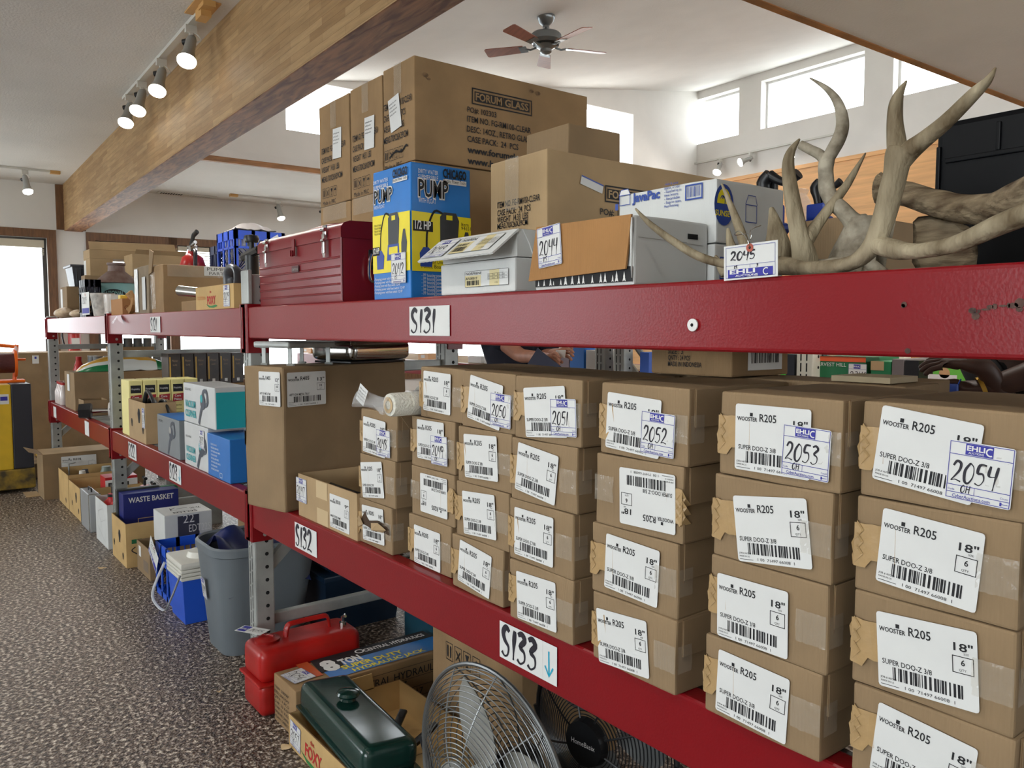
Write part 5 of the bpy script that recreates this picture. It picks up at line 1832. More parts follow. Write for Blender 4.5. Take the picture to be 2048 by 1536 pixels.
for i, (x_, y_, rz_, lb) in enumerate(((-2.28, 1.27, .4, 'yellow packet nearest the green lid in the produce carton'), (-2.17, 1.30, -.3, 'yellow packet beside the cage fan in the produce carton'))):
    q = MB().grid(lambda u, v: Vector((-.06 + .12 * u, -.08 + .16 * v, .028 * math.sin(math.pi * u) * math.sin(math.pi * v) + .004 * noise.noise(Vector((u * 6, v * 6, i))) + .004)), 10, 12)
    q.grid(lambda u, v: Vector((.06 - .12 * u, -.08 + .16 * v, .001)), 2, 2)
    o = q.build('packet', mat('yellow_foil', (222, 180, 30), .3, rgb2=(170, 110, 24), vscale=22, spec=.6), smooth=True, loc=(x_ + .06 * i, y_, .0055 + .0005 * i), rot=(0, 0, rz_))
    tag(o, lb, 'packet', 'yellow packets in the produce carton')
    q = MB().rbox(-.014, .014, -.07, .07, .0, .012, .004).rbox(-.009, .009, .04, .06, .012, .0125, .0)
    q.tube([(0, -.07, .006), (0, -.12, .012)], .008, 0, 8)
    o = q.build('hand_tool', M_black, smooth=True, loc=(x_ - .005, y_ + .01, .062), rot=(.5, 0, rz_ + .2))
    tag(o, ('black tool handle upright in the produce carton, nearer the green lid', 'black tool handle upright in the produce carton, nearer the cage fan')[i], 'tool', 'black handles in the produce carton')
q = MB().tube([(.055 * math.cos(a * .5) * (1 + .05 * math.sin(a)), .045 * math.sin(a * .5), .012 + .0016 * a) for a in range(40)], .006, 0, 8)
o = q.build('clear_hose', mat('hose_clear', (170, 175, 170), .2, spec=.7), smooth=True, loc=(-2.10, 1.15, .006))
tag(o, 'coil of clear hose in the produce carton by the cage fan', 'hose')

# big plain carton behind
bx = Box(-2.325, -1.82, 1.45, 1.85, .0005, .46)
bx.make('carton', 'big brown carton with handling symbols behind the cage fan', 'cardboard box', M_card_d, seed=3)
q = MB()
(y0, z0) = bx.f(893, 1316)
ship_icons(q, y0, z0, .042, bx.F)
q.build('handling_symbols', M_ink, bx.o)

# big cage fan
M_wire = mat('fan_wire', (120, 122, 122), .35, metal=.7)
M_fblade = mat('fan_blade_grey', (178, 178, 172), .45, metal=.2, var=.05, vscale=9)
fc = Vector((-1.60, 1.165, .240))
e = empty('floor_fan', (fc.x, fc.y, 0), 'big metal cage floor fan with pale grey blades, right of the produce carton', 'fan', rz=math.radians(3))
R_ = .268 + .027


def dome(t, depth, sgn):
    """grille profile: t 0 centre .. 1 rim"""
    return R_ * t, sgn * depth * (1 - t ** 2.4)


for nm, sgn, dep, nr in (('front_grille', -1, .105, 26), ('rear_grille', 1, .10, 18)):
    q = MB()
    for i in range(2, nr + 1):
        r, y = dome(i / nr, dep, sgn)
        N = 48
        pts = [(r * math.cos(2 * math.pi * j / N), y, r * math.sin(2 * math.pi * j / N)) for j in range(N + 1)]
        q.tube(pts, .0016, 0, 5, cap=False)
    for k in range(10):
        a = 2 * math.pi * k / 10 + .2
        pts = [(dome(t / 12, dep, sgn)[0] * math.cos(a), dome(t / 12, dep, sgn)[1] + .002 * -sgn, dome(t / 12, dep, sgn)[0] * math.sin(a)) for t in range(1, 13)]
        q.tube(pts, .0022, 0, 5)
    q.build(nm, M_wire, e, smooth=True, loc=(0, 0, fc.z))
q = MB()
N = 60
q.tube([(R_ * math.cos(2 * math.pi * j / N), 0, R_ * math.sin(2 * math.pi * j / N)) for j in range(N + 1)], .006, 0, 8, cap=False)
q.build('rim', M_wire, e, smooth=True, loc=(0, 0, fc.z))
for k in range(3):
    a = math.radians(112 + 120 * k)

    def bl(u, v):
        r = .05 + .21 * u
        w = (.08 + .13 * math.sin(math.pi * min(1, u * .85 + .12))) * (1 if u < .92 else .8)
        t = (v - .5) * w / r * 1.25
        return Vector((r * math.cos(a + t), (v - .5) * .075 * (1.1 - .4 * u) - .004, r * math.sin(a + t)))
    q = MB().grid(bl, 10, 8).grid(lambda u, v: bl(1 - u, v) + Vector((0, .003, 0)), 10, 8)
    q.build('blade', M_fblade, e, smooth=True, loc=(0, 0, fc.z))
MB().cyl((0, -.03, 0), (0, .02, 0), .05, None, 0, 20).build('hub', M_fblade, e, smooth=True, loc=(0, 0, fc.z))
MB().cyl((0, .03, 0), (0, .15, 0), .06, .05, 0, 20).build('motor', M_black, e, smooth=True, loc=(0, 0, fc.z))
MB().tube([(-.20, -.12, .012), (.20, -.12, .012), (.22, .08, .012), (-.22, .08, .012), (-.20, -.12, .012)], .012, 0, 8).tube([(-.22, .02, .012), (-.305, 0, fc.z)], .010, 0, 8).tube([(.22, .02, .012), (.305, 0, fc.z)], .010, 0, 8).build('stand', M_black, e, smooth=True)

# black fan behind it
bc = Vector((-1.53, 1.50, .29))
e = empty('floor_fan', (bc.x, bc.y, 0), 'black floor fan with round hub badge behind the metal cage fan', 'fan', rz=math.radians(8))
q = MB()
for i in range(8, 27):
    r = .235 * i / 26
    y = -.07 * (1 - (i / 26) ** 2)
    q.tube([(r * math.cos(2 * math.pi * j / 40), y, r * math.sin(2 * math.pi * j / 40)) for j in range(41)], .0018, 0, 4, cap=False)
for k in range(8):
    a = 2 * math.pi * k / 8 + .4
    q.tube([(.235 * t / 8 * math.cos(a), -.07 * (1 - (t / 8) ** 2) - .002, .235 * t / 8 * math.sin(a)) for t in range(2, 9)], .003, 0, 5)
q.build('grille', M_black, e, loc=(0, 0, bc.z))
MB().tube([(.238 * math.cos(2 * math.pi * j / 48), 0, .238 * math.sin(2 * math.pi * j / 48)) for j in range(49)], .008, 0, 8, cap=False).build('rim', M_black, e, loc=(0, 0, bc.z))
q = MB().cyl((0, -.085, 0), (0, -.06, 0), .060, .066, 0, 28)
q.text('HomeBasix', -.040, -.006, .020, 1, .0005, FRONT(0, -.0855, 0), width=.08)
q.build('hub_badge', [M_black, M_white], e, loc=(0, 0, bc.z))
for k in range(3):
    a = math.radians(20 + 120 * k)

    def bl(u, v):
        r = .06 + .15 * u
        t = (v - .5) * (.55 + .35 * math.sin(math.pi * u)) * 1.3
        return Vector((r * math.cos(a + t), (v - .5) * .05 + .01, r * math.sin(a + t)))
    MB().grid(bl, 8, 8).build('blade', mat('fan_blade_dim', (120, 122, 122), .4, metal=.2), e, smooth=True, loc=(0, 0, bc.z))
MB().rbox(-.16, .16, -.05, .10, .001, .03, .012).tube([(-.15, .02, .02), (-.245, .0, bc.z)], .011, 0, 8).tube([(.15, .02, .02), (.245, .0, bc.z)], .011, 0, 8).build('stand', M_black, e)

# dark storage totes in the shade under the shelf
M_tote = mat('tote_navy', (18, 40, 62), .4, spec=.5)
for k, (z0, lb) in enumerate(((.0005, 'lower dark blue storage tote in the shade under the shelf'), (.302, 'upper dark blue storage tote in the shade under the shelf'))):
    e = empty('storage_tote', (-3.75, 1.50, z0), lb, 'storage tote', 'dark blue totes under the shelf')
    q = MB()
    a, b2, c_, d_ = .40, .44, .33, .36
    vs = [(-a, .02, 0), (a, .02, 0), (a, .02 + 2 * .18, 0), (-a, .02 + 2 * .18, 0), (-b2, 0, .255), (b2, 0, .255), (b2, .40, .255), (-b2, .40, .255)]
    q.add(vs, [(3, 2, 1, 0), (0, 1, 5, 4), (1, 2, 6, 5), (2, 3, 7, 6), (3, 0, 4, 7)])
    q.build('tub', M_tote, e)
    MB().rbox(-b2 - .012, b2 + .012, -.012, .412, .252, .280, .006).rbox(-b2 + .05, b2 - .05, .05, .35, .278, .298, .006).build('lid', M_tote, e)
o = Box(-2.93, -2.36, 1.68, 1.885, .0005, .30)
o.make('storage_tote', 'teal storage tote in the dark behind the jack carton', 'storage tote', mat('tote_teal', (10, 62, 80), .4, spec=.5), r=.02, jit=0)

# leaf scraps on the carpet
for u, v, s_ in ((572, 1498, .016), (438, 1386, .008), (205, 1138, .02)):
    p = V(u, v, Z=0)
    q = MB().grid(lambda a, b: Vector(((a - .5) * s_ * 2 * (.4 + math.sin(math.pi * b)), (b - .5) * s_ * 2, .003 + .006 * abs(a - .5) + .003 * math.sin(b * 3))), 4, 6)
    o = q.build('dry_leaf', mat('leaf_tan', (206, 180, 140), .8), smooth=True, loc=(p.x, p.y, .0005), rot=(0, 0, u))
    tag(o, {572: 'pale dry leaf scrap on the carpet in front of the jack carton', 438: 'tiny scrap on the carpet in front of the red fuel tank', 205: 'tan leaf scrap on the carpet before the far produce cartons'}[u], 'leaf')

# ------------------------------------------------------------------ floor of the middle and far bays


def CB(uL, uC, uR, vt, Y, z0, y1=None, z1=None):
    a, b = V(uL, vt, Y=Y), V(uC, vt, Y=Y)
    c = V(uR, vt, X=b.x)
    return Box(a.x, b.x, Y, y1 or c.y, z0, z1 or b.z)


# gray waste bin
bx0, bx1, by0, by1, bh = -3.70, -3.29, 1.02, 1.50, .47
e = empty('waste_bin', ((bx0 + bx1) / 2, by0, 0), 'grey plastic waste bin holding a dark blue bag beside the rack post', 'waste bin')
M_bin = mat('bin_grey', (104, 112, 118), .42, var=.04, vscale=4, spec=.45)
W, D = bx1 - bx0, by1 - by0


def rr(w, d, r, n=5):
    pts = []
    for cx, cy, a0 in ((w / 2 - r, d - r, 0), (-w / 2 + r, d - r, 90), (-w / 2 + r, r, 180), (w / 2 - r, r, 270)):
        for k in range(n + 1):
            t = math.radians(a0 + 90 * k / n)
            pts.append((cx + r * math.cos(t), cy + r * math.sin(t)))
    return pts


def loft(mb, secs, mi=0, close0=True, close1=False, M=None):
    n = len(secs[0][0])
    vs = [(x, y, z) for pts, z in secs for x, y in pts]
    fs = [(i * n + j, i * n + (j + 1) % n, (i + 1) * n + (j + 1) % n, (i + 1) * n + j) for i in range(len(secs) - 1) for j in range(n)]
    if close0:
        fs.append(tuple(range(n))[::-1])
    if close1:
        fs.append(tuple(range((len(secs) - 1) * n, len(secs) * n)))
    mb.add(vs, fs, mi, M)


def sh(pts, dy):
    return [(x, y + dy) for x, y in pts]


q = MB()
loft(q, [(sh(rr(W * .70, D * .72, .07), D * .10), .001), (sh(rr(W * .93, D * .95, .10), D * .02), bh - .04), (sh(rr(W * .93, D * .95, .10), D * .02), bh)])
loft(q, [(sh(rr(W * .91, D * .93, .09), D * .03), bh), (sh(rr(W * .68, D * .70, .06), D * .11), .01)], close0=False, close1=True)
q.build('tub', M_bin, e, smooth=True)
q = MB()
loft(q, [(sh(rr(W * .93, D * .95, .10), D * .02), bh - .035), (rr(W * 1.0, D, .12), bh - .03), (rr(W * 1.0, D, .12), bh), (sh(rr(W * .96, D * .96, .11), D * .02), bh + .008), (sh(rr(W * .90, D * .92, .09), D * .04), bh)], close0=False)
q.build('rim', M_bin, e, smooth=True)
q = MB()
M = Matrix.Translation((-.03, .012, .27)) @ Matrix.Rotation(math.radians(7), 4, 'X') @ FRONT(0, 0, 0)
M = M @ Matrix.Rotation(math.radians(-4), 4, 'Z')
lot_sticker('2041', e, M, 'KS', 1.0, .055, .095)
q = MB()


def bag(u, v):
    x, y = (u - .5) * W * .80, D * .12 + v * D * .76
    return Vector((x, y, bh - .045 + .05 * math.sin(u * 5 + v * 2) * math.sin(v * 4 + 1) + .07 * noise.noise(Vector((u * 3, v * 3, 4)))))


q.grid(bag, 22, 22)
q.grid(lambda u, v: bag(1 - u, v) - Vector((0, 0, .12)), 6, 6)
o = q.build('bag', mat('navy_bag', (24, 38, 92), .42, bump=.2, bscale=14, spec=.5), smooth=True, loc=((bx0 + bx1) / 2, by0, 0))
tag(o, 'dark blue cloth bag crumpled inside the grey waste bin', 'bag')

# cooler
cl = Box(-4.10, -3.85, 1.03, 1.27, .0005, .215)
e = empty('cooler', (cl.xc, cl.y0, 0), 'small blue cooler with white lid and handle in front of the blue crate', 'cooler')
q = MB()
w, d_ = cl.W, cl.D
q.add([(-w * .44, .012, .001), (w * .44, .012, .001), (w * .44, d_ - .012, .001), (-w * .44, d_ - .012, .001), (-w / 2, 0, .215), (w / 2, 0, .215), (w / 2, d_, .215), (-w / 2, d_, .215)],
      [(3, 2, 1, 0), (0, 1, 5, 4), (1, 2, 6, 5), (2, 3, 7, 6), (3, 0, 4, 7), (4, 5, 6, 7)])
q.build('body', M_bluep, e)
q = MB()
for k in range(3):
    q.rbox(-w / 2 - .006, w / 2 + .006, -.006, d_ + .006, .215 + .018 * k, .231 + .018 * k, .004)
q.rbox(-w / 2 - .008, w / 2 + .008, -.008, d_ + .008, .268, .300, .012)
q.lathe([(.07, .298), (.06, .325), (.03, .332), (0, .333)], 20, 0, Matrix.Translation((.02, d_ / 2, 0)))
q.build('lid', mat('cooler_white', (214, 212, 202), .4), e, smooth=True)
MB().tube([(-w / 2 - .008, -.012, .25), (-w / 2 - .03, -.06, .13), (-w / 2 + .02, -.075, .08), (w / 2 - .05, -.075, .08), (w / 2, -.06, .13), (w / 2 + .01, -.012, .25)], .007, 0, 6, k=3, flat=.5).build('handle', mat('handle_grey', (180, 184, 190), .4), e, smooth=True)


def crate(name, label, x0, x1, y0, y1, z0, h, m_, group=None, cat='crate'):
    e = empty(name, ((x0 + x1) / 2, y0, z0), label, cat, group)
    W, D = x1 - x0, y1 - y0
    t = .008
    for nm, M, L in (('front_panel', FRONT(-W / 2, 0, 0), W), ('right_panel', SIDE(W / 2, 0, 0), D), ('back_panel', frame((W / 2, D, 0), (-1, 0, 0), (0, 0, 1)), W), ('left_panel', frame((-W / 2, D, 0), (0, -1, 0), (0, 0, 1)), D)):
        q = MB()
        for z0_, z1_ in ((0, .03), (h - .05, h), (h * .62, h * .62 + .012)):
            q.box(0, L, z0_, z1_, -t, 0, 0, M)
        for x_ in (0, L - .02, L * .33, L * .63):
            q.box(x_, x_ + .02, 0, h, -t, 0, 0, M)
        n = max(4, int(L / .03))
        for i in range(n):
            for sg in (1, -1):
                a = L * (i + .5) / n
                dx = .07 * sg
                q.add([(max(0, min(L, a - dx)), .03, -.004), (max(0, min(L, a - dx)) + .006, .03, -.004), (max(0, min(L, a + dx)) + .006, h * .63, -.004), (max(0, min(L, a + dx)), h * .63, -.004)], [(0, 1, 2, 3), (3, 2, 1, 0)], 0, M)
        for i in range(n):
            q.box(L * i / n, L * i / n + .006, h * .63, h - .05, -.006, -.002, 0, M)
        q.build(nm, m_, e)
    MB().box(-W / 2 + t, W / 2 - t, t, D - t, .001, .008).build('base', m_, e)
    return e


crate('milk_crate', 'blue milk crate on the carpet behind the white lidded cooler', -4.47, -4.13, 1.06, 1.40, .0005, .275, M_bluep)
p = V(338, 1125, Y=1.03)
tg = empty('lot_tag', (-4.40, 1.035, .22), 'white lot tag 2039 hanging off the blue milk crate', 'tag')
F = FRONT(0, 0, 0) @ Matrix.Rotation(math.radians(-32), 4, 'Z')
q = MB().box(-.085, .085, -.055, .055, -.001, 0, 0, F).rect(-.08, -.05, .08, -.022, .0006, 1, F).hand('2039', -.06, .01, .030, .003, 2, .0006, F).text('EHLI', -.07, -.045, .026, 0, .001, F, bold=.03, width=.09)
q.disc(0, .045, .007, .0008, 3, F, 10)
q.build('card', [M_paper, M_blue, M_marker, MATS['brick_red_ring']], tg)

sm = open_carton('carton', 'small worn open carton on the carpet left of the blue crate', 'cardboard box', -4.965, -4.67, 1.08, 1.41, .0005, .172, M_card)
MB().rect(-.10, .09, -.05, .15, 0, 0, FRONT(0, -.0008, 0)).rect(.0, .03, .11, .09, 0, 1, FRONT(0, -.0008, 0)).build('label', [M_paper, mat('faded_print', (120, 104, 88), .8)], sm)
for k, zz in enumerate((.006,)):
    e = empty('tub', (-4.80, 1.19, zz), 'white food tub in the small worn carton under the white printed carton', 'tub')
    MB().lathe([(.058, 0), (.072, .066), (.0, .066)], 20).build('tub_body', mat('tub_cream', (214, 208, 190), .5), e, smooth=True)
    MB().lathe([(.077, .064), (.078, .074), (.07, .079), (0, .079)], 20).build('lid', MATS['tub_cream'], e, smooth=True)
ed = Box(-4.90, -4.66, 1.16, 1.42, .1735, .355)
ed.make('white_carton', 'white carton with dark printed side and label on top, behind the blue crate', 'cardboard box', M_wc, jit=0)
q = MB().rect(.07, .004, ed.D * .72, ed.H - .012, .0004, 0, ed.S).text('22', .10, ed.H * .70, .07, 1, .0010, ed.S, width=.06).text('EDT22S', .13, ed.H * .40, .06, 1, .0010, ed.S, width=.12)
q.build('side_print', [mat('print_slate', (58, 58, 72), .5), M_white, M_paper, M_ink], ed.o)
q = MB()
Tm = frame((0, 0, ed.H), (0, 1, 0), (-1, 0, 0))
q.rect(.01, -ed.W / 2 + .01, ed.D - .02, ed.W / 2 - .01, .0006, 2, Tm).hand('K', .06, -.01, .07, .006, 3, .0011, Tm).stroke([(.10, .02), (.14, .03), (.16, .02)], .006, 3, .0011, Tm)
q.text('EDT22S', .06, -ed.W / 2 + .03, .05, 3, .0011, Tm, bold=.02, width=.13)
q.hand('2036', .17, -.02, .045, .004, 3, .0011, Tm, sx=.5)
q.build('top_label', [MATS['print_slate'], M_white, M_paper, M_ink], ed.o)
o = Box(-4.52, -4.24, 1.52, 1.80, .0005, .36)
o.make('carton', 'brown carton in the shade behind the blue crate', 'cardboard box', M_card_d, jit=0)

# far produce carton with a navy box in it
o = open_carton('produce_carton', 'tan produce carton with heart-shaped hand hole holding a navy box', 'cardboard box', -5.37, -5.0, 1.03, 1.42, .0005, .262, M_card_y, 'produce cartons along the floor', hand_holes=(('f', .02, .03, .17), ('f', -.13, .016, .10), ('f', .10, .016, .06)))
MB().rect(.03, .14, .085, .165, 0, 0, SIDE(.1858, 0, 0)).stroke([(.05, .12), (.03, .10), (.07, .07)], .006, 1, 0, SIDE(.1858, 0, 0)).build('green_mark', [mat('marker_green', (30, 100, 60), .6), M_marker], o)
nv = Box(-5.305, -5.19, 1.06, 1.38, .006, .40)
nv.make('navy_box', 'navy blue waste basket box standing in the tan produce carton', 'cardboard box', mat('navy_print', (22, 34, 110), .4, var=.05, vscale=8), jit=0)
q = MB().text('WASTE BASKET', .03, nv.H - .055, .045, 0, .0006, nv.S, bold=.02, width=.26).frame_rect(.08, .12, .20, .24, .004, .0006, 1, nv.S)
q.build('printing', [M_white, M_card_l], nv.o)
o = Box(-5.36, -5.315, 1.05, 1.30, .006, .41)
o.make('dark_board', 'dark grey panel standing beside the navy box in the produce carton', 'board', mat('panel_dark', (58, 60, 58), .4), jit=0, r=.006)
o = Box(-5.36, -5.315, 1.31, 1.41, .006, .40)
o.make('green_box', 'green box tucked behind the navy waste basket box', 'cardboard box', mat('print_green', (24, 104, 60), .45), jit=0)

# white carton with red sprayers
wc = open_carton('white_carton', 'white open carton full of red pump sprayers on the carpet', 'cardboard box', -5.87, -5.50, 1.03, 1.44, .0005, .285, M_wc)
q = MB()
F = FRONT(0, -.0008, 0)
for pts in ([(-.10, .20), (.05, .24), (.12, .18), (-.02, .14), (-.10, .20)], [(-.12, .10), (.10, .03), (.12, .09)], [(-.02, .14), (-.01, .10)]):
    q.stroke(pts, .003, 0, 0, F, k=1)
q.build('line_drawing', M_lampgrey, wc)
for i, (x_, y_, hh) in enumerate(((-5.78, 1.12, .27), (-5.60, 1.13, .29), (-5.78, 1.32, .30), (-5.60, 1.33, .29))):
    e = empty('pump_sprayer', (x_, y_, .0055), ('red pump sprayer at the left front of the white carton', 'red pump sprayer at the right front of the white carton', 'red pump sprayer at the left back of the white carton', 'red pump sprayer at the right back of the white carton')[i], 'sprayer', 'red pump sprayers in the white carton')
    MB().lathe([(.06, 0), (.068, .02), (.068, hh - .06), (.055, hh - .02), (.03, hh), (.028, hh + .03), (0, hh + .03)], 18).build('tank', mat('sprayer_red', (190, 24, 32), .35), e, smooth=True)
    MB().cyl((0, 0, hh + .02), (0, 0, hh + .075), .009, None, 0, 8).tube([(-.035, 0, hh + .08), (0, 0, hh + .072), (.035, 0, hh + .08)], .011, 0, 8, k=2).lathe([(.032, hh + .01), (.032, hh + .028), (0, hh + .03)], 14).build('pump_handle', M_black, e, smooth=True)
# silver case
e = empty('tool_case', (-6.19, 1.02, .0005), 'silver aluminium case standing on edge left of the white sprayer carton', 'case')
MB().rbox(-.16, .16, 0, .07, 0, .262, .006).build('shell', mat('case_silver', (190, 194, 198), .35, metal=.6), e)
q = MB()
for x_ in (-.158, .146):
    q.rbox(x_, x_ + .012, -.003, .073, .0, .265, .002)
q.build('corner_strips', M_chrome, e)
MB().tube([(-.05, .035, .262), (-.05, .035, .285), (.05, .035, .285), (.05, .035, .262)], .006, 0, 6).build('handle', M_black, e)
# long grey rail
p0, p1 = V(236, 998, Y=1.46), V(362, 976, Y=1.62)
q = MB()
M = frame((-5.95, 1.475, .0), (0, 1, 0), (0, 0, 1))
o = Box(-5.80, -5.765, 1.455, 1.83, .0005, .47)
o.make('metal_rail', 'long pale grey metal panel standing behind the red sprayers', 'rail', M_grey, jit=0, r=.003)
# two produce cartons
o = open_carton('produce_carton', 'empty-looking tan produce carton, second of the two by the far post', 'cardboard box', -6.90, -6.38, 1.03, 1.44, .0005, .242, M_card_y, 'produce cartons along the floor', hand_holes=(('f', .05, .03, .16), ('f', -.12, .016, .09), ('f', .14, .016, .07)))
o = open_carton('produce_carton', 'tan produce carton with grey and white jars, next to the big labelled carton', 'cardboard box', -7.36, -6.92, 1.03, 1.44, .0005, .268, M_card_y, 'produce cartons along the floor', hand_holes=(('f', .10, .016, .06),))
for x_, y_, r_, h_, c_, lb in ((-7.10, 1.16, .05, .26, (210, 206, 196), 'white jug in the tan produce carton'), (-7.02, 1.32, .075, .29, (104, 116, 108), 'grey green jug in the tan produce carton'), (-7.22, 1.20, .05, .25, (40, 46, 60), 'dark jar in the tan produce carton')):
    q = MB().lathe([(r_ * .9, 0), (r_, .02), (r_, h_ * .7), (r_ * .5, h_ * .9), (r_ * .45, h_), (0, h_)], 16)
    tag(q.build('jug', mat('jug_%d' % c_[0], c_, .4), smooth=True, loc=(x_, y_, .006)), lb, 'jug', 'jugs in the produce carton')
q = MB().cyl((0, 0, 0), (0, 0, .30), .006, None, 0, 8).lathe([(.005, .30), (.05, .305), (.05, .312), (0, .318)], 14)
tag(q.build('stemmed_fitting', M_grey, smooth=True, loc=(-7.26, 1.09, .006)), 'thin metal stem with round top in the tan produce carton', 'fitting')
rw = Box(-6.62, -6.44, 1.20, 1.42, .006, .30)
rw.make('red_box', 'small red and white box standing in the second produce carton', 'box', [mat('box_red', (176, 30, 36), .45)], jit=0, r=.002)
MB().rect(0, rw.H - .10, rw.D, rw.H - .02, .0006, 0, rw.S).rect(.02, rw.H - .09, rw.D - .06, rw.H - .04, .0012, 1, rw.S).build('printing', [M_white, M_ink], rw.o)
# big open carton with a spread flap
ob = open_carton('carton', 'big brown carton with a long pale top flap at the end of the floor row', 'cardboard box', -7.765, -7.42, .93, 1.70, .0005, .372, M_card, flaps=(('f', .10, 72, 1.0),))
MB().box(-.176, .176, .004, .766, .373, .376).build('flap', M_card_l, ob)
S = SIDE(.1808, 0, 0)
shipping_label(S @ Matrix.Translation((.26, .27, .0003)), 'R016', '', '', 'METAL TRAY', w=.26, h=.15).build('shipping_label', [M_paper, M_ink], ob)
MB().prism([(-.25, 0), (.02, 0), (.02, .10), (-.22, .10)], .001, .005, 0, frame((-.05, -.1, 0), (1, 0, 0), (0, 1, 0))).build('floor_flap', M_card_l, ob)
# ------------------------------------------------------------------ middle bay, top shelf
fx = open_carton('produce_carton', 'low tan produce carton with red lettering and lot sticker 2029 on the top shelf', 'cardboard box', -3.625, -3.135, 1.06, 1.20, DK_UP, 1.575, M_card_y)
F = FRONT(0, -.0006, 0)
MB().text('FOXY', -.085, .022, .046, 0, .0006, F, bold=.04, width=.11).text('the', -.05, .068, .016, 0, .0006, F, bold=.02).poly([(-.10, .022), (-.06, .008), (.0, .006), (.05, .012), (.03, .018), (-.04, .014)], 1, F, .0006).build('printing', [MATS['produce_red'], MATS['produce_green']], fx)
MB().text('CALIFORNIA', -.22, .042, .022, 0, .0006, F, width=.11).build('printing_small', MATS['produce_orange'], fx)
lot_sticker('2029', fx, F @ Matrix.Translation((.165, .05, .0004)), 'KS', 1.0, .075, .085)
q = MB().tube([(-.05, .06, .075), (-.06, .06, .14), (.0, .06, .165), (.06, .06, .14), (.05, .06, .075)], .028, 0, 10, k=3, flat=.5)
tag(q.build('pipe_elbow', mat('dark_grey_plastic', (52, 54, 60), .35), smooth=True, loc=(-3.30, 1.06, DK_UP - .0)), 'dark curved pipe sticking up out of the carton with lot sticker 2029', 'pipe')
ot = Box(-3.36, -3.12, 1.245, 1.40, DK_UP, 1.66)
ot.make('carton', 'orange brown carton under the blue and white tag beside the rack post', 'cardboard box', mat('orange_card', (178, 118, 52), .75), jit=0)
e = empty('pump_tool', (-3.62, 1.31, DK_UP), 'black pump tool with round knob standing before the blue milk crate', 'tool')
MB().cyl((0, 0, .001), (0, 0, .25), .035, .03, 0, 14).tube([(-.10, 0, .25), (.10, 0, .27)], .02, 0, 8).build('body', M_black, e, smooth=True)
MB().cyl((0, 0, .25), (0, 0, .31), .012, None, 0, 10).lathe([(.03, .31), (.035, .325), (.03, .34), (0, .345)], 14).build('knob', M_black, e, smooth=True)
q = MB()
M = frame((0, 0, .055), (1, .2, .25), (-.2, -.3, .9))
q.rect(-.07, -.05, .07, .05, 0, 0, M).rect(-.055, -.035, .04, .03, .001, 1, M)
tag(q.build('card', [M_white, M_blue], loc=(-3.24, 1.262, 1.6617)), 'white tag with blue print lying on the orange brown carton', 'tag')
L2 = Box(-4.50, -4.262, 1.09, 1.43, DK_UP, 1.72)
L2.make('carton', 'taped brown carton with a metal pipe in front, middle of the far top shelf', 'cardboard box', M_card_d, jit=.004, seed=9)
q = MB().grid(lambda u, v: Vector((-.11 + .09 * u, .02 + .19 * v, .001 + .004 * abs(noise.noise(Vector((u * 3, v * 6, 2)))))), 5, 10, 0, L2.F).grid(lambda u, v: Vector((.02 + .3 * u, L2.H - .06 + .06 * v, .001 + .004 * abs(noise.noise(Vector((u * 8, v * 3, 7)))))), 10, 4, 0, L2.S)
q.build('clear_tape', M_ctape, L2.o, smooth=True)
MB().rect(.20, L2.H - .05, .33, L2.H - .002, .0006, 0, L2.S).text('PUMP', .215, L2.H - .024, .025, 1, .001, L2.S, width=.09).text('PARTS', .225, L2.H - .045, .022, 1, .001, L2.S, width=.09).build('label', [M_paper, M_ink], L2.o)
MB().prism([(-.12, .20), (-.06, .21), (-.01, .31), (-.09, .33)], .003, .008, 0, L2.F).build('flap', M_card, L2.o)
q = MB().cyl((0, 0, 0), (.25, .06, .0), .026, None, 0, 18).cyl((-.001, -.0002, 0), (-.002, -.0005, 0), .020, None, 1, 16)
o = q.build('metal_pipe', [M_steel, M_hole], smooth=True, loc=(-4.0, 1.10, 1.578), rot=(0, math.radians(5), 0))
tag(o, 'short metal pipe sticking out toward the aisle beside the taped carton', 'pipe')
o = Box(-4.05, -3.70, 1.115, 1.225, DK_UP, 1.528)
o.make('carton', 'flat carton carrying the short metal pipe', 'cardboard box', M_card_d, jit=0)
L1 = Box(-4.86, -4.55, 1.09, 1.26, DK_UP, 1.735)
L1.make('carton', 'narrow worn carton with silver tape at the left of the taped pipe carton', 'cardboard box', mat('grey_card', (132, 116, 94), .8, var=.1, vscale=8), jit=.004, seed=3)
q = MB().rect(-.14, .01, -.06, L1.H - .01, .0008, 0, L1.F).rect(.03, .02, .10, L1.H - .06, .0008, 1, L1.F)
q.build('tape', [mat('silver_tape', (186, 184, 176), .25, bump=.3, bscale=40), M_lampgrey], L1.o)
# fire extinguisher on the shelf
e = empty('fire_extinguisher', (-4.70, 1.362, DK_UP), 'red fire extinguisher behind the taped carton on the top shelf', 'fire extinguisher')
MB().lathe([(.065, 0), (.07, .02), (.07, .27), (.055, .32), (.025, .34), (.022, .36), (0, .36)], 20).build('cylinder', M_redgloss, e, smooth=True)
q = MB().rbox(-.03, .03, -.02, .02, .35, .385, .005).tube([(-.03, 0, .38), (.06, 0, .40)], .010, 0, 8)
q.cyl((-.05, -.012, .37), (-.05, .012, .37), .018, None, 0, 12)
q.build('valve', M_chrome, e, smooth=True)
MB().tube([(-.02, 0, .39), (.03, 0, .44), (.10, 0, .455)], .013, 0, 8, flat=.6).build('lever', M_black, e, smooth=True)
MB().tube([(.03, 0, .36), (.09, -.01, .33), (.10, -.02, .2), (.085, -.02, .1)], .011, 0, 8, k=3).build('hose', M_black, e, smooth=True)
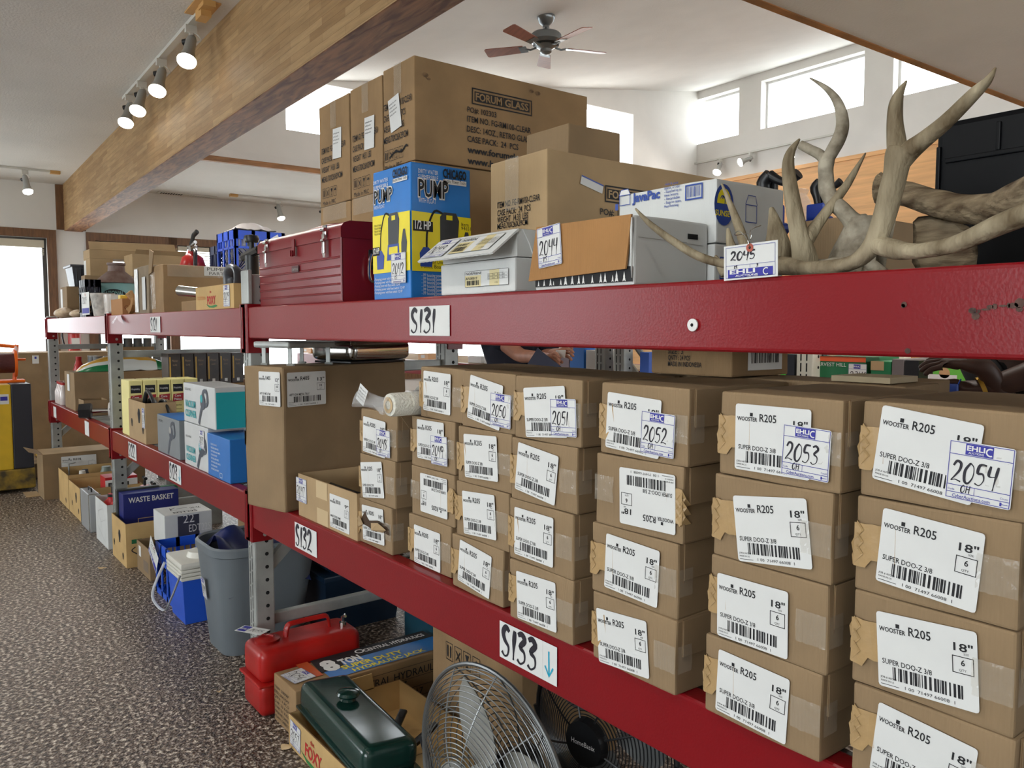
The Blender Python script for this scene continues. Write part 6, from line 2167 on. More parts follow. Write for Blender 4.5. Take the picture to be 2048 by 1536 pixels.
# milk crates stacked behind
low = Box(-4.80, -4.48, 1.53, 1.83, DK_UP, 1.68)
low.make('carton', 'low carton under the bright blue milk crate', 'cardboard box', M_card, jit=0)
crate('milk_crate', 'bright blue milk crate full of white cups on the far top shelf', -4.80, -4.49, 1.53, 1.82, 1.681, .265, mat('crate_blue', (28, 84, 220), .35, spec=.5))
crate('milk_crate', 'dark blue milk crate left of the bright blue crate', -5.10, -4.815, 1.58, 1.86, DK_UP, .42, mat('crate_dark', (16, 28, 70), .4))
R = random.Random(8)
k = 0
for zz in (.012, .10, .185):
    for ix in range(3):
        for iy in range(3):
            q = MB().lathe([(.028, 0), (.040, .082), (.036, .082), (.026, .004)], 12)
            o = q.build('cup', mat('cup_white', (214, 216, 216), .5), smooth=True, loc=(-4.735 + .092 * ix, 1.59 + .085 * iy, 1.681 + zz))
            tag(o, 'white cup packed in the bright blue milk crate', 'cup', 'white cups in the blue milk crate')
q = MB().grid(lambda u, v: Vector((-.13 + .26 * u, -.12 + .24 * v, .05 * math.sin(math.pi * u) * math.sin(math.pi * v) + .012 * noise.noise(Vector((u * 6, v * 6, 1)))))  , 12, 12)
o = q.build('plastic_bag', mat('bag_white', (222, 216, 214), .4, bump=.4, bscale=30), smooth=True, loc=(-4.64, 1.67, 1.957))
tag(o, 'crumpled white bag lying on top of the blue milk crate', 'bag')
# small printed carton with colourful packs
cf = open_carton('produce_carton', 'brown carton printed CALIFORNIA holding colourful packs', 'cardboard box', -5.38, -5.08, 1.07, 1.30, DK_UP, 1.572, mat('card_rust', (168, 120, 74), .8))
MB().text('CALIFORNIA', .01, .03, .035, 0, .0006, SIDE(.1506, 0, 0), width=.19).build('printing', mat('rust_ink', (110, 56, 30), .7), cf)
for i, (x_, y_, h_, c_, lb) in enumerate(((-5.30, 1.10, .12, (220, 190, 70), 'yellow pack'), (-5.24, 1.14, .125, (170, 40, 60), 'red pack'), (-5.16, 1.19, .16, (60, 90, 190), 'blue pack'), (-5.15, 1.24, .18, (226, 226, 224), 'white pack'))):
    o = Box(x_ - .03, x_ + .03, y_, y_ + .045, DK_UP + .005, DK_UP + h_)
    o.make('pack', lb + ' standing in the carton printed CALIFORNIA', 'pack', mat('pack_%d' % i, c_, .4), 'packs in the CALIFORNIA carton', jit=0, r=.003)
e = empty('work_glove', (-4.98, 1.095, DK_UP + .001), 'brown work glove lying beside the carton printed CALIFORNIA', 'glove')
q = MB().tube([(0, 0, .02), (.03, .01, .05), (.0, .02, .09)], [.03, .035, .03], 0, 8, k=3, flat=.6)
for k in range(4):
    q.tube([(-.01 + .012 * k, .01, .085), (-.05 + .02 * k, .0, .11 + .006 * k), (-.075 + .02 * k, -.005, .115)], [.012, .011, .008], 0, 6, k=2)
q.tube([(.03, .0, .05), (.0, -.012, .03), (-.03, -.012, .03)], [.013, .012, .009], 0, 6, k=2)
q.build('glove_leather', mat('glove_brown', (150, 110, 60), .7), e, smooth=True)

# ------------------------------------------------------------------ far bay, top shelf
e = empty('milk_can', (-6.42, 1.32, DK_UP), 'tall pale teal milk can with rusty shoulder and black oval lettering', 'milk can')
M_teal = mat('can_teal', (126, 170, 168), .5, rgb2=(112, 152, 150), vscale=6, spec=.4)
MB().lathe([(.142, .001), (.146, .02), (.146, .235), (.143, .24), (.146, .245)], 32).build('can_body', M_teal, e, smooth=True)
MB().lathe([(.148, .245), (.15, .250), (.10, .30), (.058, .335), (.054, .375), (.062, .38), (.062, .395), (.045, .395), (.0, .39)], 32).build('shoulder', mat('can_rust', (122, 104, 98), .6, rgb2=(96, 70, 60), vscale=14), e, smooth=True)
q = MB()
for i in range(14):
    a0, a1 = -.95 + .085 * i, -.95 + .085 * (i + 1)
    c0, c1 = math.sqrt(max(0, 1 - ((i - 7) / 7) ** 2)), math.sqrt(max(0, 1 - ((i - 6) / 7) ** 2))
    q.add([(.1468 * math.cos(a0), .1468 * math.sin(a0), .15 - .05 * c0), (.1468 * math.cos(a1), .1468 * math.sin(a1), .15 - .05 * c1), (.1468 * math.cos(a1), .1468 * math.sin(a1), .15 + .05 * c1), (.1468 * math.cos(a0), .1468 * math.sin(a0), .15 + .05 * c0)], [(0, 1, 2, 3)])
for t, z_ in (('NATIONAL', .158), ('DAIRYMAN', .115)):
    vs, fs, (w0, w1) = glyphs(t, .02)
    q.add([(.1476 * math.cos(-.90 + 1.0 * (p.x - w0) / (w1 - w0)), .1476 * math.sin(-.90 + 1.0 * (p.x - w0) / (w1 - w0)), z_ + p.y * .042) for p in vs], fs, 1)
q.build('oval_lettering', [M_ink, M_teal], e)
crate('crate', 'black slatted crate leaning behind the white lot tag on the far top shelf', -6.37, -6.13, 1.062, 1.16, DK_UP, .255, mat('crate_black', (24, 28, 40), .4), cat='crate')
tg = empty('lot_tag', (V(171, 611, Y=1.045).x, 1.045, 1.565), 'white lot tag 2009 hanging at the edge of the far top shelf', 'tag')
F = FRONT(0, 0, 0)
MB().box(-.13, .13, -.075, .075, -.001, 0, 0, F).rect(-.12, -.065, .12, -.03, .0006, 1, F).hand('2009', -.10, .0, .045, .005, 2, .0006, F, sx=1.2).disc(0, .06, .01, .0006, 3, F, 10).build('card', [M_paper, M_blue, M_marker, MATS['brick_red_ring']], tg)
for x_, lb, s_ in ((V(128, 625, Y=1.125).x, 'white and tan seashell at the far end of the top shelf', 1.0), (V(154, 625, Y=1.125).x, 'smaller tan shell on the far top shelf', .7)):
    q = MB()
    q.lathe([(0, -.15), (.05, -.13), (.075, -.05), (.08, .04), (.06, .11), (.02, .15), (0, .155)], 16)
    q.v = [Vector((p.z * 1.1, p.y * .9, p.x * .55 + .044)) + noise.noise_vector(p * 25) * .008 for p in q.v]
    q.v = [Vector((p.x * s_, p.y * s_, max(.001, p.z * s_ + .001))) for p in q.v]
    tag(q.build('seashell', mat('shell_tan', (216, 196, 166), .5, rgb2=(150, 112, 76), vscale=14), smooth=True, loc=(x_, 1.125, DK_UP)), lb, 'seashell')
GS = 'brown cartons stacked on the far top shelf'
zz = DK_UP
for i, (h_, m_, lb) in enumerate(((.150, M_card, 'bottom'), (.165, M_card, 'middle'), (.165, M_card_l, 'top'))):
    o = Box(-7.43 + .01 * i, -7.16, 1.28, 1.45, zz, zz + h_)
    o.make('carton', lb + ' brown carton of the three stacked behind the seashell', 'cardboard box', m_, GS, jit=0)
    MB().rect(-.12, .01, -.03, h_ - .01, .0006, 0, o.F).build('tape', M_white, o.o)
    zz += h_ + .0006
o = open_carton('carton', 'open carton with raised lid on top of the stack of three, farthest bay', 'cardboard box', -7.42, -7.16, 1.28, 1.95, zz, zz + .07, M_card_l, GS, flaps=(('b', .05, 10, .9),))
MB().prism([(0, .0), (.66, .0), (.66, .09), (.0, .075)], .0, .004, 0, frame((.13, 0, .068), (0, 1, 0), (-.5, 0, .85))).build('flap', M_card_l, o)
zz = DK_UP
for i, (h_, lb) in enumerate(((.23, 'lower'), (.10, 'upper'))):
    o = Box(-7.08, -6.93, 1.20, 1.50, zz, zz + h_)
    o.make('carton', lb + ' narrow carton between the stack of three and the black crate', 'cardboard box', M_card, GS, jit=0)
    zz += h_ + .0006
o = open_carton('carton', 'open-fronted carton with a blue and red item, above the black crate', 'cardboard box', -7.08, -6.80, 1.48, 1.90, zz + .0, zz + .17, M_card_l, GS, flaps=(('r', .05, 50, .9),))
o.location.y = 1.515
hi = Box(-7.08, -6.80, 1.52, 1.93, DK_UP, zz - .0006)
hi.make('carton', 'carton carrying the open-fronted carton behind the milk can', 'cardboard box', M_card, GS, jit=0)
e = empty('storage_bin', (-7.62, 1.20, 1.7465), 'dark grey plastic bin on a carton at the far left end of the top shelf', 'bin')
q = MB()
q.add([(-.13, .02, 0), (.13, .02, 0), (.13, .26, 0), (-.13, .26, 0), (-.16, 0, .16), (.16, 0, .16), (.16, .28, .16), (-.16, .28, .16)], [(3, 2, 1, 0), (0, 1, 5, 4), (1, 2, 6, 5), (2, 3, 7, 6), (3, 0, 4, 7)])
for i in range(7):
    q.tube([(.135, .04 + .03 * i, .02), (.162, .03 + .034 * i, .14)], .004, 0, 5)
q.build('tub', mat('bin_dark', (62, 66, 74), .4), e)
MB().rbox(-.175, .175, -.015, .295, .158, .178, .006).build('rim', MATS['bin_dark'], e)
o = Box(-7.80, -7.50, 1.16, 1.48, DK_UP, 1.745)
o.make('carton', 'brown carton under the dark grey bin at the far left end', 'cardboard box', M_card, jit=0)
MB().rect(-.14, .02, -.05, .25, .0006, 0, o.F).build('label', M_white, o.o)
q = MB().lathe([(.055, 0), (.075, .15), (.071, .15), (.052, .006)], 20)
tag(q.build('paper_cup', mat('cup_pattern', (196, 192, 182), .5, rgb2=(150, 146, 140), vscale=30), smooth=True, loc=(-5.86, 1.115, DK_UP + .001)), 'pale patterned cup at the edge of the far top shelf beside the post', 'cup')
q = MB().lathe([(.045, 0), (.05, .01), (.056, .135), (.052, .135), (.046, .012)], 20)
tag(q.build('glass_tumbler', mat('tumbler_glass', (226, 222, 216), .05, alpha=.35, spec=.9), smooth=True, loc=(-5.62, 1.13, DK_UP + .001)), 'clear glass tumbler beside the post on the far top shelf', 'glass')
# torn red film hanging on the beam
q = MB().add([(0, 0, 0), (.10, .0, .005), (.22, -.01, -.05), (.06, -.004, -.028)], [(0, 3, 2, 1)]).add([(0, 0, 0), (-.14, -.002, -.04), (-.10, -.002, -.046), (.02, -.002, -.01)], [(0, 1, 2, 3)], 1)
o = q.build('loose_strip', [M_red, M_clear], loc=(-5.12, 1.046, 1.472))
tag(o, 'torn strip hanging over the far upper beam near sign S121', 'strip')

# ------------------------------------------------------------------ middle bay, lower shelf
M_cer = mat('cereal_yellow', (232, 222, 150), .5, var=.03, vscale=6)
for i in range(5):
    b = Box(-5.195, -5.0, 1.072 + .078 * i, 1.148 + .078 * i, DK_LO, 1.098)
    b.make('cereal_box', 'pale yellow corn cereal box, %s of the row on the lower shelf' % ('nearest the aisle', 'second from the aisle', 'middle', 'fourth from the aisle', 'farthest from the aisle')[i], 'cereal box', M_cer, 'yellow cereal boxes on the lower shelf', jit=0, r=.006)
    q = MB()
    S = b.S
    q.rect(.010, b.H - .075, b.D - .010, b.H - .030, .0004, 0, S).text('Hospitality', .014, b.H - .056, .016, 2, .0008, S, width=.045)
    q.poly([(.006, b.H - .135), (b.D - .010, b.H - .130), (b.D - .006, b.H - .085), (.010, b.H - .090)], 1, S, .0004).text('Corn', .018, b.H - .106, .018, 2, .0008, S, bold=.02, width=.035).text('Flakes', .015, b.H - .126, .018, 2, .0008, S, bold=.02, width=.042)
    q.text('Nutrition Facts', .012, b.H - .160, .012, 0, .0006, S, width=.045)
    for k in range(5):
        q.rect(.012, b.H - .180 - .02 * k, .058, b.H - .1785 - .02 * k, .0006, 0, S)
    q.build('printing', [M_ink, mat('cereal_red', (160, 30, 40), .5), M_white], b.o)
M_pk = mat('glass_pack_dark', (52, 42, 38), .35, var=.25, vscale=12, spec=.5)
for i in range(6):
    b = Box(-5.36, -5.20, 1.345 + .078 * i, 1.419 + .078 * i, 1.048, 1.242)
    b.make('glassware_pack', 'dark brown glassware pack, %s in the row behind the cereal boxes' % ('leftmost', 'second from left', 'third from left', 'fourth from left', 'fifth from left', 'rightmost')[i], 'pack', M_pk, 'dark glassware packs on the lower shelf', jit=0, r=.003)
    q = MB()
    S = b.S
    q.rect(.006, .03, .014, b.H - .02, .0006, 0, S).text('Pilsner', .022, b.H - .05, .018, 1, .0006, S, width=.035).text('GLASS', .026, b.H - .075, .014, 1, .0006, S, width=.025).rect(.03, .012, .048, .032, .0006, 2, S)
    q.build('printing', [mat('print_gold', (190, 150, 60), .4), mat('print_tan', (150, 124, 96), .5), M_white], b.o)
sup = Box(-5.365, -5.20, 1.34, 1.815, DK_LO, 1.047)
sup.make('carton', 'brown carton under the dark glassware packs', 'cardboard box', M_card_d, jit=0)
bn = open_carton('produce_carton', 'open produce carton with hand holes holding black tools on the lower shelf', 'cardboard box', -4.985, -4.60, 1.065, 1.225, DK_LO, .995, M_card_l, hand_holes=(('f', .05, .032, .155), ('f', -.12, .018, .10), ('f', .13, .018, .08)))
lot_sticker('2031', bn, FRONT(.15, -.001, .14), 'KS', 1.0, .06, .11)
for i, (x0, z0, x1, z1, x2, z2) in enumerate(((-.02, .10, .04, .26, .12, .25), (-.06, .12, -.01, .22, .10, .21), (.06, .10, .08, .20, .17, .22))):
    q = MB().tube([(x0, 0, z0), (x1, .01, z1), (x2, .015, z2), (x2 + .05, .02, z2 - .06)], [.016, .013, .012, .010], 0, 8, k=4, flat=.7).tube([(x0, 0, z0), (x0 - .01, 0, .006)], .015, 0, 8)
    tag(q.build('hand_tool', M_black, smooth=True, loc=(-4.80, 1.10 + .03 * i, DK_LO + .006)), ('black curved tool rising highest from the produce carton with hand holes', 'black curved tool lying lower in the produce carton with hand holes', 'rightmost black tool in the produce carton with hand holes')[i], 'tool', 'black tools in the produce carton')


def vac_art(b, F, w, h, m_txt, big=True, x0=.03):
    q = MB()
    if big:
        q.text('VACUUM', x0, h * .40, h * .24, 0, .0006, F, bold=.03, width=w * .34)
        q.text('CLEANER', x0, h * .16, h * .24, 0, .0006, F, bold=.03, width=w * .36)
    q.build('printing', [m_txt, M_ink, M_ink], b.o) if big else None
    q = MB()
    MB().text('OKCA PRO', x0, h * .82, h * .09, 0, .0006, F, width=w * .2).build('small_print', M_ink, b.o)
    cx = w * .62
    q.stroke([(cx - .05, h * .04), (cx - .02, h * .35), (cx + .01, h * .55)], .022, 1, .0006, F)
    q.disc(cx + .01, h * .60, .034, .0008, 1, F, 16)
    q.stroke([(cx + .0, h * .66), (cx + .02, h * .85), (cx + .065, h * .86), (cx + .075, h * .60), (cx + .04, h * .52)], .018, 1, .0009, F)
    q.disc(cx - .005, h * .68, .018, .0012, 0, F, 12)
    q.build('product_picture', [m_txt, mat('print_tool_grey', (66, 72, 84), .5), M_ink], b.o)


M_vw = mat('vac_white', (198, 200, 200), .45, var=.03, vscale=6)
M_teal2 = mat('print_teal', (30, 160, 166), .45)
gv = Box(-4.34, -3.945, 1.06, 1.22, DK_LO, .962)
gv.make('vacuum_box', 'grey vacuum cleaner box with blue top on the lower shelf', 'cardboard box', [mat('vac_grey', (124, 130, 134), .4, var=.03, vscale=6)], jit=0)
MB().rect(-gv.W / 2 + .002, .002, gv.W / 2 - .002, gv.D - .002, 0, 0, frame((0, 0, gv.H + .0006), (1, 0, 0), (0, 1, 0))).build('top_print', mat('print_skyblue', (40, 120, 200), .45), gv.o)
vac_art(gv, gv.F @ Matrix.Translation((-gv.W / 2, 0, 0)), gv.W, gv.H, M_lampgrey, False)
vb = Box(-3.86, -3.51, 1.06, 1.22, DK_LO, .969)
vb.make('vacuum_box', 'white vacuum cleaner box at the bottom, under the teal-ended one', 'cardboard box', [M_vw], jit=.0015, seed=2)
vac_art(vb, vb.F @ Matrix.Translation((-vb.W / 2, 0, 0)), vb.W * 1.15, vb.H * .8, M_teal2)
lot_sticker('2033', vb.o, vb.F @ Matrix.Translation((.10, .14, .001)), 'KS', 1.0, .07, .08)
vt = Box(-3.855, -3.40, 1.06, 1.22, .9715, 1.150)
vt.make('vacuum_box', 'white vacuum cleaner box with teal end on top of the pair', 'cardboard box', [M_vw], jit=.0015, seed=3)
vac_art(vt, vt.F @ Matrix.Translation((-vt.W / 2, 0, 0)), vt.W, vt.H, M_teal2)
MB().rect(.004, .004, vt.D - .004, vt.H - .02, .0004, 0, vt.S).build('teal_end', M_teal2, vt.o)
bb = Box(-3.50, -3.215, 1.055, 1.22, DK_LO, .953)
bb.make('blue_box', 'bright blue box with white lines of print beside the tall carton', 'cardboard box', [mat('box_blue', (34, 110, 186), .4, var=.04, vscale=6)], jit=.0015, seed=6)
q = MB()
for i in range(8):
    q.text('FEATURES AND PARTS', -.09, .135 - .015 * i, .011, 0, .0006, bb.F, width=.08 + .02 * (i % 3))
q.frame_rect(.02, .01, .05, .03, .002, .0006, 0, bb.F)
q.build('printing', [M_white], bb.o)

# ------------------------------------------------------------------ far bay, lower shelf
ct = Box(-7.23, -6.80, 1.08, 1.40, DK_LO, 1.062)
ct.make('carton', 'brown carton under the snack bag on the far lower shelf', 'cardboard box', M_card, jit=.002, seed=2)
MB().rect(-.08, .14, .02, .27, .0006, 0, ct.F).build('label', M_white, ct.o)
q = MB()
nu, nv = 16, 12


def chip(u, v):
    y = -.35 + .70 * u
    w = .16 * (.35 + .65 * math.sin(math.pi * min(1, max(0, u))) ** .5)
    a = math.pi * v
    return Vector((w * math.cos(a) * .8, y, .002 + .125 * math.sin(a) * (math.sin(math.pi * u) ** .6) + .012 * noise.noise(Vector((u * 9, v * 5, 1)))))


q.grid(chip, nu, nv)
for i, f in enumerate(q.f):
    c = i % nu
    r = i // nu
    q.m[i] = 0 if c > 12 else (2 if r < 3 else 1 if r > 5 else 1)
    if c > 13 or (r < 2 and c < 6):
        q.m[i] = 0
o = q.build('snack_bag', [mat('foil_green', (20, 110, 62), .25, spec=.7), mat('foil_gold', (196, 150, 60), .25, spec=.7), mat('foil_white', (206, 210, 206), .25, spec=.7)], smooth=True, loc=(-6.96, 1.47, 1.064))
tag(o, 'shiny green and gold snack bag lying on the far brown carton', 'bag')
o = Box(-7.20, -6.82, 1.42, 1.80, DK_LO, 1.062)
o.make('carton', 'brown carton behind, carrying the back half of the snack bag', 'cardboard box', M_card_d, jit=0)
cs = Box(-7.70, -7.25, 1.30, 1.90, DK_LO, 1.055)
cs.make('carton', 'carton under the trays of canned food on the far lower shelf', 'cardboard box', M_card_d, jit=0)
M_canm = mat('can_metal', (150, 148, 140), .35, metal=.5, var=.12, vscale=8)
M_canl = mat('can_label', (112, 104, 92), .5, rgb2=(70, 84, 92), vscale=20)


def tin(x, y, z, row):
    e = empty('food_can', (x, y, z), 'shrink-wrapped food can in the %s tray on the far lower shelf' % row, 'food can', 'food cans in the %s tray' % row)
    return e


can_me = MB().lathe([(.034, .004), (.034, .100), (.0, .100)], 14).build('x', M_canl, smooth=True)
rim_me = MB().lathe([(.035, 0), (.036, .004), (.034, .006)], 14).lathe([(.034, .099), (.036, .102), (.034, .105), (.0, .102)], 14).build('x', M_canm, smooth=True)
cm, rm = can_me.data, rim_me.data
bpy.data.objects.remove(can_me)
bpy.data.objects.remove(rim_me)
for row, x0, y0, z0, nx, ny in (('lower', -7.66, 1.36, 1.056, 4, 7), ('upper', -7.66, 1.52, 1.206, 4, 4)):
    tr = MB().box(x0 - .04, x0 + .078 * (nx - 1) + .04, y0 - .04, y0 + .078 * (ny - 1) + .04, z0, z0 + .004)
    for a in (x0 - .042, x0 + .078 * (nx - 1) + .04):
        tr.box(a, a + .003, y0 - .04, y0 + .078 * (ny - 1) + .04, z0, z0 + .035)
    for a in (y0 - .042, y0 + .078 * (ny - 1) + .04):
        tr.box(x0 - .04, x0 + .078 * (nx - 1) + .04, a, a + .003, z0, z0 + .035)
    o = tr.build('can_tray', M_card_d)
    tag(o, row + ' shallow cardboard tray of food cans on the far lower shelf', 'tray')
    for ix in range(nx):
        for iy in range(ny):
            if ix == nx - 1 or iy == 0:
                e = tin(x0 + .078 * ix, y0 + .078 * iy, z0 + .0045, row)
                for me, nm in ((cm, 'can_wall'), (rm, 'can_rims')):
                    c = bpy.data.objects.new(nm, me)
                    COL.objects.link(c)
                    c.parent = e
lo = Box(-7.66, -7.40, 1.50, 1.80, 1.166, 1.2055)
lo.make('carton', 'flat carton between the two trays of food cans', 'cardboard box', M_card, jit=0)
# bottles in shrink wrap
for i in range(8):
    x_, y_ = -7.66 + .075 * (i % 4), 1.10 + .085 * (i // 4)
    e = empty('sauce_bottle', (x_, y_, DK_LO + .001), 'red capped bottle in the shrink-wrapped group on the far lower shelf', 'bottle', 'red capped bottles in shrink wrap')
    MB().lathe([(.030, 0), (.033, .01), (.033, .10), (.018, .14), (.014, .165)], 12).build('bottle_wall', mat('bottle_pale', (206, 196, 192), .2, spec=.7), e, smooth=True)
    MB().lathe([(.016, .160), (.017, .185), (0, .187)], 10).build('cap', M_redgloss, e, smooth=True)
e = empty('sauce_bottle', (-7.50, 1.23, .963), 'single red bottle standing above the shrink-wrapped bottles', 'bottle')
MB().lathe([(.035, .0), (.042, .02), (.045, .09), (.025, .15), (.02, .17)], 14).build('bottle_wall', M_redgloss, e, smooth=True)
MB().lathe([(.022, .168), (.024, .20), (0, .203)], 12).build('cap', M_redgloss, e, smooth=True)
o = Box(-7.60, -7.30, 1.07, 1.26, .9605, .9625)
o.make('sheet', 'clear sheet over the shrink-wrapped bottles', 'sheet', M_clear, jit=0, r=0)
sc = open_carton('carton', 'small open brown carton on the edge of the far lower shelf', 'cardboard box', -6.56, -6.36, 1.065, 1.22, DK_LO, .885, M_card)
e = empty('dumbbell', (-6.12, 1.13, DK_LO + .001), 'black hexagonal dumbbell with white band beside the small carton', 'dumbbell', rz=math.radians(70))
for sx_ in (-1, 1):
    MB().cyl((sx_ * .06, 0, .055), (sx_ * .135, 0, .055), .058, .052, 0, 6).build('head', M_black, e)
MB().cyl((-.06, 0, .055), (.06, 0, .055), .016, None, 0, 12).build('grip', M_steel, e, smooth=True)
MB().cyl((.052, 0, .055), (.064, 0, .055), .056, None, 0, 24).build('band', M_white, e)

# ------------------------------------------------------------------ by the far wall and left edge
gl = Box(V(0, 705, X=-9.3).x - .6, -9.30, V(0, 705, X=-9.3).y - .55, V(214, 705, X=-9.3).y + .1, .152, V(100, 705, X=-9.3).z)
gl.make('bulk_carton', 'very large brown carton on a pallet below the left window', 'cardboard box', M_card, jit=.004, seed=1)
(y0, z1), (y1, z0) = gl.s_(64, 711), gl.s_(78, 727)
MB().rect(y0, z0, y1, z1, .0006, 0, gl.S).rect(y0 + .02, z1 - .035, y1 - .02, z1 - .012, .0012, 1, gl.S).build('lot_sticker', [M_paper, M_blue], gl.o)


def pallet(x0, x1, y0, y1, label, m_, cols=False):
    e = empty('pallet', ((x0 + x1) / 2, (y0 + y1) / 2, .0), label, 'pallet')
    a, b2 = (x1 - x0) / 2, (y1 - y0) / 2
    for k in range(7):
        y = -b2 + 2 * b2 * k / 7
        MB().rbox(-a, a, y, y + 2 * b2 / 7 - .03, .125, .148, .003).build('deck_board', M_wyel if cols and k in (2, 3) else m_, e)
    for k in range(3):
        x = -a + (2 * a - .09) * k / 2
        MB().rbox(x, x + .09, -b2, b2, .02, .124, .004).build('stringer', m_, e)
    for k in range(3):
        y = -b2 + (2 * b2 - .1) * k / 2
        MB().rbox(-a, a, y, y + .1, .001, .019, .003).build('bottom_board', m_, e)
    return e


M_wp = mat('pallet_wood', (176, 148, 110), .8, var=.12, vscale=6)
M_wyel = mat('yellow_paint_wood', (206, 168, 40), .7, var=.15, vscale=10)
pallet(gl.x0, gl.x1 + .02, gl.y0, gl.y1, 'wooden pallet under the very large carton', M_wp)
pallet(-9.2, -8.5, .75, 1.95, 'low wooden pallet with yellow boards behind the far rack post', mat('pallet_brown', (136, 116, 90), .8, var=.15, vscale=8), True)
# yellow and black block with an orange cord reel on it
kx, ky = V(62, 880, Z=0), V(0, 890, Z=0)
px0, px1 = V(62, 890, Z=.0).x, 0
yb = .58
xf = V(30, 860, Z=0)
cbX = V(62, 840, Y=.62).x
e = empty('cart', (-7.55, .30, 0), 'yellow and black wheeled cart at the left edge carrying the orange cord reel', 'cart')
X1 = -7.93
q1 = V(62, 767, X=X1)
q0 = V(21, 767, X=X1)
e.location = (X1, 0, 0)
t_ = q1.z
MB().rbox(-.5, -.004, q0.y, q1.y, .20, t_, .01).build('black_side', mat('cart_black', (44, 46, 54), .5), e)
MB().rbox(-.5, 0, q0.y - .55, q0.y, .20, t_ - .003, .01).build('yellow_body', mat('cart_yellow', (214, 176, 40), .5, var=.06, vscale=6), e)
MB().rbox(-.54, .015, q0.y - .58, q1.y + .005, .03, .20, .012).cyl((-.3, q0.y - .3, .03), (-.3, q0.y - .1, .03), .03, None, 0, 12).build('base', mat('cart_base', (160, 130, 40), .6, rgb2=(70, 60, 40), vscale=12), e)
(a_, b_) = V(0, 789, X=X1), V(18, 808, X=X1)
MB().rect(a_.y - .05, b_.z, b_.y, a_.z, .001, 0, SIDE(.0, 0, 0)).rect(a_.y, b_.z + .03, b_.y - .01, a_.z - .02, .002, 1, SIDE(0, 0, 0)).build('sticker', [M_paper, M_blue], e)
e = empty('cord_reel', (X1 - .2, q0.y - .02, t_ + .001), 'orange cord reel with carry handle standing on the yellow cart', 'cord reel')
M_or = mat('reel_orange', (238, 108, 26), .4, spec=.5)
q = MB()
for yy in (-.09, .07):
    q.tube([(0, yy, .02), (.0, yy + .015, .18), (0, yy + .03, .33)], .016, 0, 8).cyl((0, yy, .17), (0, yy + .02, .17), .12, None, 0, 22)
q.tube([(0, -.06, .33), (0, .10, .31)], .016, 0, 8).tube([(-.05, -.16, .015), (-.05, .14, .015), (.05, .14, .015), (.05, -.16, .015), (-.05, -.16, .015)], .014, 0, 8).tube([(0, .09, .20), (0, .16, .20)], .010, 0, 8)
q.build('reel_frame', M_or, e, smooth=True)
MB().cyl((0, -.07, .17), (0, .07, .17), .085, None, 0, 20).build('cord', mat('cord_maroon', (84, 40, 40), .6, bump=.6, bscale=60), e, smooth=True)
MB().tube([(.0, .07, .17), (.04, .09, .22), (.03, .09, .30), (.0, .085, .30)], .012, 0, 8, k=3).build('plug_lead', mat('lead_pale', (226, 190, 180), .5), e, smooth=True)
# fire extinguishers on the far wall pier
for (by_, bz, lb) in ((1.36, 1.12, 'red fire extinguisher hung on the wall pier between the windows'), (4.75, 1.12, 'red fire extinguisher hung on the far wall right of the cans')):
    p = BLD @ Vector((XW + .125, by_, bz))
    e = empty('fire_extinguisher', p, lb, 'fire extinguisher')
    MB().lathe([(.06, 0), (.065, .02), (.065, .27), (.045, .32), (.02, .34), (0, .36)], 16).build('cylinder', M_redgloss, e, smooth=True)
    MB().rect(-.04, .05, .04, .17, 0, 0, SIDE(.0665, 0, 0)).build('label', M_paper, e)
    MB().rbox(-.02, .03, -.03, .03, .34, .38, .005).build('valve', M_black, e)
    MB().tube([(0, -.03, .36), (0, -.10, .33), (0, -.12, .2), (0, -.10, .08)], .010, 0, 8, k=3).build('hose', M_black, e, smooth=True)
    MB().rbox(-.105, -.06, -.02, .02, .12, .22, .004).build('bracket', M_black, e)
# ------------------------------------------------------------------ what shows through the gap between the shelves
gz = DK_LO + 4 * (RH + .0004) + .003
P0, P1, P2 = V(1305, 747, Z=gz), V(1453, 758, Z=gz), V(1558, 750, Z=gz)
bk = Box(-1.20, -.655, 1.345, 1.47, DK_LO, gz - .002)
bk.make('carton', 'broad brown carton behind the roller stacks, under the brush carton', 'cardboard box', M_card, jit=.002, seed=4)
b3 = Box(V(1757, 765, Y=1.50).x, V(1842, 765, Y=1.50).x, 1.50, 1.62, DK_LO, V(1757, 760, Y=1.50).z)
b3.make('carton', 'brown carton with a pale label behind the stack marked 2053', 'cardboard box', M_card, jit=.001, seed=4)
(xa_, za_), (xb_, zb_) = b3.f(1788, 778), b3.f(1828, 790)
MB().rect(xa_, zb_, xb_, za_, .0004, 0, b3.F).build('label', M_paper, b3.o)
cw = Box(-1.172, -.965, 1.285, 1.475, gz, gz + .125)
cw.make('carton', 'brown brush carton lying on top of the roller cartons under the upper beam', 'cardboard box', M_card_d, jit=.0015, seed=5)
q = MB()
for i, t in enumerate(('WHITE CHINA BRUSH', 'SIZE : 3"', 'QNTY : 24 PCS', 'MADE IN INDONESIA')):
    q.text(t, -.055, .056 - .013 * i, .014, 0, .0006, cw.F, bold=.01, width=(.085, .045, .058, .088)[i])
q.build('printing', M_ink, cw.o)
M = cw.S @ Matrix.Translation((.105, .052, .0004))
q = MB().rect(-.055, -.04, .06, .045, 0, 0, M).barcode(-.045, -.026, .05, .012, 1, .0006, M, 4, 40).text('WOOSTER', -.045, .018, .014, 1, .0006, M, bold=.02, width=.04).rect(-.046, .013, .052, .0145, .0006, 1, M)
q.build('shipping_label', [M_paper, M_ink], cw.o)
o = Box(-.80, -.69, 1.36, 1.46, gz - .0008, gz + .010)
o.make('booklet', 'flat booklet lying on the roller cartons near the right end', 'booklet', [mat('booklet_tan', (176, 160, 128), .6)], jit=0, r=.001)

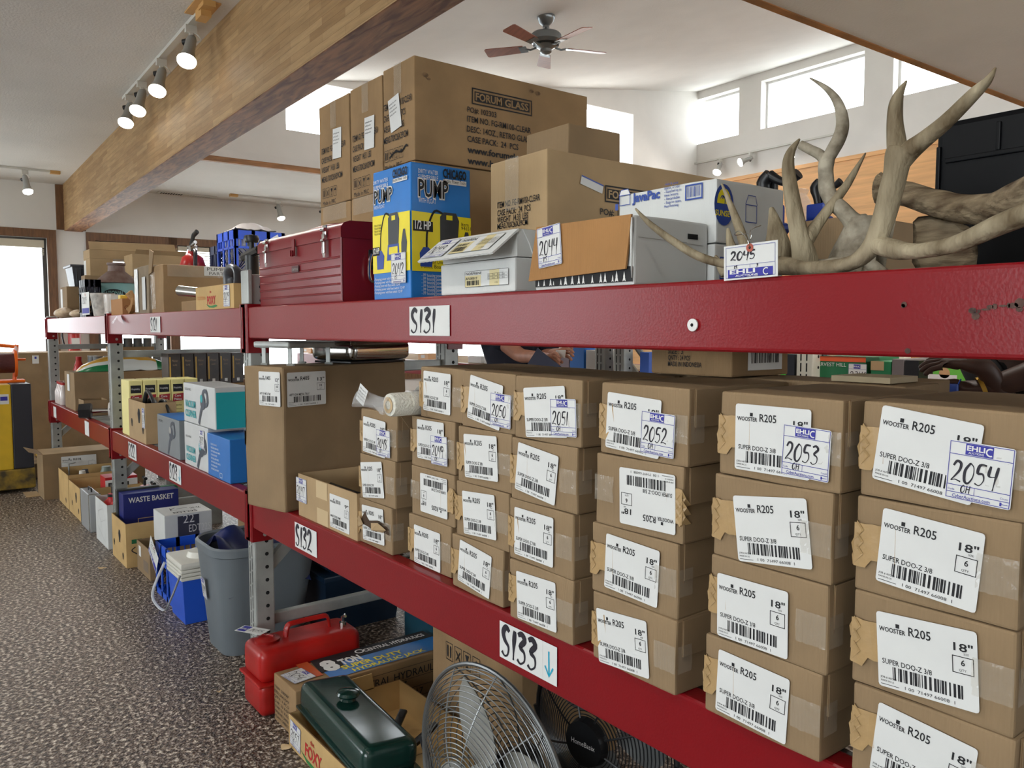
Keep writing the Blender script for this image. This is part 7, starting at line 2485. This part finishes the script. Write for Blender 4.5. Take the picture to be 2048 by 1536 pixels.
# next row of racks across the second aisle
r2 = empty('pallet_rack', (-2.0, 3.36, 0), 'grey rack of the next aisle seen through the gap under the upper red beam', 'pallet rack')
R2 = Matrix.Translation((2.0, -3.36, 0))
for x in (-3.52, -3.36, V(1593, 720, Y=3.36).x, .25):
    for yy in (3.36, 4.22):
        q = MB().rbox(x, x + .085, yy, yy + .075, .002, 1.52, .006)
        z = .1
        while z < 1.5:
            q.disc(0, 0, .0075, 0, 1, SIDE(x + .0856, yy + .045, z), 8)
            for dx in (.02, .05):
                q.rect(x + dx, z - .02, x + dx + .007, z + .02, 0, 1, frame((0, yy - .0006, 0), (1, 0, 0), (0, 0, 1)))
            z += .0508
        q.build('upright_post', [M_grey if x < -3 else mat('post_cream', (206, 204, 190), .45), M_hole], r2, M=R2)
    q = MB()
    a, b = Vector((x + .04, 3.44, 1.36)), Vector((x + .04, 4.2, .6))
    q.tube([a, b], .018, 0, 6)
    q.build('brace', M_grey, r2, M=R2)
for x0, x1 in ((-8.0, -3.53), (-3.27, -1.935), (-1.84, .245)):
    for zt in (1.14, .5):
        for yy in (3.35, 4.24):
            MB().rbox(x0, x1, yy, yy + .045, zt - .11, zt, .006).build('beam', M_red, r2, M=R2)
        MB().box(x0, x1, 3.40, 4.23, zt - .012, zt - .002).build('shelf_board', mat('shelf_board_wood', (176, 150, 116), .8), r2, M=R2)
ZR = 1.1405
M_gr = mat('carton_green', (24, 108, 66), .5, var=.04, vscale=6)
M_lime = mat('carton_lime', (104, 186, 70), .5, var=.03, vscale=6)
YB2 = 3.42


def row_box(u0, u1, vt, name, label, m_, y=YB2, d=.30, cat='cardboard box', group='goods on the next rack'):
    a, b = V(u0, vt, Y=y), V(u1, vt, Y=y)
    k = Box(a.x, b.x, y, y + d, ZR, max(a.z, ZR + .05))
    k.make(name, label, cat, m_ if isinstance(m_, list) else [m_], group, jit=0, r=.003)
    return k


g1 = row_box(1632, 1732, 712, 'green_carton', 'green carton with an orange rim and white lot sticker seen under the upper beam', M_gr)
MB().rect(-g1.W / 2, g1.H - .022, g1.W / 2, g1.H, .0006, 0, g1.F).build('orange_rim', mat('carton_orange', (226, 96, 50), .5), g1.o)
MB().text('HARVEST HILL', -.13, g1.H - .045, .024, 0, .0006, g1.F, width=.16).build('printing', M_white, g1.o)
lot_sticker('2340', g1.o, g1.F @ Matrix.Translation((.085, g1.H - .08, .0008)), 'KS', 1.0, .085, .10)
q = MB().grid(lambda u, v: Vector((-.12 + .3 * u, -.05 + .12 * v - .02, .012 * math.sin(u * 9) * math.sin(v * 4) + .02)), 14, 6)
tag(q.build('paper', M_white, smooth=True, loc=(g1.xc, YB2 + .06, g1.z1 + .004)), 'white crumpled paper on the green carton across the aisle', 'paper')
g2 = row_box(1742, 1782, 722, 'green_carton', 'smaller green carton with pale flaps right of the stickered green carton', M_gr)
MB().rect(-g2.W / 2, g2.H - .04, g2.W / 2 - .03, g2.H, .0006, 0, g2.F).build('flap', M_card_l, g2.o)
row_box(1784, 1808, 718, 'grey_carton', 'grey carton with round dots between the green carton and the black crate', mat('grey_dots', (104, 98, 98), .6))
row_box(1810, 1838, 720, 'black_crate', 'black crate beside the lime green carton across the aisle', M_black, cat='crate')
lm = row_box(1841, 1925, 716, 'produce_carton', 'lime green produce carton with round hand holes behind the hand', M_lime, y=3.30)
lm.o.location.y = 3.41
q = MB()
for u, v in ((1864, 748), (1893, 774)):
    x, z = lm.f(u, v)
    q.disc(x, z, .022, .0008, 0, lm.F, 14)
q.build('hand_holes', mat('hole_tan', (190, 150, 110), .8), lm.o)
x, z = lm.f(1860, 776)
MB().rect(x - .06, z - .05, x + .055, z + .05, .0008, 0, lm.F).text('SPLIT LABEL', x - .05, z + .012, .022, 1, .0014, lm.F, width=.09).text('Code', x - .03, z - .03, .022, 1, .0014, lm.F, width=.05).build('label', [M_paper, MATS['produce_red']], lm.o)
row_box(1562, 1571, 705, 'lime_box', 'narrow lime green box left of the dark binder across the aisle', mat('lime_bright', (90, 220, 80), .5))
row_box(1573, 1590, 708, 'dark_binder', 'dark navy binder beside the white slotted post across the aisle', mat('binder_navy', (20, 26, 40), .5))
q = MB().box(-.3, .3, 0, .2, 0, .012).box(-.28, .26, .01, .2, .012, .022)
tag(q.build('paper_stack', M_white, loc=(V(1790, 752, Y=3.25).x - .1, 3.40, ZR + .0005)), 'stack of white sheets in front of the small green carton', 'paper')
for u0, u1, vt, nm, c_, lb in ((1140, 1168, 692, 'blue_bin', (40, 120, 210), 'blue bin left of the paired grey posts across the aisle'), (1120, 1138, 712, 'grey_tote', (150, 140, 150), 'pale grey tote beside the person with the clipboard'),
                               (1172, 1198, 700, 'white_box', (214, 214, 210), 'white box with dark items left of the paired grey posts'), (1280, 1298, 704, 'blue_white_pack', (60, 100, 190), 'blue and white pack right of the paired grey posts'),
                               (968, 984, 716, 'white_book', (206, 206, 204), 'white book left of the person with the clipboard'), (986, 996, 717, 'black_book', (40, 40, 44), 'black spined book left of the person with the clipboard'),
                               (998, 1012, 716, 'pale_book', (180, 190, 196), 'pale book touching the dark shirt in view'), (936, 962, 712, 'white_sign', (220, 220, 220), 'white and black sign near the rear post'),
                               (600, 622, 706, 'carton', (196, 150, 104), 'tan carton with white label left in the gap above the tall carton'), (626, 648, 708, 'carton', (186, 140, 96), 'middle tan carton in the gap above the tall carton'),
                               (652, 690, 708, 'carton', (206, 164, 120), 'right tan carton in the gap above the tall carton'), (836, 856, 716, 'carton', (214, 170, 126), 'tan carton seen between the steel pan and the roller cartons')):
    k = row_box(u0, u1, vt, nm, lb, mat('row_%d_%d' % (u0, c_[0]), c_, .5), y=3.45)
    if nm == 'carton':
        MB().rect(-.03, k.H * .3, .03, k.H * .8, .0006, 0, k.F).build('label', M_paper, k.o)

# ------------------------------------------------------------------ two people in the second aisle
def person(name, label, base, skin, shirt, trousers, hair, face, arms, scale=1.0):
    """base: floor point; face: angle the figure looks to; arms: {side: (elbow, wrist, palm direction)} world points"""
    e = empty(name, base, label, 'person')
    c, s_ = math.cos(face), math.sin(face)
    fw, rt = Vector((c, s_, 0)), Vector((s_, -c, 0))
    b = Vector(base)

    def L(r, f, z):
        return rt * r * scale + fw * f * scale + Vector((0, 0, z * scale))

    def skin_mesh(nm, verts, edges, radii, m_, parent, lv=2):
        me = bpy.data.meshes.new(nm)
        me.from_pydata(verts, edges, [])
        o = bpy.data.objects.new(nm, me)
        COL.objects.link(o)
        o.parent = parent
        md = o.modifiers.new('skin', 'SKIN')
        for i, r in enumerate(radii):
            v = me.skin_vertices[0].data[i]
            v.radius = r if isinstance(r, tuple) else (r, r)
            v.use_root = i == 0
        ss = o.modifiers.new('sub', 'SUBSURF')
        ss.levels = ss.render_levels = lv
        md.use_smooth_shade = True
        me.materials.append(m_)
        return o

    vs, es, rs = [], [], []

    def add(p, r, parent=None):
        vs.append(p)
        rs.append(r)
        if parent is not None:
            es.append((parent, len(vs) - 1))
        return len(vs) - 1
    pel = add(L(0, 0, .96), (.15, .10))
    wai = add(L(0, .01, 1.12), (.135, .095), pel)
    che = add(L(0, .01, 1.32), (.165, .11), wai)
    nb = add(L(0, 0, 1.46), (.07, .06), che)
    nt = add(L(0, .02, 1.53), .052, nb)
    h1 = add(L(0, .035, 1.60), (.068, .085), nt)
    h2 = add(L(0, .03, 1.69), (.075, .095), h1)
    add(L(0, .02, 1.755), (.05, .06), h2)
    for sd in (-1, 1):
        hp = add(L(.10 * sd, 0, .90), .088, pel)
        kn = add(L(.11 * sd, .02, .50), .060, hp)
        an = add(L(.11 * sd, -.01, .09), .042, kn)
        add(L(.12 * sd, .15, .035), .036, an)
    joints = {}
    for sd in (-1, 1):
        sh_ = add(L(.19 * sd, 0, 1.41), .060, che)
        el, wr, pd = arms[sd]
        el, wr = Vector(el) - b, Vector(wr) - b
        k1 = add(el, .045, sh_)
        k2 = add(wr, .030, k1)
        pd = Vector(pd).normalized()
        up = (wr - el).normalized().cross(pd)
        if up.length < .1:
            up = Vector((0, 0, 1)).cross(pd)
        up.normalize()
        pm = add(wr + pd * .055, (.036, .022), k2)
        kn_ = add(wr + pd * .085, (.036, .018), pm)
        for q_, (off, ln) in enumerate(((-.027, .060), (-.009, .074), (.009, .070), (.027, .054))):
            f1 = add(wr + pd * .115 + up * off * 1.05, .0095, kn_)
            curl = Vector((0, 0, -.018))
            f2 = add(wr + pd * (.115 + ln * .5) + up * off * 1.1 + curl * .5, .0085, f1)
            add(wr + pd * (.115 + ln * .8) + up * off * 1.1 + curl * 1.6, .0075, f2)
        t1 = add(wr + pd * .055 - up * .045, .011, pm)
        add(wr + pd * .095 - up * .055 + Vector((0, 0, -.008)), .009, t1)
        joints[sd] = (L(.19 * sd, 0, 1.41), el, wr)
    body = skin_mesh('body', vs, es, rs, skin, e)
    # shirt with short sleeves
    vs, es, rs = [], [], []
    p0 = add(L(0, 0, .93), (.165, .118))
    p1 = add(L(0, .01, 1.12), (.152, .112), p0)
    p2 = add(L(0, .01, 1.32), (.182, .126), p1)
    add(L(0, 0, 1.45), (.095, .08), p2)
    for sd in (-1, 1):
        a, el, wr = joints[sd]
        k = add(a, .075, p2)
        add(a.lerp(el, .72), .062, k)
    skin_mesh('shirt', vs, es, rs, shirt, e)
    vs, es, rs = [], [], []
    p0 = add(L(0, 0, .95), (.158, .112))
    for sd in (-1, 1):
        hp = add(L(.10 * sd, 0, .88), .10, p0)
        kn = add(L(.11 * sd, .02, .50), .074, hp)
        add(L(.11 * sd, -.01, .08), .062, kn)
    skin_mesh('trousers', vs, es, rs, trousers, e)
    for sd in (-1, 1):
        q = MB().rbox(-.05, .05, -.09, .18, .001, .085, .03, 0, frame(L(.115 * sd, 0, 0), rt, fw, (0, 0, 1)))
        q.build('shoe', M_black, e, smooth=True)
    # face and hair
    H0 = L(0, .03, 1.66)
    q = MB()
    for sd in (-1, 1):
        q.lathe([(0, -.010), (.008, -.006), (.010, 0), (.008, .006), (0, .010)], 10, 0, Matrix.Translation(H0 + rt * .032 * sd + fw * .083 + Vector((0, 0, .01))))
    q.build('eyes', M_white, e, smooth=True)
    q = MB().tube([H0 + fw * .088 + Vector((0, 0, .02)), H0 + fw * .112 + Vector((0, 0, -.022)), H0 + fw * .092 + Vector((0, 0, -.03))], [.008, .014, .010], 0, 8)
    for sd in (-1, 1):
        q.rbox(-.008, .008, -.012, .012, -.03, .03, .006, 0, Matrix.Translation(H0 + rt * .078 * sd))
    q.build('nose_and_ears', skin, e, smooth=True)
    MB().tube([H0 + fw * .086 + rt * -.024 + Vector((0, 0, -.055)), H0 + fw * .094 + Vector((0, 0, -.056)), H0 + fw * .086 + rt * .024 + Vector((0, 0, -.055))], .006, 0, 8).build('mouth', mat('lips', (120, 66, 60), .5), e, smooth=True)
    q = MB().lathe([(.083, -.02), (.092, .03), (.080, .075), (.045, .105), (0, .112)], 18, 0, Matrix.Translation(H0 - fw * .014 + Vector((0, 0, .01))), sy=1.1)
    q.build('hair', hair, e, smooth=True)
    return e


M_skd = mat('skin_dark', (74, 50, 40), .5, var=.05, vscale=20, spec=.4)
M_skl = mat('skin_light', (190, 136, 112), .5, var=.05, vscale=20, spec=.4)
M_sbk = mat('shirt_black', (16, 17, 22), .85, var=.1, vscale=12)
M_snv = mat('shirt_navy', (26, 30, 46), .85, var=.1, vscale=12)
M_jean = mat('trousers_dark', (34, 40, 56), .85)
M_hair = mat('hair_dark', (24, 20, 18), .7)
YP = 2.62
c2 = V(2046, 745, Y=YP + .16)
w1 = V(1972, 732, Y=YP - .12)
w2 = V(1962, 781, Y=YP - .10)
person('person', 'person in a black shirt with a gold wristband writing behind the roller cartons', (c2.x, YP + .16, 0), M_skd, M_sbk, M_jean, M_hair, math.radians(-95),
       {1: (V(2030, 800, Y=YP + .0) + Vector((0, 0, -.08)), w1, V(1900, 726, Y=YP - .16) - w1), -1: (V(2085, 742, Y=YP - .02), w2, V(1900, 786, Y=YP - .12) - w2)})
pm = V(1957, 780, Y=YP - .10)
wd = (V(1962, 781, Y=YP - .10) - V(2085, 742, Y=YP - .02)).normalized()
q = MB().tube([pm - wd * .016, pm - wd * .004], .037, 0, 18, cap=False)
tag(q.build('bracelet', mat('gold_band', (190, 150, 60), .35, metal=.6), smooth=True), 'gold wristband on the forearm behind the roller cartons', 'bracelet')
q = MB().tube([V(1853, 740, Y=YP - .17), V(1866, 729, Y=YP - .17), V(1884, 724, Y=YP - .16)], .004, 0, 8, k=2)
tag(q.build('pen', M_black, smooth=True), 'thin black pen held in the upper dark hand', 'pen')
q = MB().tube([V(1910, 781, Y=YP - .16), V(1922, 758, Y=YP - .16)], .0022, 0, 6).rbox(-.02, .02, -.008, .008, -.022, .022, .006, 0, Matrix.Translation(V(1902, 782, Y=YP - .17)))
tag(q.build('marker_pen', [mat('marker_blue', (30, 70, 160), .4)], smooth=True), 'blue topped marker at the fingertips of the lower dark hand', 'pen')
c1 = V(1033, 720, Y=2.95)
w1 = V(1085, 714, Y=2.76)
w2 = V(1105, 706, Y=2.82)
person('person', 'person in a dark navy shirt holding a clipboard, seen in the gap under sign S131', (c1.x, 2.95, 0), M_skl, M_snv, M_jean, M_hair, math.radians(-50),
       {1: (V(1040, 712, Y=2.86) + Vector((0, 0, .0)), w1, V(1112, 716, Y=2.74) - w1), -1: (V(1100, 740, Y=3.02) + Vector((0, 0, .02)), w2, V(1130, 702, Y=2.82) - w2)})
pts = [V(1075, 696, Y=2.70), V(1128, 738, Y=2.70), V(1046, 742, Y=2.66)]
q = MB()
a, b, c = pts
d = a + c - b * 0 - (a - b) * 0
quad = [a, b, b + (c - a), c]
n_ = (b - a).cross(c - a).normalized() * .004
q.add([p for p in quad] + [p + n_ for p in quad], [(0, 1, 2, 3), (7, 6, 5, 4), (0, 4, 5, 1), (1, 5, 6, 2), (2, 6, 7, 3), (3, 7, 4, 0)])
tag(q.build('clipboard', mat('clipboard_navy', (30, 40, 70), .5)), 'navy clipboard tilted in front of the person in the navy shirt', 'clipboard')
q = MB().add([V(1112, 700, Y=2.79), V(1132, 700, Y=2.79), V(1130, 716, Y=2.78), V(1110, 712, Y=2.78)], [(3, 2, 1, 0), (0, 1, 2, 3)])
tag(q.build('paper', M_white), 'white paper held by the person with the clipboard', 'paper')
